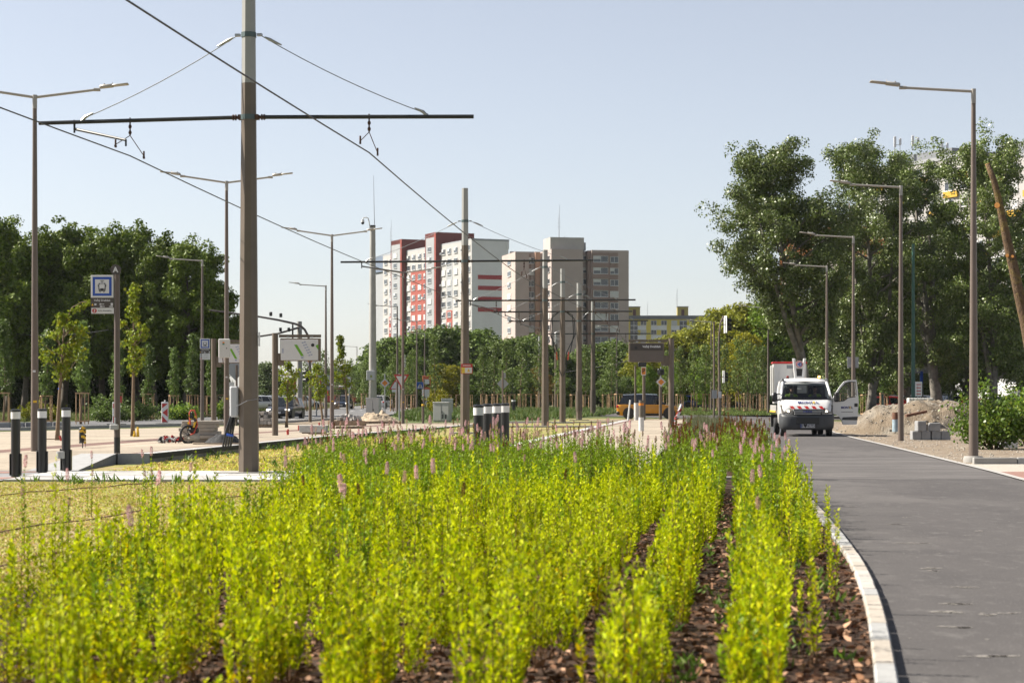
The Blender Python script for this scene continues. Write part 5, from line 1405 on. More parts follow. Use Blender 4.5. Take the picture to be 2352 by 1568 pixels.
# red-and-white bus far down the road
t = thing('bus', 'long red and white bus far beyond the concrete pole', 'bus', (xat(838, 300), 300, 0), R(4))
MB().box((0, 0, 1.75), (11.5, 2.5, 2.5), 0, bev=.2).build('body', mat('bus_red', (.50, .03, .03), .35, 0, .05), t)
MB().box((0, -.02, 1.95), (10.8, 2.52, .95)).build('window', GLASSC, t); MB().box((0, -.02, 2.72), (11.3, 2.46, .5), 0, bev=.1).build('roof_band', WHITE, t)
for x in (-3.6, 3.4):
    for sg in (-1, 1): wheel(t, x, sg * 1.12, .48, .3)
# white van and camper on the right
def big_van(name, label, px, Y, rz, H, bulge):
    t = thing(name, label, 'van', (xat(px, Y), Y, 0), rz)
    L = 5.4
    prof = [(-L / 2, .35), (-L / 2, H - .15), (-L / 2 + .2, H), (L * .22, H), (L * .30, H - .25), (L * .40, 1.25), (L * .49, 1.05), (L / 2, .8), (L / 2, .35)]
    if bulge: prof = [(-L / 2, .35), (-L / 2, H - .4), (-L / 2 + .3, H - .05), (-1.2, H), (L * .32, H - .03), (L * .45, H - .22), (L * .47, H - .62), (L * .44, H - .85), (L * .30, H - 1.0), (L * .40, 1.25), (L / 2, .95), (L / 2, .35)]
    n = len(prof); cx, cz = 0, 1.3
    m = MB(); secs = []
    for y, k in ((-1.02, .94), (-.95, .99), (-.6, 1.0), (.6, 1.0), (.95, .99), (1.02, .94)):
        secs.append([Vector((x * k, y, cz + (z - cz) * k)) for x, z in prof])
    m.loft(secs); m.build('body', mat('van_white', (.72, .72, .71), .35, 0, .04, coat=.3), t, sharp=45)
    g = MB()
    if bulge: g.add([(L * .30 + .03, .85, H - 1.02), (L * .30 + .03, -.85, H - 1.02), (L * .40 + .03, -.9, 1.28), (L * .40 + .03, .9, 1.28)], [(0, 1, 2, 3)])
    else: g.add([(L * .305, .82, H - .27), (L * .305, -.82, H - .27), (L * .405, -.9, 1.28), (L * .405, .9, 1.28)], [(0, 1, 2, 3)])
    for sg in (-1, 1): g.add([(L * .12, sg * 1.03, 1.3), (L * .36, sg * 1.03, 1.3), (L * .29, sg * 1.0, 1.85), (L * .12, sg * 1.0, 1.85)], [(0, 1, 2, 3)])
    g.build('window', GLASSC, t, fix=False)
    for x in (-1.5, 1.6):
        for sg in (-1, 1): wheel(t, x, sg * .88, .34, .22)
    MB().box((L / 2 - .05, 0, .62), (.2, 1.4, .2), 0, bev=.04).build('bumper', BLACK, t)
    return t
big_van('camper_van', 'white camper van with rounded overcab beside the parked silver saloon', 2272, 172, R(-35), 3.0, True)
big_van('van', 'white panel van with dark windscreen at the right edge', 2325, 168, R(-52), 2.65, False)
# green portable toilet
t = thing('portable_toilet', 'turquoise portable toilet with white roof left of the van', 'portable toilet', (xat(1776, 214), 214, 0))
TQ = mat('turquoise_plastic', (.02, .36, .36), .45, 0, .06, 2)
MB().box((0, 0, 1.05), (1.05, 1.05, 2.0), 0, bev=.05).build('cabin', TQ, t); MB().box((0, -.54, 1.0), (.75, .03, 1.8), 0, bev=.01).build('door', TQ, t)
MB().loft([[Vector((x * k, y * k, z)) for x, y in ((-.58, -.58), (.58, -.58), (.58, .58), (-.58, .58))] for k, z in ((1, 2.05), (1, 2.15), (.8, 2.36))]).build('roof', WHITE, t)
# ================================================================ PEOPLE
SKIN = mat('skin', (.42, .24, .16), .6, 0, .06, 8); HAIR = mat('hair_dark', (.02, .014, .01), .6, 0, .1)
def skinned(name, joints, edges, mats, matfn, parent=None, sub=1):
    me = bpy.data.meshes.new(name); keys = list(joints)
    me.from_pydata([joints[k][0] for k in keys], [(keys.index(a), keys.index(b)) for a, b in edges], [])
    o = bpy.data.objects.new('skin_tmp', me); COL.objects.link(o)
    md = o.modifiers.new('s', 'SKIN'); md.use_smooth_shade = True
    for i, k in enumerate(keys):
        r = joints[k][1]; me.skin_vertices[0].data[i].radius = (r, r) if not hasattr(r, '__len__') else r
        me.skin_vertices[0].data[i].use_root = (i == 0)
    if sub: o.modifiers.new('b', 'SUBSURF').levels = sub
    dg = bpy.context.evaluated_depsgraph_get()
    m2 = bpy.data.meshes.new_from_object(o.evaluated_get(dg))
    bpy.data.objects.remove(o)
    m2.materials.clear()
    for m in mats: m2.materials.append(m)
    for p in m2.polygons: p.material_index = matfn(p.center); p.use_smooth = True
    o = bpy.data.objects.new(name, m2); COL.objects.link(o); o.parent = parent
    return o
def add_hand(mb, wrist, d, side, s=1.0):
    """palm, four unequal bent fingers and a thumb"""
    d = Vector(d).normalized(); u = Vector(side).normalized(); w = d.cross(u)
    pal = Vector(wrist) + d * .045 * s
    mb.ball(pal, (.028 * s, .028 * s, .045 * s), 8)
    for k, L in enumerate((.062, .072, .068, .052)):
        a = pal + d * .035 * s + u * (k - 1.5) * .017 * s
        mb.tube([a, a + d * L * .5 * s, a + d * L * .85 * s + w * .02 * s], [.009 * s, .008 * s, .006 * s], 5)
    a = pal - u * .026 * s
    mb.tube([a, a - u * .02 * s + d * .025 * s, a - u * .022 * s + d * .055 * s], [.01 * s, .009 * s, .007 * s], 5)
def person_standing(loc, rz, label):
    t = thing('person', label, 'person', loc, rz)
    J = {'pelvis': ((0, 0, .95), (.15, .11)), 'waist': ((0, 0, 1.08), (.14, .10)), 'chest': ((0, -.01, 1.30), (.165, .115)), 'neck': ((0, -.01, 1.48), (.058, .058)), 'chin': ((0, -.03, 1.56), (.068, .075)), 'head': ((0, -.02, 1.66), (.082, .098)), 'crown': ((0, 0, 1.73), (.055, .065)),
         'shl': ((-.18, 0, 1.42), .062), 'ell': ((-.25, .04, 1.15), .043), 'wrl': ((-.27, -.08, .93), .030), 'shr': ((.18, 0, 1.42), .062), 'elr': ((.25, .08, 1.16), .043), 'wrr': ((.24, .04, .92), .030),
         'hil': ((-.09, 0, .88), .098), 'knl': ((-.09, -.16, .50), .060), 'anl': ((-.09, -.12, .09), .040), 'tol': ((-.10, -.27, .04), .035), 'hir': ((.09, 0, .88), .098), 'knr': ((.09, .06, .49), .060), 'anr': ((.09, .24, .12), .040), 'tor': ((.09, .12, .035), .035)}
    E = [('pelvis', 'waist'), ('waist', 'chest'), ('chest', 'neck'), ('neck', 'chin'), ('chin', 'head'), ('head', 'crown'), ('chest', 'shl'), ('shl', 'ell'), ('ell', 'wrl'), ('chest', 'shr'), ('shr', 'elr'), ('elr', 'wrr'),
         ('pelvis', 'hil'), ('hil', 'knl'), ('knl', 'anl'), ('anl', 'tol'), ('pelvis', 'hir'), ('hir', 'knr'), ('knr', 'anr'), ('anr', 'tor')]
    SH = mat('green_shirt', (.06, .17, .035), .8, 0, .12, 6); PT = mat('navy_shorts', (.015, .022, .05), .8, 0, .1); SO = mat('shoe', (.03, .025, .02), .7, 0, 0)
    def mf(c):
        if c.z < .10: return 3
        if c.z < .50: return 0
        if c.z < 1.0 and abs(c.x) < .2: return 2
        if c.z < 1.20 and abs(c.x) > .2: return 0
        if c.z < 1.47: return 1
        return 0
    skinned('body', J, E, [SKIN, SH, PT, SO], mf, t)
    m = MB(); add_hand(m, (-.27, -.08, .93), (0, -.2, -1), (0, 1, 0)); add_hand(m, (.24, .04, .92), (0, -.1, -1), (0, 1, 0)); m.build('hands', SKIN, t)
    MB().ball((0, .012, 1.69), (.088, .095, .085), 12).build('hair', mat('hair_brown', (.10, .06, .035), .6, 0, .1), t)
    f = MB(); f.ball((0, -.125, 1.64), (.015, .02, .025), 8); f.ball((-.09, 0, 1.64), (.012, .02, .03), 8); f.ball((.09, 0, 1.64), (.012, .02, .03), 8); f.build('face_features', SKIN, t)
    e = MB(); e.ball((-.032, -.108, 1.665), (.012, .008, .008), 8); e.ball((.032, -.108, 1.665), (.012, .008, .008), 8); e.box((0, -.112, 1.585), (.045, .008, .008)); e.build('eyes_mouth', HAIR, t)
    return t
wk = person_standing(Vector((xat(973, 228), 228, 0)), R(55), 'walking person in a green T-shirt and dark shorts near the crossing sign')
bg_ = thing('shopping_bag', 'white bag hanging from the hand of the walking person', 'bag', Vector((xat(973, 228), 228, 0)) + Matrix.Rotation(R(55), 3, 'Z') @ Vector((.24, .04, .35)))
MB().box((0, 0, .25), (.14, .32, .40), 0, R(55), bev=.05).build('bag_body', WHITEM, bg_); MB().tube([(0, -.05, .44), (0, 0, .56), (0, .05, .44)], .01, 5).build('handle', WHITEM, bg_)
def person_seated(loc, rz, label, cap, lean=0.0):
    t = thing('person', label, 'person', loc, rz)
    J = {'pelvis': ((0, 0, .12), (.16, .13)), 'waist': ((0, -.02, .28), (.15, .12)), 'chest': ((0, -.02, .50), (.18, .125)), 'neck': ((0, -.01, .67), (.06, .06)), 'chin': ((lean * .03, -.04, .75), (.068, .078)), 'head': ((lean * .05, -.03, .86), (.083, .10)), 'crown': ((lean * .05, 0, .93), (.055, .065)),
         'shl': ((-.20, -.02, .60), .068), 'ell': ((-.27, -.16, .36), .048), 'wrl': ((-.16, -.40, .34), .032), 'shr': ((.20, -.02, .60), .068), 'elr': ((.27, -.16, .36), .048), 'wrr': ((.14, -.40, .36), .032),
         'hil': ((-.10, -.06, .10), .10), 'knl': ((-.12, -.48, .12), .065), 'anl': ((-.12, -.55, -.30), .045), 'hir': ((.10, -.06, .10), .10), 'knr': ((.12, -.48, .12), .065), 'anr': ((.12, -.55, -.30), .045)}
    E = [('pelvis', 'waist'), ('waist', 'chest'), ('chest', 'neck'), ('neck', 'chin'), ('chin', 'head'), ('head', 'crown'), ('chest', 'shl'), ('shl', 'ell'), ('ell', 'wrl'), ('chest', 'shr'), ('shr', 'elr'), ('elr', 'wrr'),
         ('pelvis', 'hil'), ('hil', 'knl'), ('knl', 'anl'), ('pelvis', 'hir'), ('hir', 'knr'), ('knr', 'anr')]
    SH = mat('work_shirt', (.28, .26, .22), .8, 0, .1); VEST = mat('hi_vis_vest', (.42, .62, .03), .6, 0, .05); PT = mat('work_trousers', (.03, .03, .035), .8, 0, .1)
    def mf(c):
        if c.z < .22: return 2
        if c.z > .66: return 0
        if abs(c.x) < .24 and c.z > .22: return 3 if abs(c.x) > .05 else 1
        return 1 if c.z > .40 else 0
    skinned('body', J, E, [SKIN, SH, PT, VEST], mf, t)
    m = MB(); add_hand(m, (-.16, -.40, .34), (.3, -1, -.1), (1, 0, 0)); add_hand(m, (.14, -.40, .36), (-.3, -1, -.1), (1, 0, 0)); m.build('hands', SKIN, t)
    MB().ball((lean * .05, .012, .885), (.09, .10, .088), 12).build('hair', HAIR, t)
    f = MB(); f.ball((lean * .05, -.135, .84), (.016, .02, .026), 8); f.ball((lean * .05 - .092, 0, .84), (.012, .02, .03), 8); f.ball((lean * .05 + .092, 0, .84), (.012, .02, .03), 8); f.build('face_features', SKIN, t)
    e = MB(); e.ball((lean * .05 - .033, -.12, .865), (.013, .008, .008), 8); e.ball((lean * .05 + .033, -.12, .865), (.013, .008, .008), 8); e.box((lean * .05, -.125, .785), (.05, .008, .008)); e.build('eyes_mouth', HAIR, t)
    if cap:
        c = MB(); c.lathe([(.105, .90), (.105, .95), (.07, 1.0), (.0, 1.01)], (lean * .05, 0, 0), 14); c.box((lean * .05, -.13, .905), (.15, .12, .015), 0, bev=.006); c.build('cap', mat('cap_navy', (.012, .014, .02), .8, 0, 0), t)
    return t

# ================================================================ WORK TRUCK with aerial bucket
VW = mat('truck_white', (.74, .74, .73), .32, 0, .05, 1.2, coat=.4); BUMP = mat('bumper_grey', (.055, .058, .062), .5, 0, .22, 2.5, spec=.4)
def paneglass(name='pane_glass', tint=(.62, .68, .68)):
    if name in _M: return _M[name]
    m = bpy.data.materials.new(name); m.use_nodes = True; nt = m.node_tree; nt.nodes.remove(nt.nodes['Principled BSDF'])
    tr = nt.nodes.new('ShaderNodeBsdfTransparent'); tr.inputs[0].default_value = (*tint, 1)
    gl = nt.nodes.new('ShaderNodeBsdfGlossy'); gl.inputs['Roughness'].default_value = .03
    fr = nt.nodes.new('ShaderNodeFresnel'); fr.inputs[0].default_value = 1.5
    mx = nt.nodes.new('ShaderNodeMixShader'); nt.links.new(fr.outputs[0], mx.inputs[0]); nt.links.new(tr.outputs[0], mx.inputs[1]); nt.links.new(gl.outputs[0], mx.inputs[2])
    nt.links.new(mx.outputs[0], nt.nodes['Material Output'].inputs['Surface'])
    _M[name] = m
    return m
Yt = 76.2
TR = thing('work_truck', 'white aerial-bucket work truck on the path with its door wide open', 'truck', (xat(1854, Yt), Yt, 0), R(-90 - 3.2))
# x forward (towards the camera), y to the picture's right; front axle at x = -.55
def csec(x, hw, z0, z1, rt=.10, rb=.08, belt=None):
    h = z1 - z0
    half = [(hw - .10, z0), (hw - .02, z0 + rb), (hw, z0 + h * .4), (hw - .005, z1 - rt * 1.2), (hw - rt * .4, z1 - rt * .35), (hw - rt * 1.5, z1)]
    return [Vector((x, y, z)) for y, z in half] + [Vector((x, -y, z)) for y, z in half[::-1]]
body = MB().loft([csec(-2.05, .98, .42, 1.44), csec(-1.3, 1.0, .42, 1.44), csec(-.62, 1.0, .42, 1.45), csec(-.50, 1.0, .45, 1.45), csec(-.30, .985, .50, 1.37, .14), csec(-.12, .965, .52, 1.24, .16), csec(-.02, .94, .55, 1.13, .16), csec(.04, .90, .58, 1.04, .12)]).build('cab_body', VW, TR, sharp=55)
bump = MB().loft([csec(-.62, 1.03, .28, .86, .05), csec(-.25, 1.045, .25, .90, .06), csec(-.02, 1.02, .25, .87, .07), csec(.12, .93, .27, .83, .08), csec(.20, .74, .30, .79, .08), csec(.22, .60, .33, .76, .08)]).build('bumper', BUMP, TR, sharp=55)
m = MB(); m.box((.215, 0, .60), (.03, .88, .26), 0, bev=.012)
for sg in (-1, 1): m.box((.11, sg * .67, .62), (.16, .26, .17), 0, R(24) * sg, bev=.04)
m.build('air_intake', BLACK, bump)
m = MB()
for k in range(4): m.box((.15 + .012 * k, 0, 1.035 - .056 * k), (.05, 1.14 - .05 * k, .030), 0, bev=.008)
gr = MB().box((.10, 0, .93), (.10, 1.12, .26), 0, bev=.02).build('grille', BLACK, TR); m.build('grille_bar', mat('grille_chrome', (.5, .5, .5), .25, .6, 0), gr)
lettering('IVECO', .10, mat('badge_blue', (.02, .04, .25), .4, 0, 0), gr, (.215, 0, .95), (R(90), 0, R(90)), 'badge', bold=.004, sx=1.15)
st = MB(); rs = MB()
for k in range(9):
    y0, y1 = -.62 + k * 1.24 / 9, -.62 + (k + 1) * 1.24 / 9
    (rs if k % 2 == 0 else st).add([(.015, y0 - .06, 1.165), (.015, y1 - .06, 1.165), (.085, y1 + .02, 1.06), (.085, y0 + .02, 1.06)], [(0, 1, 2, 3)])
    (rs if k % 2 == 0 else st).add([(.085, y0 + .02, 1.06), (.085, y1 + .02, 1.06), (.09, y1 + .03, 1.045), (.09, y0 + .03, 1.045)], [(0, 1, 2, 3)])
so = rs.build('warning_stripe', RED, TR, fix=False); st.build('warning_stripe', WHITE, so, fix=False)
for sg in (-1, 1):
    hl = MB().loft([[Vector((x, sg * y, z)) for x, y, z in q] for q in (
        [(-.06, .60, .90), (-.10, .97, .90), (-.28, 1.0, 1.18), (-.24, .82, 1.21), (-.02, .58, 1.0)],
        [(.13, .57, .88), (.05, .975, .88), (-.22, 1.005, 1.20), (-.15, .80, 1.235), (.11, .56, 1.01)])], sm=False)
    h = hl.build('headlight', mat('lamp_lens', (.20, .18, .15), .12, .2, .3, 8, spec=.8), TR)
    MB().ball((.05, sg * .70, .95), (.05, .085, .05), 12).build('bulb', mat('lit_bulb', (1, .9, .7), .3, 0, 0, emit=(1.0, .82, .55), es=3.5), h)
    pd = MB().box((-1.16, sg * .84, 2.16), (.16, .11, .15), 0, R(18) * sg, bev=.05).build('marker_lamp', mat('grey_lamp', (.16, .165, .17), .3, .2, 0), TR)
pl_ = MB().box((.235, -.0, .405), (.02, .56, .135), 0, bev=.006).build('number_plate', WHITEM, TR)
MB().box((.249, -.255, .405), (.008, .05, .125)).build('blue_band', BLUE, pl_)
lettering('SE\u2665827DD', .125, BLACK, pl_, (.252, .03, .405), (R(90), 0, R(90)), bold=.002, sx=.95)
def bonnet_text(txt, y0, m_):
    return lettering(txt, .17, m_, TR, (-.155, y0, 1.30), (R(38), 0, R(90)), 'lettering', bold=.003, sx=1.15)
NAVY = mat('letter_navy', (.03, .04, .20), .5, 0, 0)
bonnet_text('MONT', -.06, NAVY); bonnet_text('E', .27, YEL); bonnet_text('L', .40, NAVY)
# cab frame, roof, glass
fr = MB()
for sg in (-1, 1):
    fr.tube([(-.46, sg * .95, 1.42), (-.80, sg * .90, 1.80), (-1.10, sg * .84, 2.08)], [.055, .05, .055], 8)
    fr.tube([(-2.02, sg * .96, 1.42), (-2.04, sg * .92, 1.85), (-2.02, sg * .86, 2.12)], [.07, .065, .06], 8)
fr.build('cab_pillar', VW, TR)
rf = []
for x, z, w in ((-1.02, 2.03, .84), (-1.12, 2.10, .86), (-1.32, 2.17, .87), (-1.7, 2.20, .87), (-2.04, 2.19, .86), (-2.10, 2.10, .84)):
    rf.append([Vector((x, y, zz)) for y, zz in ((-w, z - .05), (-w * .96, z), (-w * .6, z + .045), (0, z + .055), (w * .6, z + .045), (w * .96, z), (w, z - .05), (w * .9, z - .08), (-w * .9, z - .08))])
MB().loft(rf).build('cab_roof', VW, TR, sharp=55)
bw = MB()
bw.box((-2.06, 0, 1.55), (.05, 1.8, .22)); bw.box((-2.06, 0, 2.05), (.05, 1.7, .12))
for y in (-.8, -.27, .27, .8): bw.box((-2.06, y, 1.8), (.05, .14, .45))
bw.build('rear_wall', mat('cab_inside', (.10, .10, .105), .7, 0, .1), TR)
ws = MB().add([(-.43, -.93, 1.455), (-.38, 0, 1.455), (-.43, .93, 1.455), (-1.07, .82, 2.06), (-1.03, 0, 2.075), (-1.07, -.82, 2.06)], [(0, 1, 4, 5), (1, 2, 3, 4)])
w_ = ws.build('windscreen', paneglass('windscreen_glass', (.42, .46, .46)), TR, fix=False)
sl = MB()
for a, b_ in (((-.415, -.94, 1.44), (-1.07, -.83, 2.07)), ((-.415, .94, 1.44), (-1.07, .83, 2.07)), ((-.37, 0, 1.44), (-.415, -.94, 1.44)), ((-.37, 0, 1.44), (-.415, .94, 1.44)), ((-1.03, 0, 2.085), (-1.07, -.83, 2.07)), ((-1.03, 0, 2.085), (-1.07, .83, 2.07))): sl.cyl(a, b_, .022, .022, 6)
sl.tube([(-.39, -.1, 1.47), (-.47, .55, 1.49)], .012, 5); sl.tube([(-.40, -.75, 1.47), (-.46, -.1, 1.49)], .012, 5)
sl.build('windscreen_seal', BLACK, w_)
MB().box((-.72, -.05, 1.47), (.5, 1.75, .10), 0, bev=.04).build('dashboard', mat('dash_grey', (.06, .07, .075), .7, 0, .1), TR)
MB().box((-.62, .22, 1.525), (.1, .22, .012)).build('paper', WHITEM, TR)
se = MB()
for y in (-.52, .45): se.box((-1.72, y, 1.60), (.14, .46, .62), 0, bev=.06); se.box((-1.74, y, 1.98), (.10, .24, .18), 0, bev=.04)
se.build('seat', mat('seat_dark', (.02, .02, .022), .8, 0, 0), TR)
MB().tube([(-.86 + .03 * math.cos(a), .45 + .19 * math.cos(a), 1.56 + .17 * math.sin(a)) for a in [i * math.pi / 10 for i in range(21)]], .018, 6).build('steering_wheel', BLACK, TR)
sd = MB().add([(-.5, -.965, 1.44), (-2.0, -.965, 1.44), (-2.0, -.88, 2.08), (-1.12, -.86, 2.06)], [(0, 1, 2, 3)]).build('side_window', paneglass('side_glass', (.25, .28, .28)), TR, fix=False)
# mirror on the closed side
mm = MB(); mm.box((-.55, -1.20, 1.50), (.14, .22, .36), 0, bev=.05); mm.tube([(-.55, -.98, 1.40), (-.55, -1.12, 1.38)], .025, 6); mm.tube([(-.55, -.96, 1.62), (-.55, -1.12, 1.62)], .02, 6)
mm.build('mirror', BLACK, TR)
# open door, hinged at the front pillar, outer skin turned to the camera
dr = bpy.data.objects.new('door', None); COL.objects.link(dr); dr.parent = TR; dr.location = (-.48, 1.0, 0); dr.rotation_euler = (0, 0, R(100))
# local door frame: x along the door (hinge -> edge), outer face on -? side; z up
outer = [(0, .88), (0.02, 1.46), (.10, 1.62), (.30, 1.92), (.46, 2.10), (.62, 2.16), (.95, 2.17), (1.0, 1.8), (1.04, 1.3), (1.0, .83), (.96, .45), (.42, .44), (.36, .62), (.24, .80)]
hole = [(.10, 1.44), (.30, 1.80), (.50, 2.03), (.66, 2.09), (.90, 2.09), (.935, 1.60), (.90, 1.52), (.62, 1.48), (.46, 1.36), (.28, 1.34), (.12, 1.36)]
import mathutils.geometry as mg
def holed(outer, hole, y0, y1):
    bm = bmesh.new()
    vo = [bm.verts.new((x, y0, z)) for x, z in outer]; vh = [bm.verts.new((x, y0, z)) for x, z in hole]
    eo = [bm.edges.new((vo[i], vo[(i + 1) % len(vo)])) for i in range(len(vo))]; eh = [bm.edges.new((vh[i], vh[(i + 1) % len(vh)])) for i in range(len(vh))]
    r = bmesh.ops.triangle_fill(bm, use_beauty=True, use_dissolve=False, edges=eo + eh)
    ex = bmesh.ops.extrude_face_region(bm, geom=bm.faces[:])
    bmesh.ops.translate(bm, vec=(0, y1 - y0, 0), verts=[v for v in ex['geom'] if isinstance(v, bmesh.types.BMVert)])
    bmesh.ops.recalc_face_normals(bm, faces=bm.faces)
    me = bpy.data.meshes.new('door_skin'); bm.to_mesh(me); bm.free()
    return me
def is_in(p, poly):
    c = False; n = len(poly)
    for i in range(n):
        (x1, z1), (x2, z2) = poly[i], poly[(i + 1) % n]
        if (z1 > p[1]) != (z2 > p[1]) and p[0] < (x2 - x1) * (p[1] - z1) / (z2 - z1) + x1: c = not c
    return c
me = holed(outer, hole, -.035, .035); me.materials.append(VW)
do = bpy.data.objects.new('door_skin', me); COL.objects.link(do); do.parent = dr
MB().add([(x, 0, z) for x, z in hole], [list(range(len(hole)))]).build('door_window', paneglass('door_glass', (.80, .84, .84)), dr, fix=False)
FS = -1                                                    # outward side of the door in its own frame
sk = MB(); sk.tube([(x, FS * .036, z) for x, z in hole + hole[:1]], .016, 5, caps=False); sk.build('window_seal', BLACK, dr)
MB().prism([(.40, .73), (1.0, .76), (.98, .62), (.37, .63)], FS * .05, FS * .036).build('side_moulding', BUMP, dr)
MB().box((.93, FS * .045, 1.20), (.13, .03, .13), 0, bev=.012).build('door_handle', BLACK, dr)
mm = MB(); mm.box((.14, FS * .12, 1.50), (.20, .16, .36), 0, bev=.05); mm.build('mirror', BLACK, dr)
# the door's outer face looks along local -y after the swing
for txt, x, m_ in (('MONT', .52, NAVY), ('E', .70, YEL), ('L', .775, NAVY)):
    lettering(txt, .125, m_, dr, (x, FS * .042, 1.10), (R(90), 0, 0), bold=.004, sx=1.0)
ln = MB(); ln.box((.58, FS * .04, .935), (.46, .008, .018)); ln.build('small_print', mat('print_grey', (0, 0, 0)), dr)
# roof beacons
for y, m_ in ((-.62, mat('beacon_dark_red', (.25, .02, .01), .3, 0, 0)), (.60, mat('beacon_lit', (.9, .4, .1), .3, 0, 0, emit=(1.0, .42, .10), es=4))):
    b_ = MB().lathe([(.06, 2.23), (.06, 2.26)], (-1.5, y, 0), 12).build('beacon_base', BLACK, TR); MB().lathe([(.055, 2.26), (.05, 2.31), (.02, 2.335)], (-1.5, y, 0), 12).build('beacon', m_, b_)
# chassis, platform, bucket and boom
ch = MB(); ch.box((-3.6, 0, .62), (3.4, .8, .22)); ch.box((-1.2, 0, .40), (2.2, .9, .22)); ch.box((-2.5, 0, .45), (1.2, 1.7, .3), 0, bev=.04)
ch.build('chassis', BLACK, TR)
fb_ = MB(); fb_.box((-3.75, 0, .90), (3.1, 2.02, .10), 0, bev=.02); fb_.box((-3.75, -1.0, 1.05), (3.0, .05, .26), 0, bev=.01); fb_.box((-3.75, 1.0, 1.05), (3.0, .05, .26), 0, bev=.01)
fo = fb_.build('flatbed', mat('bed_grey', (.38, .37, .34), .6, .2, .15, 5), TR)
MB().box((-3.75, -1.03, .93), (3.0, .03, .06)).build('yellow_strip', YEL, fo)
bk = MB()
def ring4(z, x0, x1, y0, y1): return [Vector((x0, y0, z)), Vector((x1, y0, z)), Vector((x1, y1, z)), Vector((x0, y1, z))]
bk.loft([ring4(1.25, -3.5, -2.62, -1.06, .22), ring4(2.86, -3.55, -2.58, -1.08, .20)])
bo = bk.build('bucket', VW, TR)
rm = MB(); rm.tube([(-2.57, -1.09, 2.86), (-2.57, .21, 2.86), (-3.56, .21, 2.86), (-3.56, -1.09, 2.86), (-2.57, -1.09, 2.86)], .04, 6); rm.build('bucket_rim', RED, bo)
MB().box((-2.585, -.40, 2.70), (.012, .34, .14)).build('grey_plate', mat('plate_grey', (.25, .27, .30), .4, .3, 0), bo)
MB().box((-2.60, -.84, 2.1), (.05, .05, 1.5)).build('edge_rib', VW, bo)
MB().box((-2.9, -1.16, 2.15), (.4, .05, 1.2), 0, bev=.02).build('control_panel', CABG, bo)
bm2 = MB()
for y in (-.27, .07): bm2.box((-2.35, y, 2.55), (.24, .10, .95), 0, rot=Matrix.Rotation(R(5) * (1 if y < 0 else -1), 3, 'X'), bev=.015)
bm2.box((-2.35, -.10, 2.28), (.2, .34, .10), 0, bev=.02); bm2.box((-3.4, -.1, 1.9), (2.0, .26, .30), 0, rot=Matrix.Rotation(R(12), 3, 'Y'), bev=.02)
be = bm2.build('boom', VW, TR)
MB().box((-2.38, -.1, 2.45), (.10, .24, .34)).build('cylinder_gap', BLACK, be)
MB().cyl((-2.28, -.1, 2.79), (-2.22, -.1, 2.79), .15, .15, 24).build('emblem_disc', WHITE, be)
em = MB(); em.tube([(-2.215, -.1 + .115 * math.cos(a), 2.79 + .115 * math.sin(a)) for a in [i * math.pi / 14 for i in range(29)]], .014, 6, caps=False); em.build('emblem_ring', RED, be)
em = MB(); em.add([(-2.21, -.19, 2.79), (-2.21, -.13, 2.86), (-2.21, -.13, 2.72)], [(0, 1, 2)]); em.box((-2.21, -.095, 2.79), (.008, .035, .15)); em.tube([(-2.21, -.075 + .05 * math.cos(a), 2.79 + .06 * math.sin(a)) for a in [-1.57 + i * math.pi / 8 for i in range(9)]], .014, 5)
em.build('emblem_sign', BLUE, be)
for x in (-.55, -3.9):
    for sg in (-1, 1): wheel(TR, x, sg * .88, .345, .20, RIM, False)
for sg in (-1, 1): wheel(TR, -3.9, sg * .64, .345, .18, RIM, False)
mf_ = MB(); mf_.box((-4.45, -.85, .55), (.03, .4, .5)); mf_.box((-4.45, .85, .55), (.03, .4, .5)); mf_.build('mud_flap', RUBBER, TR)
def in_truck(x, y, z): return TR.matrix_basis @ Vector((x, y, z))
q = Matrix.Rotation(TR.rotation_euler.z, 4, 'Z'); tw = lambda x, y, z: Vector(TR.location) + q @ Vector((x, y, z))
person_seated(tw(-1.42, -.50, .98), R(-3 + 10), 'passenger in a bright yellow vest sitting at the closed side of the truck cab', False, 1.0)
person_seated(tw(-1.42, .42, .98), R(-3 - 6), 'driver wearing a dark cap and green vest behind the truck windscreen', True, 0)
# ================================================================ BUILDINGS
PW = mat('plaster_white', (.43, .415, .40), .9, 0, .05, .25); PG = mat('plaster_grey', (.33, .34, .355), .9, 0, .06, .25); PR = mat('plaster_red', (.32, .07, .05), .9, 0, .06, .25); PDR = mat('plaster_dark_red', (.17, .035, .03), .9, 0, .06, .25)
PGB = mat('plaster_gable_lifted', (.80, .785, .78), .9, 0, .07, .15); PM = mat('plaster_mauve', (.44, .36, .33), .9, 0, .08, .15); PBR = mat('plaster_brown', (.27, .19, .165), .9, 0, .06, .2); PY = mat('plaster_yellow', (.78, .63, .12), .9, 0, .06, .2)  # gable plaster lighter than the sunlit walls, offsets the shade on it
FRW = mat('window_frame_white', (.72, .72, .71), .5, 0, 0)
def wall_box(t, x0, x1, y0, y1, z0, z1, m, name='wall'):
    return MB().box(((x0 + x1) / 2, (y0 + y1) / 2, (z0 + z1) / 2), (abs(x1 - x0), abs(y1 - y0), z1 - z0)).build(name, m, t)
_wc = {}
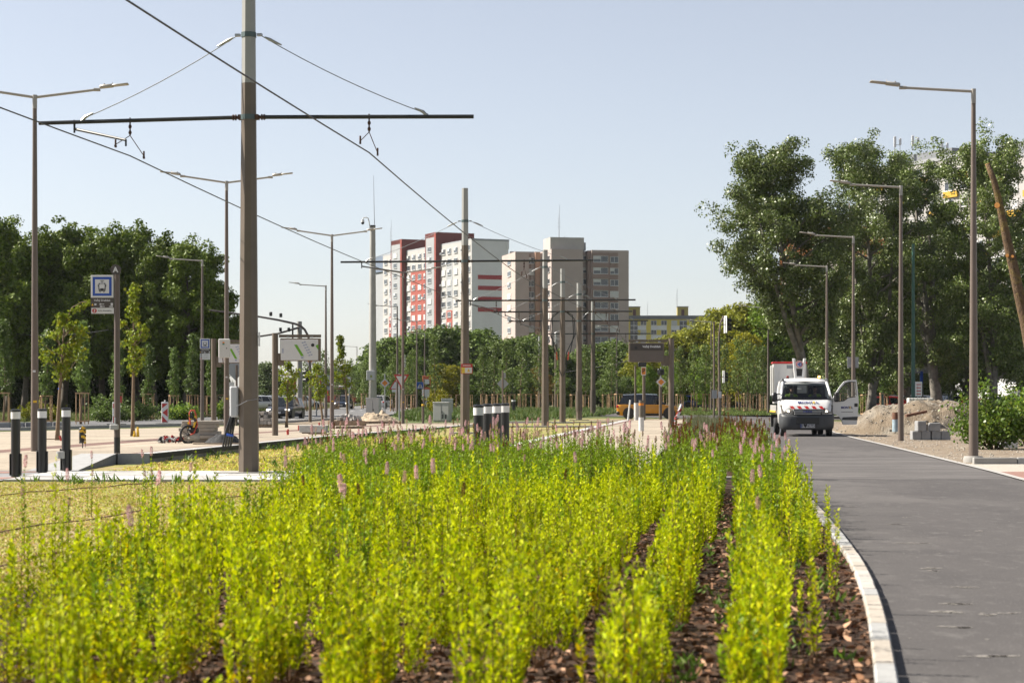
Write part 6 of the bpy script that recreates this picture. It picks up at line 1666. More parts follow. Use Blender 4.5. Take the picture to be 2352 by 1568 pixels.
class Wins:
    """windows of one building: the first 100 are parts of their own, what is left over is one stuff part"""
    def __init__(s, t): s.t, s.n, s.rest, s.rd = t, 0, None, random.Random(len(t['label']))
    def mesh(s, w, h, style, shade):
        k = (round(w, 2), round(h, 2), style, shade)
        if k in _wc: return _wc[k]
        m = MB(); f = .09
        # local: x across, -y outward
        m.box((0, -.02, 0), (w, .10, h), 0)
        pw = (w - 3 * f) / 2 if style == 2 else w - 2 * f
        for i in range(style):
            cx = 0 if style == 1 else (-(pw + f) / 2 if i == 0 else (pw + f) / 2)
            m.box((cx, -.075, 0), (pw, .02, h - 2 * f), 1)
            if shade and (i == 0 or shade > 1): m.box((cx, -.088, (h - 2 * f) * (.5 - .25 * shade)), (pw * .98, .01, (h - 2 * f) * min(.98, .5 * shade)), 2)
        m.box((0, -.12, -h / 2 - .04), (w + .1, .16, .06), 0)
        o = m.build('window', [FRW, GLASSB, mat('window_blind', (.55, .55, .54), .7, 0, .06)], None)
        me = o.data; bpy.data.objects.remove(o)
        _wc[k] = me
        return me
    def put(s, loc, rz, w, h, style=2, name='window'):
        shade = s.rd.choice((0, 0, 0, 1, 1, 2))
        me = s.mesh(w, h, style, shade)
        if s.n < 99:
            o = bpy.data.objects.new(name, me); COL.objects.link(o); o.parent = s.t; o.location = loc; o.rotation_euler = (0, 0, rz); s.n += 1
        else:
            if s.rest is None: s.rest = []
            s.rest.append((me, loc, rz))
    def done(s):
        if not s.rest: return
        mb = MB()
        for me, loc, rz in s.rest:
            M_ = Matrix.Translation(loc) @ Matrix.Rotation(rz, 4, 'Z'); b = len(mb.v)
            mb.v += [tuple(M_ @ v.co) for v in me.vertices]
            for p in me.polygons: mb.f.append([b + i for i in p.vertices]); mb.m.append(p.material_index); mb.s.append(False)
        o = mb.build('other_windows', [FRW, GLASSB, mat('window_blind', (0, 0, 0))], s.t, fix=False); o['kind'] = 'stuff'
def antenna(label, px, Y, z0, z1, arms=3, r=.05, group='rooftop antennas', dishes=False):
    t = thing('roof_antenna', label, 'antenna', (xat(px, Y), Y, z0), 0, group)
    h = z1 - z0; m = MB().tube([(0, 0, 0), (0, 0, h * .6), (.02 * h, 0, h)], [r, r * .7, r * .25], 6)
    for k in range(arms): m.cyl((-.6 + .1 * k, 0, h * (.35 + .12 * k)), (.6 - .1 * k, 0, h * (.35 + .12 * k)), r * .35, r * .35, 4)
    m.build('rod', GALV, t)
    return t
# --- white and red tower
B1 = thing('apartment_tower', 'tall white and red apartment tower with red stripes on its end wall', 'apartment block', (-11.4, 560, 0), math.atan2(.40, .915))
RZ = 45.0
wall_box(B1, 0, 11.3, 0, 73, 0, RZ, PW)
wall_box(B1, .02, 11.28, -.12, 0, 0, RZ - .02, PGB, 'gable_wall')
wall_box(B1, .0, 11.5, -.2, 73.1, RZ, RZ + .5, PG, 'roof_parapet')
for k in range(4): wall_box(B1, 1.9, 11.32, -.2, -.12, 34.1 - 3.05 * k, 35.3 - 3.05 * k, mat('stripe_red', (.40, .035, .04), .9, 0, .05, .3), 'red_stripe')
wall_box(B1, 10.6, 11.4, -.32, -.12, RZ - 2.2, RZ - .02, PGB, 'gable_trim')
for s0, s1, sl, xr in ((52.0, 61.8, 55.6, 8.2), (23.5, 32.3, 26.8, 10.6)):
    wall_box(B1, -1.5, -.01, s0 + .05, s1, 0, RZ + 4.0, PDR, 'stair_tower')
    wall_box(B1, -1.5, xr, s0 + .02, s1 - .1, RZ + .5, RZ + 3.98, PDR, 'penthouse')
    wall_box(B1, -1.62, -1.5, s0 + 1.2, s1 - 1.0, 0, RZ + 2.6, PG, 'tower_front')
    wall_box(B1, -1.56, -1.5, s0 + .1, s0 + 1.19, 0, RZ + 3.9, PR, 'tower_edge')
W = Wins(B1)
wall_box(B1, -.06, 0, 33.2, 48.0, 0, 38.6, PR, 'red_panel'); wall_box(B1, -.05, 0, 14.3, 18.9, 0, 25.9, PR, 'red_panel'); wall_box(B1, -.05, 0, 62.9, 67.4, 0, 25.8, PR, 'red_panel')
for s0, s1, z1 in ((14.3, 18.9, 40), (62.9, 67.4, 38)): wall_box(B1, -.04, 0, s0, s1, 26.2, z1, PG, 'grey_panel')
cols = (70.2, 65.1, 50.0, 45.6, 40.5, 35.7, 21.1, 16.6, 11.6, 6.4, 2.2)
for k in range(10):
    z = 43.0 - 3.05 * k
    for s in cols: W.put((-.09, s, z), R(-90), 2.7, 1.6)
    for s in (28.3, 57.3): W.put((-1.66, s, z + 1.2), R(-90), 3.0, 1.5)
W.done()
# corner block behind at its left
wall_box(B1, 1.5, 11, 73.02, 84, 0, RZ - 4.5, PG, 'rear_wing'); wall_box(B1, 1.0, 9, 74.0, 84, RZ - 4.5, RZ + .5, mat('blue_grey_roof_box', (.13, .17, .24), .7, 0, .05), 'roof_box')
ac = MB(); r_ = random.Random(3)
for _ in range(8):
    s = r_.choice(cols[2:8]) + 1.9; z = 43 - 3.05 * r_.randint(0, 8) - .4; ac.box((-.3, s, z), (.45, .8, .6), 0, bev=.04)
ac.build('air_conditioner', WHITEM, B1)
antenna('tall thin antenna on the left of the red and white tower roof', 898, 600, RZ, zat(505, 600), 4, .09)
# --- mauve tower
a12 = R(12)
B2 = thing('apartment_tower', 'mauve-beige apartment tower with staggered bays and brown loggias', 'apartment block', (9.5, 480, 0), a12)
lx = Vector((math.cos(a12), math.sin(a12), 0)); ly = Vector((-lx.y, lx.x, 0))
wall_box(B2, 0, 7.85, 0, 14.1, 0, 36.7, PM)
wall_box(B2, -7.4, -4.0, 7.0, 23, 0, 36.4, PM)                     # left bay
wall_box(B2, -4.0, 0.02, 8.6, 20, 0, 36.3, PM, 'loggia_bay'); wall_box(B2, -4.0, -3.1, 8.5, 8.6, 0, 36.0, PBR, 'loggia_panel')
wall_box(B2, -2.2, -1.0, 7.8, 8.6, 0, 36.5, mat('plaster_tan', (.46, .28, .20), .9, 0, .06, .2), 'tan_strip')
wall_box(B2, 7.85, 9.95, 2.6, 14, 0, 36.4, PM, 'recess'); wall_box(B2, 9.2, 10.0, .7, 2.6, 0, 36.5, PBR, 'brown_fin')
wall_box(B2, 10.0, 19.3, 0, 14, 0, 36.6, PM, 'right_bay'); wall_box(B2, 19.32, 20.1, 3, 14, 0, 35.0, PG, 'side_edge')
wall_box(B2, -7.5, 19.4, 13.0, 13.6, 36.4, 36.9, PG, 'parapet')
wall_box(B2, .2, 8.6, 2.0, 9.5, 36.7, 39.7, mat('plaster_pale_grey', (.42, .40, .37), .9, 0, .1, .3), 'penthouse'); wall_box(B2, 8.6, 9.3, 3, 8, 36.6, 38.6, PG, 'vent_box')
wall_box(B2, 9.97, 14.6, -.06, .0, 0, 36.0, PBR, 'brown_panel'); wall_box(B2, 14.62, 16.6, -.05, 0, 0, 36.0, PBR, 'brown_panel')
W = Wins(B2)
for k in range(12):
    z = 34.4 - 2.79 * k
    W.put((12.25, -.08, z), 0, 3.7, 1.55); W.put((15.65, -.08, z - .1), 0, 2.1, 1.5); W.put((8.7, 2.55, z + .2), 0, 1.2, 1.35, 1)
    W.put((-.04, 3.8, z + .2), R(-90), 4.4, 1.3); W.put((-7.44, 14.0, z - .2), R(-90), 4.0, 1.3); W.put((-3.2, 8.46, z), 0, 1.7, 1.5)
    b_ = MB().box((12.25, -.16, z - 1.4), (4.2, .25, 1.15)).build('spandrel', PBR, B2)
W.done()
antenna('tall antenna on the mauve tower penthouse', 1284, 488, 39.7, zat(470, 488), 3, .10); antenna('short antenna frame on the mauve tower roof', 1297, 488, 39.7, zat(540, 488), 2, .05)
# --- low yellow block
B5 = thing('apartment_block', 'low yellow and white apartment block beyond the willows', 'apartment block', (34.6, 600, 0), R(-1.5))
Lb = 24.7
wall_box(B5, 0, Lb, 0, 12, 0, 24.3, PY); wall_box(B5, -.1, Lb + .15, -.35, 12.2, 24.3, 25.4, mat('roof_band_grey', (.17, .175, .19), .8, 0, .06), 'roof_band')
W = Wins(B5)
xc = lambda px: (px - 1176) * 600 / F - 34.6
for c in (1456, 1569): wall_box(B5, xc(c) - 1.1, xc(c) + 1.1, -.12, 0, 0, 24.0, GLASSB, 'stair_glass')
gl = MB()
for c in (1456, 1569):
    gl.box((xc(c), -.16, 12), (.12, .08, 24))
    for z in [23.8 - 1.42 * i for i in range(14)]: gl.box((xc(c), -.155, z), (2.2, .07, .14))
gl.build('stair_glazing_bars', FRW, B5)
for k in range(7):
    z = 23.2 - 2.85 * k
    for c in (1478, 1501.5, 1525, 1548.4, 1589.5, 1613.9): W.put((xc(c), -.07, z), 0, 1.75, 1.45)
    for c0, c1 in ((1463, 1484), (1495, 1531), (1541, 1562.5), (1576, 1597), (1608, 1627)): wall_box(B5, xc(c0), xc(c1), -.08, 0, z - 2.1, z - .85, mat('white_band', (.80, .80, .82), .9, 0, .04, .3), 'white_band')
W.done()
for c0, c1, q in ((1444, 1470.6, 707), (1556, 1581, 704)):
    p_ = MB().box(((xc(c0) + xc(c1)) / 2, 3, 26.7), (xc(c1) - xc(c0), 4, 2.7)).build('roof_house', mat('roof_house_olive', (.40, .33, .09), .9, 0, .05), B5)
    MB().box(((xc(c0) + xc(c1)) / 2, .97, 26.3), (.9, .06, 1.9)).build('roof_door', mat('door_maroon', (.09, .03, .03), .6, 0, 0), p_)
    MB().box(((xc(c0) + xc(c1)) / 2, 3, 28.12), (xc(c1) - xc(c0) + .3, 4.3, .18)).build('roof_cap', PG, p_)
antenna('antenna mast with crossbars on the yellow block roof', 1555, 603, 28.0, zat(660, 603), 5, .08); antenna('small aerial on the yellow block roof between its two roof houses', 1487, 603, 25.3, zat(690, 603), 4, .05)
# --- long grey block with yellow panels behind the poplars
dB3 = Vector((.437, -.90, 0)).normalized()
B3 = thing('apartment_block', 'long pale grey apartment block with yellow balcony panels behind the poplars', 'apartment block', (69, 330, 0), math.atan2(dB3.y, dB3.x))
# local x runs along the facade towards the camera, facade outward is -y
wall_box(B3, -17, 12, 0, 14, 0, 40.0, PW); wall_box(B3, 12, 34, -1.5, 14, 0, 38.3, PW, 'wall')
wall_box(B3, -17.1, 12, -.15, 14, 40.0, 40.6, PG, 'parapet'); wall_box(B3, 12, 34.1, -1.65, 14, 38.3, 38.8, PG, 'parapet')
wall_box(B3, -8, 3, 2.5, 9, 40.6, 42.3, mat('penthouse_grey', (.20, .21, .23), .9, 0, .06), 'penthouse'); wall_box(B3, 16, 34, 1.5, 12, 38.8, 41.2, mat('penthouse_grey', (0, 0, 0)), 'penthouse')
W = Wins(B3); YP = mat('panel_yellow', (.60, .35, .03), .8, 0, .05)
r_ = random.Random(21)
for k in range(12):
    z = 38.4 - 2.85 * k
    for i, x in enumerate((-14.5, -10.5, -6.5, -2.5, 1.5, 5.5, 9.5)):
        W.put((x, -.04, z), 0, 2.3, 1.5)
        if (i + k) % 3 == 0 or i == 3 and k % 2: MB().box((x + .6, -.2, z - 1.35), (3.6, .35, 1.0)).build('balcony_panel', YP, B3)
    for i, x in enumerate((15, 19, 23, 27, 31)):
        W.put((x, -1.54, z - 1.7), 0, 2.3, 1.5)
        if (i + k) % 3 == 1: MB().box((x + .4, -1.7, z - 3.05), (3.6, .35, 1.0)).build('balcony_panel', YP, B3)
    MB().box((-2.5, -.03, z - 1.75), (28.6, .06, .12)).build('joint_band', PG, B3) if k < 11 else None
W.done()
for px, q, z0, lab in ((2096, 298, 44, 'telecom antenna pair on the roof above the middle poplar'), (2163, 312, 44, 'slim telecom antenna on the grey penthouse roof'), (2055, 300, 43.5, 'telecom antenna half hidden in the poplar top')):
    Y = 338; q += 14; t = thing('roof_antenna', lab, 'antenna', (xat(px, Y), Y, z0 - 1), 0, 'rooftop antennas'); h = zat(q, Y) - z0 + 1
    MB().cyl((0, 0, 0), (0, 0, h), .09, .08, 8).cyl((.9, 0, 0), (.9, 0, h * .9), .06, .06, 8).box((.45, 0, h * .5), (.9, .08, .08)).build('pole', GALV, t)
    MB().box((0, -.2, h - .9), (.42, .25, 1.8), 0, bev=.05).box((.9, -.2, h * .9 - .6), (.4, .25, 1.1), 0, bev=.05).build('antenna_panel', WHITEM, t)
# --- cream and orange block
B4 = thing('apartment_block', 'cream apartment block with orange edge behind the leftmost poplar', 'apartment block', (xat(1793, 300), 300, 0), math.atan2(-.45, .89))
wall_box(B4, 0, 16, 0, 12, 0, 22.0, mat('plaster_cream', (.50, .44, .38), .9, 0, .05, .2)); OR_ = mat('plaster_orange', (.50, .17, .06), .9, 0, .05, .2)
wall_box(B4, -.1, 16.1, -.15, 12, 22.0, 26.5, OR_, 'orange_top'); wall_box(B4, -.12, .9, -.12, 12, 0, 22, OR_, 'orange_edge'); wall_box(B4, 9, 11, -.12, 0, 0, 22, OR_, 'orange_stripe')
W = Wins(B4)
for k in range(7):
    for x in (4, 7, 12.8): W.put((x, -.05, 19.8 - 2.9 * k), 0, 1.9, 1.4)
W.done()
B6 = thing('office_block', 'dark blue flat-roofed building top above the yellow-green trees', 'building', (xat(1744, 500), 500, 0), R(-10))
wall_box(B6, 0, 8, 0, 8, 0, 23.4, mat('blue_cladding', (.07, .10, .16), .6, 0, .05)); wall_box(B6, -.1, 8.1, -.1, 8.1, 23.4, 24.0, PG, 'roof_edge'); wall_box(B6, 1, 7, -.06, 0, 20, 22.4, GLASSB, 'window')
# --- shop pavilion at the right edge
B7 = thing('shop_pavilion', 'low grey shop pavilion with large windows under the cut trunk', 'shop', (xat(2296, 196), 196, 0), R(-8))
wall_box(B7, 0, 16, .6, 10, 0, 2.9, mat('pavilion_wall', (.30, .27, .24), .9, 0, .1)); wall_box(B7, -.6, 17, -1.2, 10.4, 2.9, 5.2, mat('pavilion_fascia', (.48, .47, .48), .9, 0, .06), 'fascia')
wg = MB(); wf = MB()
for i in range(7): wg.box((2.4 + i * 1.6, .57, 1.7), (1.4, .06, 2.0)); wf.box((1.6 + i * 1.6, .55, 1.7), (.1, .1, 2.2))
wf.box((7, .55, 1.9), (11.4, .09, .1)); wo = wg.build('window', GLASSB, B7); wf.build('frame', FRW, wo)
sg_ = thing('shop_sign', 'red-orange oval shop sign on a post before the pavilion', 'sign', (xat(2278, 190), 190, 0)); MB().cyl((0, 0, 0), (0, 0, 3.4), .06, .06, 8).build('post', DARKST, sg_)
MB().lathe([(.02, -.42), (.7, -.30), (1.0, 0), (.7, .30), (.02, .42)], (0, 0, 3.6), 18).build('sign_plate', mat('shop_red', (.45, .08, .03), .5, 0, .05), sg_); MB().box((0, -1.0, 3.6), (.9, .03, .14)).build('lettering', WHITEM, sg_)
# posts, poles and signs among the parked cars
GRP = mat('green_pole', (.03, .11, .085), .5, 0, .05)
for px, Y, top, lab in ((2097.5, 130, 560, 'thick green lamp pole left of the poplar trunk'), (2025.5, 150, 740, 'green pole between the two tree guards')):
    t = thing('green_pole', lab, 'pole', (xat(px, Y), Y, 0)); MB().cyl((0, 0, 0), (0, 0, zat(top, Y)), .14, .09, 10).build('pole', GRP, t); MB().cyl((0, 0, 0), (0, 0, .9), .18, .18, 10).build('foot', GRP, t)
t = thing('green_pole', 'dark green pole with a bright lamp head right of the open van door', 'street lamp', (xat(1960, 140), 140, 0)); zq = lambda q: zat(q, 140)
MB().cyl((0, 0, 0), (0, 0, zq(748)), .10, .07, 10).build('pole', GRP, t); MB().tube([(0, 0, zq(750)), (.4, 0, zq(746)), (.75, 0, zq(747))], .035, 6).build('lamp_arm', GRP, t); MB().ball((1.05, 0, zq(747.5)), (.42, .16, .12), 14).build('lamp_head', WHITEM, t)
t = thing('street_lamp', 'old post-top lamp with a white cone head left of the truck basket', 'street lamp', (xat(1832, 160), 160, 0)); zq = lambda q: zat(q, 160)
MB().cyl((0, 0, 0), (0, 0, zq(750)), .09, .06, 8).build('pole', BROWN2, t); MB().lathe([(.08, zq(753)), (.24, zq(746)), (.22, zq(744)), (.0, zq(743.5))], n=14).build('lamp_head', LAMPAL, t)
t = thing('street_lamp', 'slim post-top lamp right of the thick poplar trunk', 'street lamp', (xat(2186, 170), 170, 0)); zq = lambda q: zat(q, 170)
MB().cyl((0, 0, 0), (0, 0, zq(812)), .07, .06, 8).build('pole', GALV, t); MB().lathe([(.08, zq(813)), (.26, zq(810)), (.0, zq(808))], n=14).build('lamp_head', WHITEM, t)
t = thing('road_sign', 'T-shaped grey street name board on a dark post by the poplar trunk', 'road sign', (xat(2119, 152), 152, 0)); zq = lambda q: zat(q, 152)
MB().cyl((0, 0, 0), (0, 0, zq(848)), .07, .06, 8).build('post', DARKST, t); MB().box((.05, -.08, zq(851)), (1.5, .06, .36), 0, bev=.02).build('name_board', SIGNBACK, t); MB().box((-.1, -.1, zq(866)), (.2, .03, .9)).build('blue_plate', BLUE, t)
t = thing('road_sign', 'white notice board with small red marks beside the green pole', 'road sign', (xat(2108, 126), 126, 0)); zq = lambda q: zat(q, 126)
MB().cyl((0, .03, 0), (0, .03, zq(885)), .04, .04, 8).build('post', GALV, t); b_ = MB().box((.05, 0, zq(893)), (.42, .03, .92), 0, R(-12)).build('notice', WHITEM, t)
n_ = MB()
for k in range(4): n_.box((.05, -.03, zq(893) + .28 - .2 * k), (.28, .01, .05), 0, R(-12))
n_.build('red_mark', RED, b_)
t = thing('road_sign', 'pair of white sign backs strapped to the lamp behind the van door', 'road sign', (xat(1960, 91), 91, 0)); zq = lambda q: zat(q, 91)
MB().box((0, .12, zq(832)), (.52, .02, .5)).build('sign_plate', SIGNBACK, t)
for q in (823, 839): MB().box((0, .10, zq(q)), (.5, .04, .06)).build('strap', GALV, t)
# ================================================================ VEGETATION
import numpy as np
def leaf_mesh(name, cen, axis, width_dir, length, width, mi, mats, shape='hex'):
    """one flat face per leaf: cen = leaf base, axis = unit direction, width_dir = unit vector across"""
    n = len(cen)
    L = length[:, None]; Wd = width[:, None]
    if shape == 'hex':
        st = [(0, 0), (.3, .5), (.68, .42), (1, 0), (.68, -.42), (.3, -.5)]
    else:
        st = [(0, 0), (.45, .5), (1, 0), (.45, -.5)]
    k = len(st)
    co = np.empty((n, k, 3), dtype=np.float32)
    for i, (a, b) in enumerate(st): co[:, i] = cen + axis * L * a + width_dir * Wd * b
    me = bpy.data.meshes.new(name)
    me.vertices.add(n * k); me.vertices.foreach_set('co', co.ravel())
    me.loops.add(n * k); me.loops.foreach_set('vertex_index', np.arange(n * k, dtype=np.int32))
    me.polygons.add(n); me.polygons.foreach_set('loop_start', np.arange(0, n * k, k, dtype=np.int32)); me.polygons.foreach_set('loop_total', np.full(n, k, dtype=np.int32))
    for m in (mats if isinstance(mats, (list, tuple)) else [mats]): me.materials.append(m)
    me.polygons.foreach_set('material_index', np.asarray(mi, dtype=np.int32))
    me.update(); me.validate()
    return me
def unit(v): return v / np.maximum(np.linalg.norm(v, axis=1, keepdims=True), 1e-6)
def rand_dirs(rg, n): return unit(rg.normal(size=(n, 3)))
def add_obj(name, me, parent=None):
    o = bpy.data.objects.new(name, me); COL.objects.link(o); o.parent = parent
    return o
def make_tree(name, label, cat, seed, H, lo, R_, prof, tr, nclump, nleaf, leaf, lmat, bark, csd=.55, limb=.5, lean=(0, 0), forks=1, droop=.3, vary=.35, shell=.55, wmat=None, stiff=1.0, limbs=0, subs=6):
    """tapered trunk, limbs to the foliage clumps, crown of single leaves gathered in clumps"""
    rg = np.random.default_rng(seed)
    t = thing(name, label, cat)
    ph = rg.uniform(0, 6.28, 6)
    trunk = MB()
    def spine(z): 
        u = z / H
        return Vector((lean[0] * u ** 1.3 + .012 * H * math.sin(5 * u + ph[0]) * stiff, lean[1] * u ** 1.3 + .012 * H * math.sin(4 * u + ph[1]) * stiff, z))
    top = lo * H + (1 - lo) * H * .78
    zs = np.linspace(0, top, 11)
    trunk.tube([spine(z) for z in zs], [tr * (1.25 if i == 0 else 1) * (1 - .9 * (z / top) ** .9) + .012 for i, z in enumerate(zs)], 9)
    cl = []
    for i in range(limbs):                                               # limbs, side branches, leaf clusters along them
        u = (i + .5) / limbs; zb = lo * H * .85 + (H * .95 - lo * H * .85) * u ** .92 * .84
        a = i * 2.4 + rg.uniform(-.5, .5); L = R_ * prof(u) * rg.uniform(.72, 1.22); b = spine(min(zb, top * .98)); rise = L * rg.uniform(.45, .95) + (H * .10 if u > .8 else 0)
        e = b + Vector((math.cos(a) * L, math.sin(a) * L, rise)); c0 = b.lerp(e, .5) - Vector((0, 0, .12 * L)); rb = max(.03, tr * .48 * (1 - .75 * u))
        Q = lambda v: b * (1 - v) ** 2 + c0 * (2 * v * (1 - v)) + e * v * v
        trunk.tube([Q(0), Q(.33), Q(.66), Q(1)], [rb, rb * .7, rb * .45, rb * .15], 6, caps=False)
        for j in range(subs):
            v = .28 + .74 * j / (subs - 1); p = Q(min(v, 1)); az = a + rg.uniform(-1.5, 1.5); l2 = (L * rg.uniform(.2, .42) + .25) * (1.15 - .4 * v)
            q = p + Vector((math.cos(az) * l2, math.sin(az) * l2, l2 * rg.uniform(-.15, .75)))
            trunk.tube([p, q], [rb * .28, .008], 4, caps=False)
            for w in (.45, .8, 1.12): cl.append(p.lerp(q, w) + Vector(rg.normal(size=3)) * .16)
    if limbs:
        for k in range(8): cl.append(spine(top) + Vector((rg.normal() * .35, rg.normal() * .35, (H - top) * k / 7)))
        nclump = len(cl)
    for i in range(0 if limbs else nclump):
        u = (i + rg.uniform(0, 1)) / nclump
        z = lo * H + (1 - lo) * H * u
        a = rg.uniform(0, 6.283)
        lump = 1 + vary * (math.sin(a * 2 + ph[2] + u * 5) * .6 + math.sin(a * 3 + ph[3] - u * 9) * .5)
        r = R_ * prof(u) * lump * (shell + (1 - shell) * rg.uniform(0, 1)) * (rg.uniform(.0, 1) ** .35)
        s = spine(min(z, top))
        c = Vector((s.x + r * math.cos(a), s.y + r * math.sin(a), z))
        cl.append(c)
        if rg.uniform() < limb and r > .25 * R_:
            zb = max(lo * H * .75, z - r * rg.uniform(.5, 1.1)); b = spine(min(zb, top * .96))
            rb = max(.018, tr * .42 * (1 - zb / H)); m_ = b.lerp(c, .5) + Vector((0, 0, -.08 * r))
            trunk.tube([b, m_, c], [rb, rb * .6, rb * .25], 5, caps=False)
    for k in range(forks - 1):
        a = rg.uniform(0, 6.28); b = spine(H * (lo * .6 + .06 * k)); e = spine(H * .75) + Vector((math.cos(a), math.sin(a), 0)) * R_ * .6
        trunk.tube([b, b.lerp(e, .4) + Vector((math.cos(a), math.sin(a), 0)) * R_ * .15, e], [tr * .62, tr * .45, tr * .12], 7)
    trunk.build('trunk', bark, t, fix=False)
    cl = np.array([tuple(c) for c in cl]); per = nleaf // nclump
    n = per * nclump
    d = unit(rand_dirs(rg, n) + np.array([0, 0, .22]))                  # leaves sit on the outside of rounded clumps
    crad = csd * 1.55 * rg.uniform(.65, 1.25, nclump)
    rad = np.repeat(crad, per) * np.where(rg.uniform(0, 1, n) < .22, rg.uniform(.2, .9, n), rg.uniform(.78, 1.1, n))
    cen = np.repeat(cl, per, axis=0) + d * rad[:, None] * np.array([1, 1, .78]) + rg.normal(size=(n, 3)) * leaf * .3
    nr = unit(d + rand_dirs(rg, n) * .75)
    ax = unit(np.cross(nr, rand_dirs(rg, n)) + np.array([0, 0, -droop * .6])); wd = unit(np.cross(nr, ax))
    ln = leaf * rg.uniform(.7, 1.3, n)
    me = leaf_mesh('crown', cen, ax, wd, ln, ln * rg.uniform(.6, .9, n), np.zeros(n), lmat, 'hex' if leaf < .12 else 'dia')
    add_obj('crown', me, t)
    return t
P_ROUND = lambda u: math.sin(math.pi * min(1, max(0, u * .92 + .06))) ** .55
P_POP = lambda u: (math.sin(math.pi * (u * .86 + .09))) ** .6
P_COL = lambda u: (1 - u ** 1.7 * .86) * min(1, .35 + u * 3.5)
P_CONE = lambda u: (1 - u) ** .65 * min(1, .4 + 4 * u) + .06
P_SAP = lambda u: (1 - u * .80) * min(1, .45 + 2.5 * u)
LV_DARK = leafmat('leaf_dark_green', [(0.0884, 0.1452, 0.0173), (0.1352, 0.1989, 0.0216), (0.1768, 0.2418, 0.0281), (0.0624, 0.1021, 0.0151), (0.2184, 0.2741, 0.0346)], .2, .55, .2)
LV_POP = leafmat('leaf_poplar', [(0.1035, 0.1578, 0.0287), (0.1467, 0.2093, 0.0374), (0.1985, 0.2576, 0.0575), (0.0776, 0.1207, 0.023), (0.3105, 0.3381, 0.1438)], .2, .42, .4)
LV_MID = leafmat('leaf_mid_green', [(.105, .155, .03), (.13, .185, .036), (.16, .215, .05), (.08, .12, .025)], .35, .55, .2)
LV_WOOD = leafmat('leaf_wood_green', [(0.087, 0.1458, 0.0264), (0.1232, 0.1863, 0.0312), (0.1595, 0.2228, 0.0384), (0.0653, 0.1107, 0.0216)], .25, .55, .2)
LV_FAR = leafmat('leaf_hazed_green', [(.12, .17, .06), (.15, .20, .075), (.10, .145, .05)], .35, .6, .2)  # paler, bluer green: distance haze put into the leaf colour
LV_OLIVE = leafmat('leaf_olive', [(0.2015, 0.234, 0.0154), (0.26, 0.2795, 0.0198), (0.325, 0.312, 0.0242), (0.1495, 0.182, 0.0132)], .28, .55, .2)
LV_YEL = leafmat('leaf_yellow_green', [(.27, .27, .014), (.36, .33, .018), (.21, .24, .014), (.42, .34, .02)], .42, .55, .2)
LV_BRI = leafmat('leaf_bright_green', [(0.1283, 0.228, 0.0132), (0.1755, 0.288, 0.0165), (0.2362, 0.324, 0.022), (0.0945, 0.174, 0.011)], .28, .55, .2)
LV_RUST = leafmat('leaf_rusty', [(.24, .15, .025), (.30, .17, .03), (.16, .16, .025), (.20, .11, .025)], .35, .6, .2)
LV_SAPY = leafmat('leaf_young_yellow', [(.17, .23, .018), (.22, .28, .02), (.12, .17, .015), (.30, .29, .02)], .42, .5, .2)
LV_SAP = leafmat('leaf_young_green', [(0.09, 0.15, 0.0286), (0.126, 0.192, 0.0374), (0.168, 0.24, 0.055), (0.066, 0.108, 0.022)], .35, .5, .25)
LV_SHADED = leafmat('leaf_shade_dark', [(.028, .048, .010), (.042, .066, .014), (.055, .085, .016), (.02, .034, .008)], .25, .6, .15)  # shade under the canopy put into the leaf colour
LV_BUSH = leafmat('leaf_bush', [(.115, .21, .016), (.16, .27, .022), (.08, .15, .014), (.22, .32, .06), (.28, .34, .025)], .38, .42, .35)

# --- tall dark trees on the left: four grown shapes, repeated turned and scaled
def tree_kinds(name, label, cat, n, **kw): return [Proto(lambda s=s: make_tree(name, label, cat, seed=kw.get('seed0', 10) + s, **{k: v for k, v in kw.items() if k != 'seed0'})) for s in range(n)]
TALL = tree_kinds('tall_tree', 'x', 'tree', 5, seed0=10, H=14.0, lo=.24, R_=2.7, prof=P_COL, tr=.24, nclump=1, nleaf=30000, leaf=.20, lmat=LV_DARK, bark=BARK, csd=.30, limbs=26, subs=6)
GT = 'tall dark trees beyond the left road'
tl_ = [(-22, 478, 146), (18, 508, 152), (62, 545, 148), (108, 524, 150), (152, 508, 154), (196, 548, 147), (236, 535, 152), (272, 517, 149), (312, 514, 153), (352, 556, 148), (392, 540, 152), (428, 548, 147), (466, 562, 151), (500, 672, 149)]
for i, (px, top, Y) in enumerate(tl_):
    h = zat(top, Y); s = h / 14.0
    TALL[i % 5].put(Vector((xat(px, Y), Y, 0)), i * 1.9, (s * random.Random(i).uniform(.95, 1.2), s * random.Random(i + 50).uniform(.95, 1.2), s), f'tall dark leafy tree, {ORD[i]} from left in the front row beyond the left road', GT)
tb_ = [(0, 590, 172), (50, 600, 176), (96, 585, 172), (140, 600, 178), (186, 592, 174), (230, 600, 172), (276, 590, 176), (322, 596, 173), (366, 615, 178), (412, 640, 190)]
for i, (px, top, Y) in enumerate(tb_):
    h = zat(top, Y); s = h / 14.0
    TALL[(i + 2) % 5].put(Vector((xat(px, Y), Y, 0)), i * 2.3 + 1, (s * 1.25, s * 1.25, s), f'dark tree half hidden, {ORD[i]} from left in the rear row beyond the left road', GT)
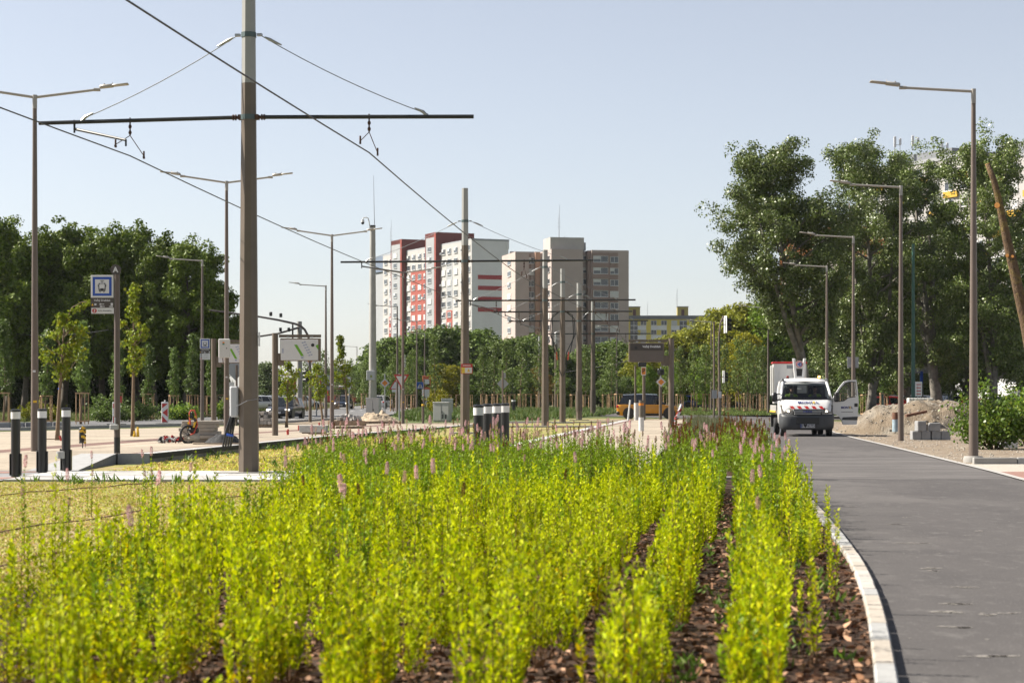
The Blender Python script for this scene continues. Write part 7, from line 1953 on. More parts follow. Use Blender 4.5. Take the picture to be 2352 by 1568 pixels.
# --- big poplars on the right
POP = []
def big_poplar(seed, H, lo, R_, label, loc, rz=0, lean=(0, 0), tr=.36, forks=3, prof=P_POP, nl=84000, limbs=36, csd=.40):
    t = make_tree('poplar_tree', label, 'tree', seed, H, lo, R_, prof, tr, 1, nl, .155, LV_POP, BARKL, csd, .5, lean, forks, .35, limbs=limbs, subs=7)
    return place(t, loc, rz, 1, None, 'big poplars beside the path')
P_P1 = lambda u: .50 + .62 * math.exp(-((u - .42) / .25) ** 2) - .30 * max(0, u - .8) * 5 * .5
big_poplar(131, 17.9, .30, 3.7, 'big poplar, leftmost, leaning over the path behind the truck', Vector((xat(1868, 130), 130, 0)), 0, (-4.2, 0), .34, 3, P_P1, 84000, 40)
big_poplar(32, 20.0, .10, 3.6, 'big dense poplar between the leftmost poplar and the thick trunk', Vector((xat(1995, 141), 141, 0)), 1.0, (0, 0), .33, 3)
big_poplar(33, 20.4, .15, 2.9, 'poplar with the thickest pale trunk, standing behind the mound', Vector((xat(2152, 150), 150, 0)), 0, (-2.3, 0), .46, 4, nl=70000, limbs=34)
big_poplar(34, 20.2, .13, 3.1, 'tall poplar at the right edge behind the cut trunk', Vector((xat(2278, 138), 138, 0)), 0, (-.4, .3), .33, 3)
big_poplar(35, 11.6, .12, 3.8, 'lower dark poplar filling the gap right of the thick trunk', Vector((xat(2222, 164), 164, 0)), 3.0, (0, 0), .3, 3, nl=64000)
big_poplar(36, 14.0, .14, 3.6, 'poplar with a slanting thin trunk behind the lamp by the mound', Vector((xat(2085, 158), 158, 0)), 4.0, (-1.0, 0), .26, 3, nl=60000)
big_poplar(37, 11.5, .12, 3.4, 'slim poplar at the far right beyond the cut trunk', Vector((xat(2378, 150), 150, 0)), 5.0, (0, 0), .26, 2, nl=52000)
big_poplar(38, 12.0, .14, 3.6, 'low dark poplar left of the thick trunk, behind the van door', Vector((xat(1950, 165), 165, 0)), 5.0, (0, 0), .26, 2, nl=54000)
# cut trunk leaning at the right edge
ct = thing('cut_trunk', 'bare cut-back tree trunk with orange saw faces leaning at the right edge', 'tree trunk', (xat(2392, 92), 92, 0))
p92 = lambda px, py: at(px, py, 92) - Vector(ct.location)
m = MB(); cpts = [(0, 0, 0)] + [tuple(p92(px, py)) for px, py in ((2375, 840), (2356, 742), (2340, 672), (2326, 606), (2314, 556), (2302, 500), (2293, 455), (2283, 415), (2268, 377))]
m.tube(cpts, [.38, .32, .27, .25, .235, .21, .18, .16, .14, .12], 14); m.build('trunk', groundmat('lichen_bark', [((.145, .095, .055), 1, 0, 1), ((.22, .165, .05), 2.5, .5, .66), ((.07, .045, .028), 6, .52, .66)], .9, 1.0, 16, .06), ct, fix=False)
SAW = mat('fresh_cut_wood', (.68, .30, .07), .8, 0, .2, 9)
e0, e1 = Vector(cpts[-1]), Vector(cpts[-2]); dd = (e0 - e1).normalized(); sc_ = MB().cyl(e0, e0 + dd * .02, .118, .118, 16)
for px, py, r_ in ((2290, 473, .13), (2313, 588, .08), (2325, 590, .07)):
    c = p92(px, py); sc_.cyl(c + Vector((-.02, -.14, 0)), c + Vector((-.06, -.26, .01)), r_, r_ * .95, 14)
sc_.build('saw_cut', SAW, ct, fix=False)
# --- understorey and far woods
WOOD = tree_kinds('broadleaf_tree', 'x', 'tree', 3, seed0=60, H=9.0, lo=.06, R_=3.0, prof=P_ROUND, tr=.2, nclump=120, nleaf=9000, leaf=.30, lmat=LV_WOOD, bark=BARK, csd=.52, limb=.15)
UNDER = tree_kinds('broadleaf_tree', 'x', 'tree', 2, seed0=64, H=7.0, lo=.04, R_=2.6, prof=P_ROUND, tr=.16, nclump=110, nleaf=9000, leaf=.22, lmat=LV_SHADED, bark=BARK, csd=.45, limb=.15)
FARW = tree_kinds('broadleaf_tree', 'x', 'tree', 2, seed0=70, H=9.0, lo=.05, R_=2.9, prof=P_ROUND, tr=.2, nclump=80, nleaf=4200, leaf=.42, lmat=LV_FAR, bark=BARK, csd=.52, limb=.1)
OLIVE = tree_kinds('broadleaf_tree', 'x', 'tree', 2, seed0=80, H=10.0, lo=.10, R_=2.9, prof=P_POP, tr=.2, nclump=130, nleaf=11000, leaf=.26, lmat=LV_OLIVE, bark=BARK, csd=.50, limb=.15)
YELT = tree_kinds('broadleaf_tree', 'x', 'tree', 1, seed0=90, H=8.0, lo=.10, R_=2.3, prof=P_ROUND, tr=.15, nclump=80, nleaf=6000, leaf=.26, lmat=LV_YEL, bark=BARK, csd=.46, limb=.15)
BRI = tree_kinds('broadleaf_tree', 'x', 'tree', 2, seed0=95, H=11.0, lo=.10, R_=3.0, prof=P_POP, tr=.2, nclump=140, nleaf=12000, leaf=.25, lmat=LV_BRI, bark=BARK, csd=.50, limb=.15)
RUSTT = tree_kinds('broadleaf_tree', 'x', 'tree', 1, seed0=99, H=7.0, lo=.15, R_=2.0, prof=P_ROUND, tr=.12, nclump=60, nleaf=4200, leaf=.24, lmat=LV_RUST, bark=BARK, csd=.42, limb=.15)
def put_row(kinds, lst, H0, text, group, wide=1.0, seed=0):
    rr = random.Random(seed)
    for i, (px, top, Y) in enumerate(lst):
        s = zat(top, Y) / H0; w = wide * rr.uniform(.92, 1.12)
        kinds[i % len(kinds)].put(Vector((xat(px, Y), Y, 0)), rr.uniform(0, 6.28), (s * w, s * w, s), text.format(ORD[i]), group)
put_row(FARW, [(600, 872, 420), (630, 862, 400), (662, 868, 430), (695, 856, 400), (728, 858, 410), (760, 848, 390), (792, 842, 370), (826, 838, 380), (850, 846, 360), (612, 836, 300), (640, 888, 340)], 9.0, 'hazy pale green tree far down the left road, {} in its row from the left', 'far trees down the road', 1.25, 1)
put_row(WOOD, [(868, 795, 262), (896, 784, 255), (925, 780, 262), (955, 771, 254), (985, 765, 260), (1015, 758, 256), (1045, 762, 262), (1080, 768, 256), (1108, 765, 262), (1135, 786, 254), (1165, 790, 260), (1195, 783, 256), (1228, 778, 262), (1258, 800, 254), (1288, 818, 262), (1318, 826, 254), (1350, 800, 260), (1382, 797, 256), (1412, 790, 262), (1440, 796, 252)], 9.0, 'dark green tree, {} from left in the wood before the towers', 'wood before the towers', 1.32, 2)
put_row(WOOD, [(805, 872, 300), (840, 868, 290), (862, 850, 250), (905, 845, 236), (1085, 858, 236), (1175, 850, 238), (1215, 862, 236), (1300, 872, 238), (1345, 868, 240), (1400, 862, 236), (1440, 868, 238)], 9.0, 'lower dark tree, {} from left along the foot of the wood', 'wood before the towers', 1.3, 12)
put_row(YELT, [(1012, 838, 238), (985, 872, 236), (1040, 842, 240)], 8.0, 'yellow-leaved tree, {} of the group before the dark wood', 'yellow-leaved trees', 1.1, 3)
put_row(RUSTT, [(1242, 838, 236), (1255, 862, 234)], 7.0, 'rust-coloured tree, {} of two between the tram masts', 'rusty trees', 1.0, 4)
put_row(OLIVE, [(1468, 808, 246), (1500, 792, 250), (1532, 776, 246), (1566, 768, 250), (1598, 760, 246), (1630, 736, 250), (1660, 718, 246), (1694, 712, 250), (1722, 705, 247)], 10.0, 'olive-yellow tree, {} from left in the row beyond the yellow car', 'olive and green trees on the right', 1.2, 5)
put_row(BRI, [(1484, 842, 232), (1548, 836, 232), (1612, 826, 230), (1752, 706, 244), (1786, 700, 248), (1820, 694, 244), (1856, 702, 248), (1892, 712, 244), (1930, 730, 248)], 11.0, 'bright green tree, {} from left among the olive trees', 'olive and green trees on the right', 1.1, 6)
put_row(YELT, [(1676, 792, 234), (1712, 770, 232), (1640, 840, 234)], 8.0, 'yellow tree, {} of those behind the hanging signals', 'yellow-leaved trees', 1.0, 7)
put_row(UNDER, [(1790, 838, 206), (1835, 842, 210), (1880, 835, 204), (1925, 826, 208), (1965, 815, 204), (2005, 800, 208), (2045, 790, 204), (2085, 780, 208), (2130, 775, 204), (2170, 770, 208), (2215, 778, 206), (2258, 790, 204), (1740, 850, 210)], 7.0, 'shade-dark understorey tree, {} from left below the poplars', 'trees below the poplars', 1.35, 8)
put_row(UNDER, [(1962, 735, 186), (2005, 720, 184), (2052, 715, 187), (2100, 700, 184), (2148, 700, 186), (2196, 705, 184), (2244, 690, 187), (2292, 690, 185), (2340, 700, 187)], 7.0, 'tall added shade-dark tree, {} from left in the shade behind the parked cars', 'trees below the poplars', 1.15, 18)  # row added to deepen the shade behind trunks and parked cars
put_row(UNDER, [(-10, 745, 159), (30, 740, 160), (68, 752, 158), (106, 740, 161), (146, 748, 159), (186, 738, 160), (226, 748, 158), (264, 742, 161), (302, 750, 159), (340, 755, 162), (378, 765, 161), (414, 790, 166), (448, 815, 170), (478, 845, 172)], 7.0, 'added shade-dark low tree, {} from left under the tall left trees', 'low trees under the left row', 1.1, 9)  # row added so the space below the tall crowns goes dark
# --- young trees with their wooden guards
def guard():
    t = thing('tree_guard', 'x', 'tree guard')
    for x, y in ((-.38, -.38), (.38, -.38), (-.38, .38), (.38, .38)):
        MB().cyl((x, y, -.02), (x, y, 1.62), .042, .038, 8).build('post', WOOD_ if False else WOOD, t)
    return t
def make_guard():
    WD = mat('stake_wood', (0, 0, 0))
    t = thing('tree_guard', 'x', 'tree guard')
    for x, y in ((-.38, -.38), (.38, -.38), (-.38, .38), (.38, .38)): MB().cyl((x, y, -.02), (x, y, 1.60), .045, .040, 8).build('post', WD, t)
    r = MB()
    for z in (1.60, .16):
        for a, b in (((-.42, -.40), (.42, -.40)), ((-.42, .40), (.42, .40)), ((-.40, -.42), (-.40, .42)), ((.40, -.42), (.40, .42))):
            r.box(((a[0] + b[0]) / 2, (a[1] + b[1]) / 2, z), (abs(a[0] - b[0]) + .06, abs(a[1] - b[1]) + .06, .07))
    r.build('rail', WD, t)
    return t
GUARD = Proto(make_guard)
SAPL = tree_kinds('young_tree', 'x', 'young tree', 3, seed0=120, H=5.2, lo=.30, R_=.62, prof=P_SAP, tr=.05, nclump=46, nleaf=1500, leaf=.15, lmat=LV_SAP, bark=BARKY, csd=.17, limb=.6, vary=.3)
SAPF = tree_kinds('young_tree', 'x', 'young tree', 3, seed0=125, H=5.8, lo=.30, R_=1.0, prof=P_SAP, tr=.06, nclump=50, nleaf=900, leaf=.17, lmat=LV_MID, bark=BARKY, csd=.24, limb=.5, vary=.3)
def guarded(lst, text, group, kinds, hs, seed, where):
    rr = random.Random(seed)
    for i, (px, Y, has) in enumerate(lst):
        p = Vector((xat(px, Y), Y, 0))
        GUARD.put(p, rr.uniform(-.3, .3) + R(6), (rr.uniform(.62, .78), rr.uniform(.62, .78), rr.uniform(.94, 1.06)), f'wooden tree guard frame, {ORD[i]} from left {where}', 'wooden tree guards ' + where)
        if has:
            s = rr.uniform(.85, 1.12) * hs
            kinds[i % len(kinds)].put(p, rr.uniform(0, 6.28), (s * rr.uniform(.85, 1.1), s * rr.uniform(.85, 1.1), s), f'{text}, {ORD[i]} from left {where}', 'guarded young trees ' + where)
guarded([(8, 106, 1), (106, 110, 1), (189, 108, 1), (272, 122, 1), (341, 128, 1), (399, 132, 1), (442, 136, 1), (463, 150, 1), (484, 142, 1), (506, 146, 1)], 'slender young tree inside its guard', '', SAPL, 1.0, 5, 'along the left road')
guarded([(704, 192, 1), (729, 206, 1), (745, 212, 1), (772, 218, 1), (806, 225, 1), (836, 228, 1), (903, 190, 1), (916, 212, 1), (938, 206, 1), (950, 222, 1)], 'slim young tree in a guard', '', SAPF, 1.0, 6, 'beyond the road bend')
guarded([(998, 190, 1), (1010, 214, 0), (1030, 206, 0), (1055, 190, 0), (1078, 216, 0), (1110, 206, 1), (1124, 192, 0), (1137, 214, 1), (1149, 202, 0), (1164, 190, 1), (1176, 212, 0), (1198, 200, 1), (1214, 214, 0), (1240, 192, 1), (1264, 206, 0), (1286, 214, 1), (1318, 198, 0), (1346, 206, 1), (1390, 200, 0), (1405, 212, 1), (1420, 196, 0)], 'leafy young tree in a guard', '', SAPF, 1.22, 7, 'in the grove behind the masts')
guarded([(1531, 186, 1), (1561, 180, 1), (1594, 186, 1), (1622, 180, 1), (1650, 190, 1), (1668, 184, 1), (1697, 192, 1), (1716, 180, 1), (1736, 190, 1), (1752, 182, 1)], 'young tree in its guard', '', SAPF, 1.1, 8, 'on the lawn left of the truck')
guarded([(1936, 158, 1), (1988, 150, 1), (2030, 146, 1)], 'ivy-like slim young tree', '', SAPL, 1.05, 9, 'between van door and mound')
# two young trees on the left platform and three by the road
def platform_sapling(px, Y, top, seed, label, lean, dense=1300, R_=.55, lo=.43, lead=.62):
    H = zat(top, Y) - platz(Y)
    pr = lambda u: (.45 + 1.5 * u / lead * (1 - .55 * u / lead)) * .8 if u < lead else .13
    t = make_tree('young_tree', label, 'young tree', seed, H, lo, R_, pr, .058, 44, dense, .105, LV_SAPY, BARKY, .11, .95, lean, 1, .7, .35, .7, stiff=.25)
    return place(t, (xat(px, Y), Y, platz(Y)), 0, 1, None, 'young trees on the left platform')
s1 = platform_sapling(133, 61, 722, 140, 'yellowish young tree with a bent tip, left of the stop sign', (.2, 0), 1150, .80, .50, .85)
tipm = MB().tube([(.25, 0, 3.6), (.42, 0, 4.05), (.72, 0, 4.22), (1.0, 0, 4.26)], [.022, .016, .012, .008], 5); tipm.build('leader_shoot', BARKY, s1)
rg = np.random.default_rng(5); n = 130; u = rg.uniform(0, 1, n); cen = np.stack([.28 + .8 * u, rg.normal(0, .05, n), 3.65 + .62 * np.sqrt(u) + rg.normal(0, .05, n)], 1); ax = rand_dirs(rg, n)
add_obj('shoot_leaves', leaf_mesh('shoot_leaves', cen, ax, unit(np.cross(ax, rand_dirs(rg, n))), np.full(n, .11), np.full(n, .07), np.zeros(n), LV_SAPY), s1)
MB().cyl((.055, .01, 1.55), (.055, .01, 1.60), .055, .055, 10).build('blue_tie', BLUE, s1)
platform_sapling(306, 67, 656, 141, 'yellowish young tree with a tall straight leader, right of the stop sign', (.0, 0), 1100, .66)
platform_sapling(658, 92, 830, 142, 'small young tree in front of the dark hatchback', (.1, 0), 1000, .62, .42, .8)
platform_sapling(742, 97, 838, 143, 'leaning young tree between the two lamps by the map board', (-.4, 0), 900, .6, .42, .8)
platform_sapling(800, 108, 772, 144, 'young tree with a drooping tip behind the brick pallet', (-.5, 0), 1300, .75, .42, .55)
# --- leafy bush by the right lamp
def bush(seed, label, loc, W_, H_, n, leaf, lm, name='leafy_bush', cat='bush', group=None):
    rg = np.random.default_rng(seed); t = thing(name, label, cat, loc, 0, group)
    st = MB(); cl = []
    for i in range(34):
        a = rg.uniform(0, 6.28); r = W_ * .5 * rg.uniform(.1, 1); h = H_ * rg.uniform(.35, 1) * (1 - .55 * (r / (W_ * .5)) ** 2)
        e = Vector((r * math.cos(a), r * math.sin(a) * .8, h)); st.tube([(e.x * .15, e.y * .15, 0), (e.x * .55, e.y * .55, h * .6), e], [.018, .012, .005], 5, caps=False)
        for q in (1, .75, .5): cl.append(tuple(e * q + Vector((0, 0, .05))))
    st.build('stems', BARKY, t, fix=False)
    cl = np.array(cl); k = n // len(cl); n = k * len(cl)
    cen = np.repeat(cl, k, 0) + rg.normal(size=(n, 3)) * np.array([.17, .17, .14]); cen[:, 2] = np.maximum(cen[:, 2], .03)
    ax = unit(rand_dirs(rg, n) + np.array([0, 0, -.2])); ln = leaf * rg.uniform(.7, 1.3, n)
    add_obj('leaves', leaf_mesh('leaves', cen, ax, unit(np.cross(ax, rand_dirs(rg, n))), ln, ln * .72, np.zeros(n), lm), t)
    return t
bush(200, 'bright leafy bush growing at the foot of the mound by the right lamp', (xat(2283, 58.5), 58.5, 0), 2.3, 2.15, 5200, .095, LV_BUSH, group='bushes by the right lamp')
bush(201, 'wide leafy bush at the right edge behind the white block', (xat(2362, 62), 62, 0), 2.6, 1.9, 4600, .095, LV_BUSH, group='bushes by the right lamp')
for i, (px, Y, w, h, lm, lab) in enumerate(((250, 118, 3.6, 1.5, LV_SAP, 'grey-green weedy bush behind the stop sign pole'), (310, 122, 3.4, 1.3, LV_SAP, 'grey-green weedy bush left of the beacon board'), (420, 126, 2.6, 1.0, LV_BUSH, 'low bright bush right of the beacon board'), (520, 128, 2.6, 1.1, LV_BUSH, 'low bush beside the tall mast foot, far side of the road'),
                                            (1005, 150, 2.2, 1.9, LV_YEL, 'yellow-green bush behind the grey-green cabinet'), (2330, 178, 6, 2.6, LV_BUSH, 'hedge-like bush before the shop pavilion'), (1985, 160, 1.8, 1.5, LV_BUSH, 'small bush beside the dark parked car'), (90, 118, 3.0, 1.1, LV_OLIVE, 'dry weedy bush behind the first bollard'))):
    bush(210 + i, lab, (xat(px, Y), Y, 0), w, h, 2600, .13, lm, group='bushes along the roads')
# --- spirea shrubs of the planting bed
SP_LIME = leafmat('spirea_lime', [(0.5935, 0.6579, 0.0035), (0.7271, 0.7581, 0.0056), (0.4006, 0.5292, 0.0042), (0.792, 0.801, 0.0084), (0.5045, 0.6151, 0.0042), (0.2225, 0.3576, 0.0042), (0.6528, 0.7151, 0.0042), (0.2319, 0.2999, 0.005), (0.1364, 0.2045, 0.004)], .36, .6, .10)
SP_GOLD = leafmat('spirea_gold', [(0.6971, 0.652, 0.0042), (0.792, 0.7214, 0.0056), (0.5153, 0.5689, 0.0049), (0.792, 0.555, 0.0056), (0.3941, 0.4716, 0.0056), (0.6364, 0.652, 0.0056), (0.2728, 0.2999, 0.005), (0.1637, 0.1772, 0.004)], .36, .6, .12)
SP_FRESH = leafmat('spirea_fresh', [(0.5091, 0.6136, 0.0042), (0.6736, 0.742, 0.0056), (0.3293, 0.4708, 0.0042), (0.7786, 0.7991, 0.0104), (0.16, 0.2312, 0.005)], .36, .55, .12)
SP_GRN = leafmat('spirea_green', [(0.1814, 0.3159, 0.0079), (0.2371, 0.3888, 0.0099), (0.3348, 0.4496, 0.0119), (0.1255, 0.2309, 0.0079)], .36, .5, .2)
STEM = mat('stem_brown', (.16, .08, .035), .8, 0, .2, 20); PINK = leafmat('flower_pink', [(0.858, 0.5396, 0.567), (0.9, 0.6816, 0.675), (0.754, 0.4402, 0.4995), (0.884, 0.6248, 0.567)], .25, .8); RUSTF = leafmat('flower_rust', [(.20, .075, .022), (.26, .11, .03), (.15, .055, .02)], .2, .9)
BUFF = leafmat('flower_buff', [(0.6, 0.4, 0.3), (0.6875, 0.5, 0.4125), (0.5, 0.3125, 0.2)], .25, .9)
def spike_mesh(seed, L, r, m_):
    rg = np.random.default_rng(seed); n = 230
    u = rg.uniform(0, 1, n); a = rg.uniform(0, 6.28, n); rr = r * (np.sin(np.pi * (u * .80 + .16)) ** .7) * rg.uniform(.15, 1, n)
    cen = np.stack([rr * np.cos(a), rr * np.sin(a), u * L], 1); ax = unit(np.stack([np.cos(a), np.sin(a), rg.uniform(.0, .9, n)], 1) + rand_dirs(rg, n) * .3)
    return leaf_mesh('flower_spike', cen, ax, unit(np.cross(ax, rand_dirs(rg, n))), np.full(n, r * .75), np.full(n, r * .7), np.zeros(n), m_, 'dia')
SPK = {'pink': [spike_mesh(i, .15, .020, PINK) for i in range(2)], 'buff': [spike_mesh(5 + i, .13, .019, BUFF) for i in range(2)], 'rust': [spike_mesh(8 + i, .14, .018, RUSTF) for i in range(2)]}
def shrub(seed, h, spread, nstem, perstem, leaf, lowmat, topmat, split, spikes=(), name='spirea_shrub'):
    rg = np.random.default_rng(seed); t = thing(name, 'x', 'shrub')
    st = MB(); C, A, Wd, Ln, Mi = [], [], [], [], []
    tips = []
    for i in range(nstem):
        a = rg.uniform(0, 6.28); r0 = spread * .82 * rg.uniform(0, 1) ** .6; r1 = r0 + spread * rg.uniform(-.15, .45)
        hh = h * rg.choice([rg.uniform(.45, .8), rg.uniform(.7, 1.0), rg.uniform(.9, 1.22)]) * (1 - .20 * (r1 / spread) ** 2)
        b = np.array([r0 * math.cos(a), r0 * math.sin(a), 0]); e = np.array([r1 * math.cos(a + .2), r1 * math.sin(a + .2), hh])
        mid = (b + e) / 2 + np.array([math.cos(a), math.sin(a), 0]) * .02
        P = lambda u: (1 - u) ** 2 * b + 2 * u * (1 - u) * mid + u * u * e
        st.tube([P(0), P(.5), P(1)], [.0042, .003, .0015], 4, caps=False)
        tips.append(e)
        k = int(perstem * rg.uniform(.8, 1.2))
        for j in range(k):
            u = .13 + .87 * (j + rg.uniform(0, 1)) / k
            p = P(u); an = j * 2.4 + rg.uniform(-.4, .4)
            up = rg.uniform(.5, 1.5) + (.8 if u > .9 else 0)
            d = np.array([math.cos(an), math.sin(an), up]); d /= np.linalg.norm(d)
            w = np.cross(d, rg.normal(size=3)); w /= np.linalg.norm(w)
            C.append(p); A.append(d); Wd.append(w); Ln.append(leaf * rg.uniform(.75, 1.25) * (1 if u < .93 else .7)); Mi.append(1 if u + rg.normal(0, .16) > split else 0)
    st.build('stems', STEM, t, fix=False)
    Ln = np.array(Ln)
    add_obj('leaves', leaf_mesh('leaves', np.array(C), np.array(A), np.array(Wd), Ln, Ln * rg.uniform(.36, .52, len(Ln)), np.array(Mi), [lowmat, topmat]), t)
    tips.sort(key=lambda q: -q[2])
    for i, kd in enumerate(spikes):
        o = add_obj('flower_spike', SPK[kd][i % 2], t); q = tips[i % len(tips)]; o.location = (q[0], q[1], q[2] - .01 - .02 * (i // 3)); o.rotation_euler = (rg.uniform(-.18, .18), rg.uniform(-.18, .18), rg.uniform(0, 6)); s = rg.uniform(.5, .86); o.scale = (s, s, s)
    return t
LK = ((.60, .15, 11, SP_GOLD, SP_LIME, .42), (.50, .16, 11, SP_GOLD, SP_LIME, .65), (.62, .17, 12, SP_GOLD, SP_LIME, .55), (.78, .12, 8, SP_GOLD, SP_LIME, .28),
      (.70, .16, 11, SP_LIME, SP_FRESH, .30), (.66, .14, 10, SP_LIME, SP_LIME, .3), (.46, .17, 11, SP_LIME, SP_FRESH, .4),
      (.74, .16, 11, SP_LIME, SP_GRN, .30), (.62, .17, 12, SP_FRESH, SP_GRN, .45), (.80, .13, 8, SP_FRESH, SP_FRESH, .3))
LOW = [Proto(lambda s=s: shrub(300 + s, LK[s][0], LK[s][1], LK[s][2], 44, .041, LK[s][3], LK[s][4], LK[s][5], name='low_spirea')) for s in range(10)]
LOWS = [Proto(lambda s=s: shrub(320 + s, .74, .22, 14, 46, .039, SP_LIME, SP_LIME if s else SP_GRN, .4, (('pink',), ('buff',), ('pink', 'rust'))[s], name='low_spirea')) for s in range(3)]
TALLS = [Proto(lambda s=s: shrub(340 + s, (.84, .90, .80, .88, .86)[s], .28, 17, 44, .042, SP_LIME, SP_GRN, (.30, .26, .45, .2, .25)[s], (('pink', 'buff', 'rust'), ('pink', 'rust', 'buff'), ('pink',), ('pink', 'buff'), ('buff', 'rust', 'pink'))[s], name='flowering_spirea')) for s in range(5)]
RUSTS = [Proto(lambda s=s: shrub(360 + s, (.86, .92)[s], .26, 15, 36, .043, SP_GRN, SP_GRN, .4, (('rust',) * 5, ('rust', 'rust', 'pink', 'rust', 'rust'))[s], name='rusty_spirea')) for s in range(2)]
rr = random.Random(77)
rowA = lambda y: crv([(8, 1.0), (10, 1.24), (13.4, 1.68), (17.3, 2.12), (22, 2.70), (27, 3.28), (33, 3.98), (38, 4.55)], y)
rowX = lambda k, y: pathL(y) - .13 - .42 if k == 0 else rowA(y) - .66 * (k - 1)
rowname = ['the sparse strip hugging the kerb'] + ['the row nearest the kerb'] + [f'the {ORD[k]} row from the kerb' for k in range(1, 13)]
lows = []
n_low = n_tall = 0
edge_l = lambda y: bedL(y) + .22
for k in range(13):
    y = 9.2 + rr.uniform(0, .3)
    while y < 36.8:
        x = rowX(k, y) + rr.uniform(-.06, .06)
        inside = abs(x) < y * .2572 + .55
        ok = x > edge_l(y) and inside
        if k == 0 and not (17.5 < y < 30 and rr.random() < .75): ok = False
        if ok and rr.random() < .15: ok = False
        green = y + rr.uniform(-4.5, 4.5) + (2.5 if k <= 2 else 0) > 27.5
        if ok and y > 34.2 and -3.0 < x < -1.0 and rr.random() < .3: ok = False
        if ok:
            z = .02
            if green:
                j = rr.choice((0, 1, 3, 4)) if y > 29 else 2
                s = rr.uniform(.86, 1.08)
                if y > 33.5 and 2.05 < x < 2.95: s = 0
                if s and k <= 3 and y > 31.5 and rr.random() < .7:
                    RUSTS[n_tall % 2].put((x, y, z), rr.uniform(0, 6.28), s, f'green shrub with rust-brown spikes at the far end of {rowname[k]}', 'rusty-spiked shrubs'); n_tall += 1
                elif s:
                    TALLS[j].put((x, y, z), rr.uniform(0, 6.28), s, f'tall green flowering shrub at the far end of {rowname[k]}', 'flowering shrubs at the far end of the bed'); n_tall += 1
            else:
                lows.append((y, x, k)); n_low += 1
        y += rr.uniform(.27, .39) if y < 26 else rr.uniform(.34, .46)
lows.sort()
def joined(name, objs):
    co, ls, mi, nv = [], [], [], 0
    for (me, M_) in objs:
        n = len(me.vertices); a = np.empty(n * 3, dtype=np.float32); me.vertices.foreach_get('co', a); a = a.reshape(n, 3)
        m3 = np.array(M_); co.append(a @ m3[:3, :3].T + m3[:3, 3])
        k = len(me.polygons); b = np.empty(k, dtype=np.int32); me.polygons.foreach_get('material_index', b); mi.append(b)
    co = np.concatenate(co).astype(np.float32); mi = np.concatenate(mi); q = len(co) // len(mi)
    me2 = bpy.data.meshes.new(name); me2.vertices.add(len(co)); me2.vertices.foreach_set('co', co.ravel()); me2.loops.add(len(co)); me2.loops.foreach_set('vertex_index', np.arange(len(co), dtype=np.int32))
    me2.polygons.add(len(mi)); me2.polygons.foreach_set('loop_start', np.arange(0, len(co), q, dtype=np.int32)); me2.polygons.foreach_set('loop_total', np.full(len(mi), q, dtype=np.int32)); me2.polygons.foreach_set('material_index', mi)
    for m in objs[0][0].materials: me2.materials.append(m)
    me2.update(); o = add_obj(name, me2); o['kind'] = 'stuff'
    return o
def pick_low(y, k):
    g = max(0, (y - 13) / 15) * .55 + (.30 if k <= 1 else .12 if k == 2 else 0); q = rr.random()
    return LOW[rr.randrange(7, 10)] if q < g else LOW[rr.randrange(4, 7)] if q < g + .35 else LOW[rr.randrange(0, 4)]
rest = []
for i, (y, x, k) in enumerate(lows):
    if i < 295:
        if rr.random() < .07 and y > 12: LOWS[rr.randrange(3)].put((x, y, .02), rr.uniform(0, 6.28), rr.uniform(.9, 1.12), f'yellow-green shrub with single flower spikes in {rowname[k]}', 'yellow-green shrubs of the bed')
        else: pick_low(y, k).put((x, y, .02), rr.uniform(0, 6.28), (rr.uniform(.85, 1.15), rr.uniform(.85, 1.15), rr.choice((rr.uniform(.55, .85), rr.uniform(.8, 1.1), rr.uniform(1.0, 1.32)))), f'low yellow-green shrub in {rowname[k]}', 'yellow-green shrubs of the bed')
    else:
        me = [c for c in LOW[i % 10].o.children if c.name.startswith('leaves')][0].data
        rest.append((me, Matrix.Translation((x, y, .02)) @ Matrix.Rotation(rr.uniform(0, 6.28), 4, 'Z') @ Matrix.Scale(rr.uniform(.85, 1.15), 4)))
if rest: joined('low_spirea_mass', rest)
# tall single stems close to the kerb, their shadows fall on the path
KERBST = [Proto(lambda s=s: shrub(395 + s, (.86, .95, .78)[s], .07, 3, 44, .037, SP_GOLD, SP_LIME, .25, name='kerb_spirea')) for s in range(3)]
for i in range(17):
    y = 11.2 + i * 1.15 + rr.uniform(-.25, .25); KERBST[i % 3].put((pathL(y) - .13 - rr.uniform(.12, .62), y, .02), rr.uniform(0, 6.28), rr.uniform(.8, 1.1), 'thin upright yellow-green stems close behind the granite kerb', 'thin stems along the granite kerb')
# a few lone stems at the ragged left edge of the bed
LONE = Proto(lambda: shrub(390, .95, .06, 3, 44, .04, SP_LIME, SP_GRN, .5, ('pink', 'buff'), name='low_spirea'))
for i, (px, py) in enumerate(((208, 1190), (322, 1205), (348, 1215), (66, 1300), (440, 1250), (150, 1310))):
    p = gp(px, py); LONE.put((p.x, p.y, 0), i * 1.3, .8 + .05 * (i % 4), f'lone tall flowering stem, {ORD[i]} of those straying into the sedum', 'lone stems in the sedum')
print('shrubs', n_low, n_tall)
for i in range(46):                                          # beyond the platform end: rusty spikes, then grey-green grasses
    y = rr.uniform(38.2, 50); a, b = platR_r(y) + .35, pathL(y) - .35
    x = lerp(a, b, rr.random())
    if i < 26: x = lerp(lerp(a, b, .55), b, rr.random())
    elif i < 38: x = lerp(a, lerp(a, b, .25), rr.random())
    if 38 < y < 42 and 2.6 < x < 3.9: continue
    RUSTS[i % 2].put((x, y, .02), rr.uniform(0, 6.28), rr.uniform(.8, 1.08), 'green shrub with rust-brown faded spikes in the strip beyond the platform end', 'rusty-spiked shrubs')
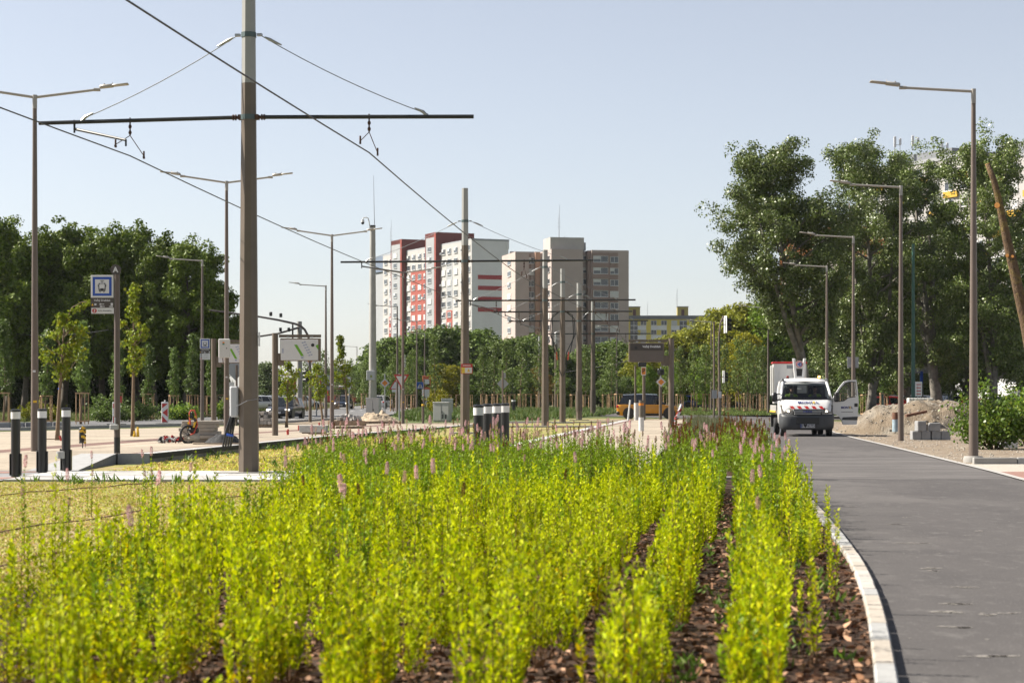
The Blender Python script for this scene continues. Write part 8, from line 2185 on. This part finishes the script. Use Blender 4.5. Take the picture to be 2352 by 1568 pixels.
GRS = leafmat('ornamental_grass', [(.13, .155, .065), (.17, .185, .09), (.10, .12, .05), (.20, .17, .11)], .3, .6)
def grass_clump():
    rg = np.random.default_rng(400); n = 520; t = thing('ornamental_grass', 'x', 'grass clump')
    a = rg.uniform(0, 6.28, n); r = .10 * rg.uniform(0, 1, n); cen = np.stack([r * np.cos(a), r * np.sin(a), np.zeros(n)], 1)
    ax = unit(np.stack([np.cos(a) * rg.uniform(.05, .6, n), np.sin(a) * rg.uniform(.05, .6, n), np.ones(n)], 1)); ln = .72 * rg.uniform(.5, 1.1, n)
    add_obj('blades', leaf_mesh('blades', cen, ax, unit(np.cross(ax, rand_dirs(rg, n))), ln, np.full(n, .016), np.zeros(n), GRS, 'dia'), t)
    return t
GC = Proto(grass_clump)
for i in range(58):
    y = 49 + i * .62 + rr.uniform(-.4, .4); a, b = platR_r(y) + .35, pathL(y) - .4
    GC.put((lerp(a, b, rr.random()), y, .02), rr.uniform(0, 6.28), rr.uniform(.75, 1.2), 'grey-green grass clump in the strip between stop platform and path', 'ornamental grass clumps')
# --- ground cover that nobody could count
def scatter(name, pts, hmin, hmax, wid, per, m_, seed, lean=.5, shape='dia', flat=False):
    rg = np.random.default_rng(seed); P = np.repeat(np.array(pts, dtype=float), per, 0); n = len(P)
    P[:, :2] += rg.normal(0, .035 if not flat else .02, (n, 2))
    ax = unit(np.stack([rg.normal(0, lean, n), rg.normal(0, lean, n), np.ones(n) if not flat else rg.uniform(-.1, .35, n)], 1)); ln = rg.uniform(hmin, hmax, n)
    o = add_obj(name, leaf_mesh(name, P, ax, unit(np.cross(ax, rand_dirs(rg, n))), ln, np.full(n, wid) * rg.uniform(.7, 1.3, n), np.zeros(n), m_, shape)); o['kind'] = 'stuff'
    return o
def inpoly(x, y, poly): return is_in((x, y), poly)
SED = leafmat('sedum_leaf', [(0.5982, 0.5787, 0.0694), (0.4947, 0.5341, 0.0595), (0.6902, 0.6009, 0.129), (0.6672, 0.3895, 0.2182), (0.3681, 0.4674, 0.0397), (0.7132, 0.5007, 0.2977)], .3, .6, .2)
rg = np.random.default_rng(9)
pts = []
while len(pts) < 9000:
    y = 15 + 21.3 * rg.uniform() ** .8; x = rg.uniform(-y * .262 - .3, bedL(y) + .1)
    pts.append((x, y, .0))
scatter('sedum_cover', pts, .02, .05, .024, 4, SED, 10, 1.3, 'dia')
pts = [(rg.uniform(-8.4, 0), rg.uniform(41, 75), 0) for _ in range(9000)]
pts = [p for p in pts if platL_f(p[1]) + .1 < p[0] < platR_l(p[1]) - .1]
scatter('sedum_cover', pts, .03, .07, .04, 4, SED, 11, 1.2, 'dia')
WEED = leafmat('weed_green', [(.10, .19, .02), (.14, .25, .025), (.08, .15, .02), (.20, .27, .04)], .38, .5)
pts = [(rg.uniform(-9, -3.5), rg.uniform(35.2, 36.7), 0) for _ in range(34)] + [(lerp(platL_f(y), platL_f(y) + 1.4, rg.uniform() ** 1.6) + .08, y, 0) for y in rg.uniform(47, 90, 130)] + [(rg.uniform(-6, -1), rg.uniform(41, 60), 0) for _ in range(60)]
scatter('weeds', pts, .06, .26, .03, 7, WEED, 12, .55)
pts = [(pathL(y) - rg.uniform(.18, 1.6), y, .02) for y in rg.uniform(9.5, 30, 170)]
scatter('weeds', pts, .05, .12, .022, 9, WEED, 13, .9)
WEEDM = leafmat('meadow_green', [(.075, .125, .025), (.10, .155, .03), (.06, .10, .025), (.17, .18, .06)], .35, .6)
pts = []
meadow = [(-8.7, 146), (-6, 118), (2, 122), (7, 150), (10, 178), (-2, 200), (-9, 200)]
while len(pts) < 4200:
    x, y = rg.uniform(-9, 12), rg.uniform(112, 205)
    if inpoly(x, y, meadow) or (y > 196): pts.append((x, y, 0))
scatter('meadow_weeds', pts, .15, .55, .07, 7, WEEDM, 14, .5)
pts = [(lerp(xat(-40, y), xat(600, y), rg.uniform()), y, 0) for y in rg.uniform(104, 150, 6000)]
pts = [p for p in pts if p[1] > interp([(-60, 97), (-42, 103), (-29, 114), (-22.5, 132), (-20.8, 152)], p[0])]
scatter('roadside_grass', pts, .12, .45, .06, 6, leafmat('roadside_grass_leaf', [(.11, .15, .03), (.15, .19, .04), (.20, .19, .08), (.08, .12, .025)], .35, .6), 15, .5)
pts = [(rg.uniform(xat(1500, y), xat(1960, y)), y, 0) for y in rg.uniform(152, 230, 5200)]
scatter('lawn_grass', pts, .08, .25, .08, 5, leafmat('lawn_grass_leaf', [(.09, .15, .025), (.13, .19, .035), (.16, .19, .05)], .35, .6), 16, .6)
pts = [(rg.uniform(-19, -9), rg.uniform(170, 300), 0) for _ in range(1)] + [(rg.uniform(-34, -21.5), rg.uniform(150, 300), 0) for _ in range(4000)]
scatter('roadside_grass', pts, .1, .35, .1, 4, leafmat('roadside_grass_leaf', [(0, 0, 0)] * 3), 17, .5)
# bark chips on the bed and dry leaf crumbs
CHIP = leafmat('bark_chip', [(0.203, 0.0975, 0.048), (0.0798, 0.0364, 0.0192), (0.319, 0.1625, 0.084), (0.058, 0.0286, 0.0168), (0.609, 0.364, 0.228), (0.116, 0.0546, 0.0288), (0.1595, 0.078, 0.0408), (0.0508, 0.026, 0.0144)], .0, .85, .3)
pts = []
while len(pts) < 24000:
    y = 9.6 + 22 * rg.uniform() ** 1.35; x = pathL(y) - .14 - rg.uniform(0, 5.2) ** 1.0
    if abs(x) < y * .262 + .3: pts.append((x, y, .022))
scatter('bark_chips', pts, .025, .095, .030, 1, CHIP, 18, 1.0, 'hex', True)
# ================================================================ summer haze: one closed box of thin air round camera and scene
hz = MB().box((0, 480, 27.5), (1300, 1100, 58))
ho = hz.build('haze', [], None)
hm = bpy.data.materials.new('haze'); hm.use_nodes = True
hn = hm.node_tree; hn.nodes.clear()
hv = hn.nodes.new('ShaderNodeVolumePrincipled'); hout = hn.nodes.new('ShaderNodeOutputMaterial')
hv.inputs['Color'].default_value = (.90, .93, .97, 1); hv.inputs['Density'].default_value = .00005; hv.inputs['Anisotropy'].default_value = .2
hn.links.new(hv.outputs[0], hout.inputs['Volume'])
ho.data.materials.append(hm); ho['kind'] = 'stuff'
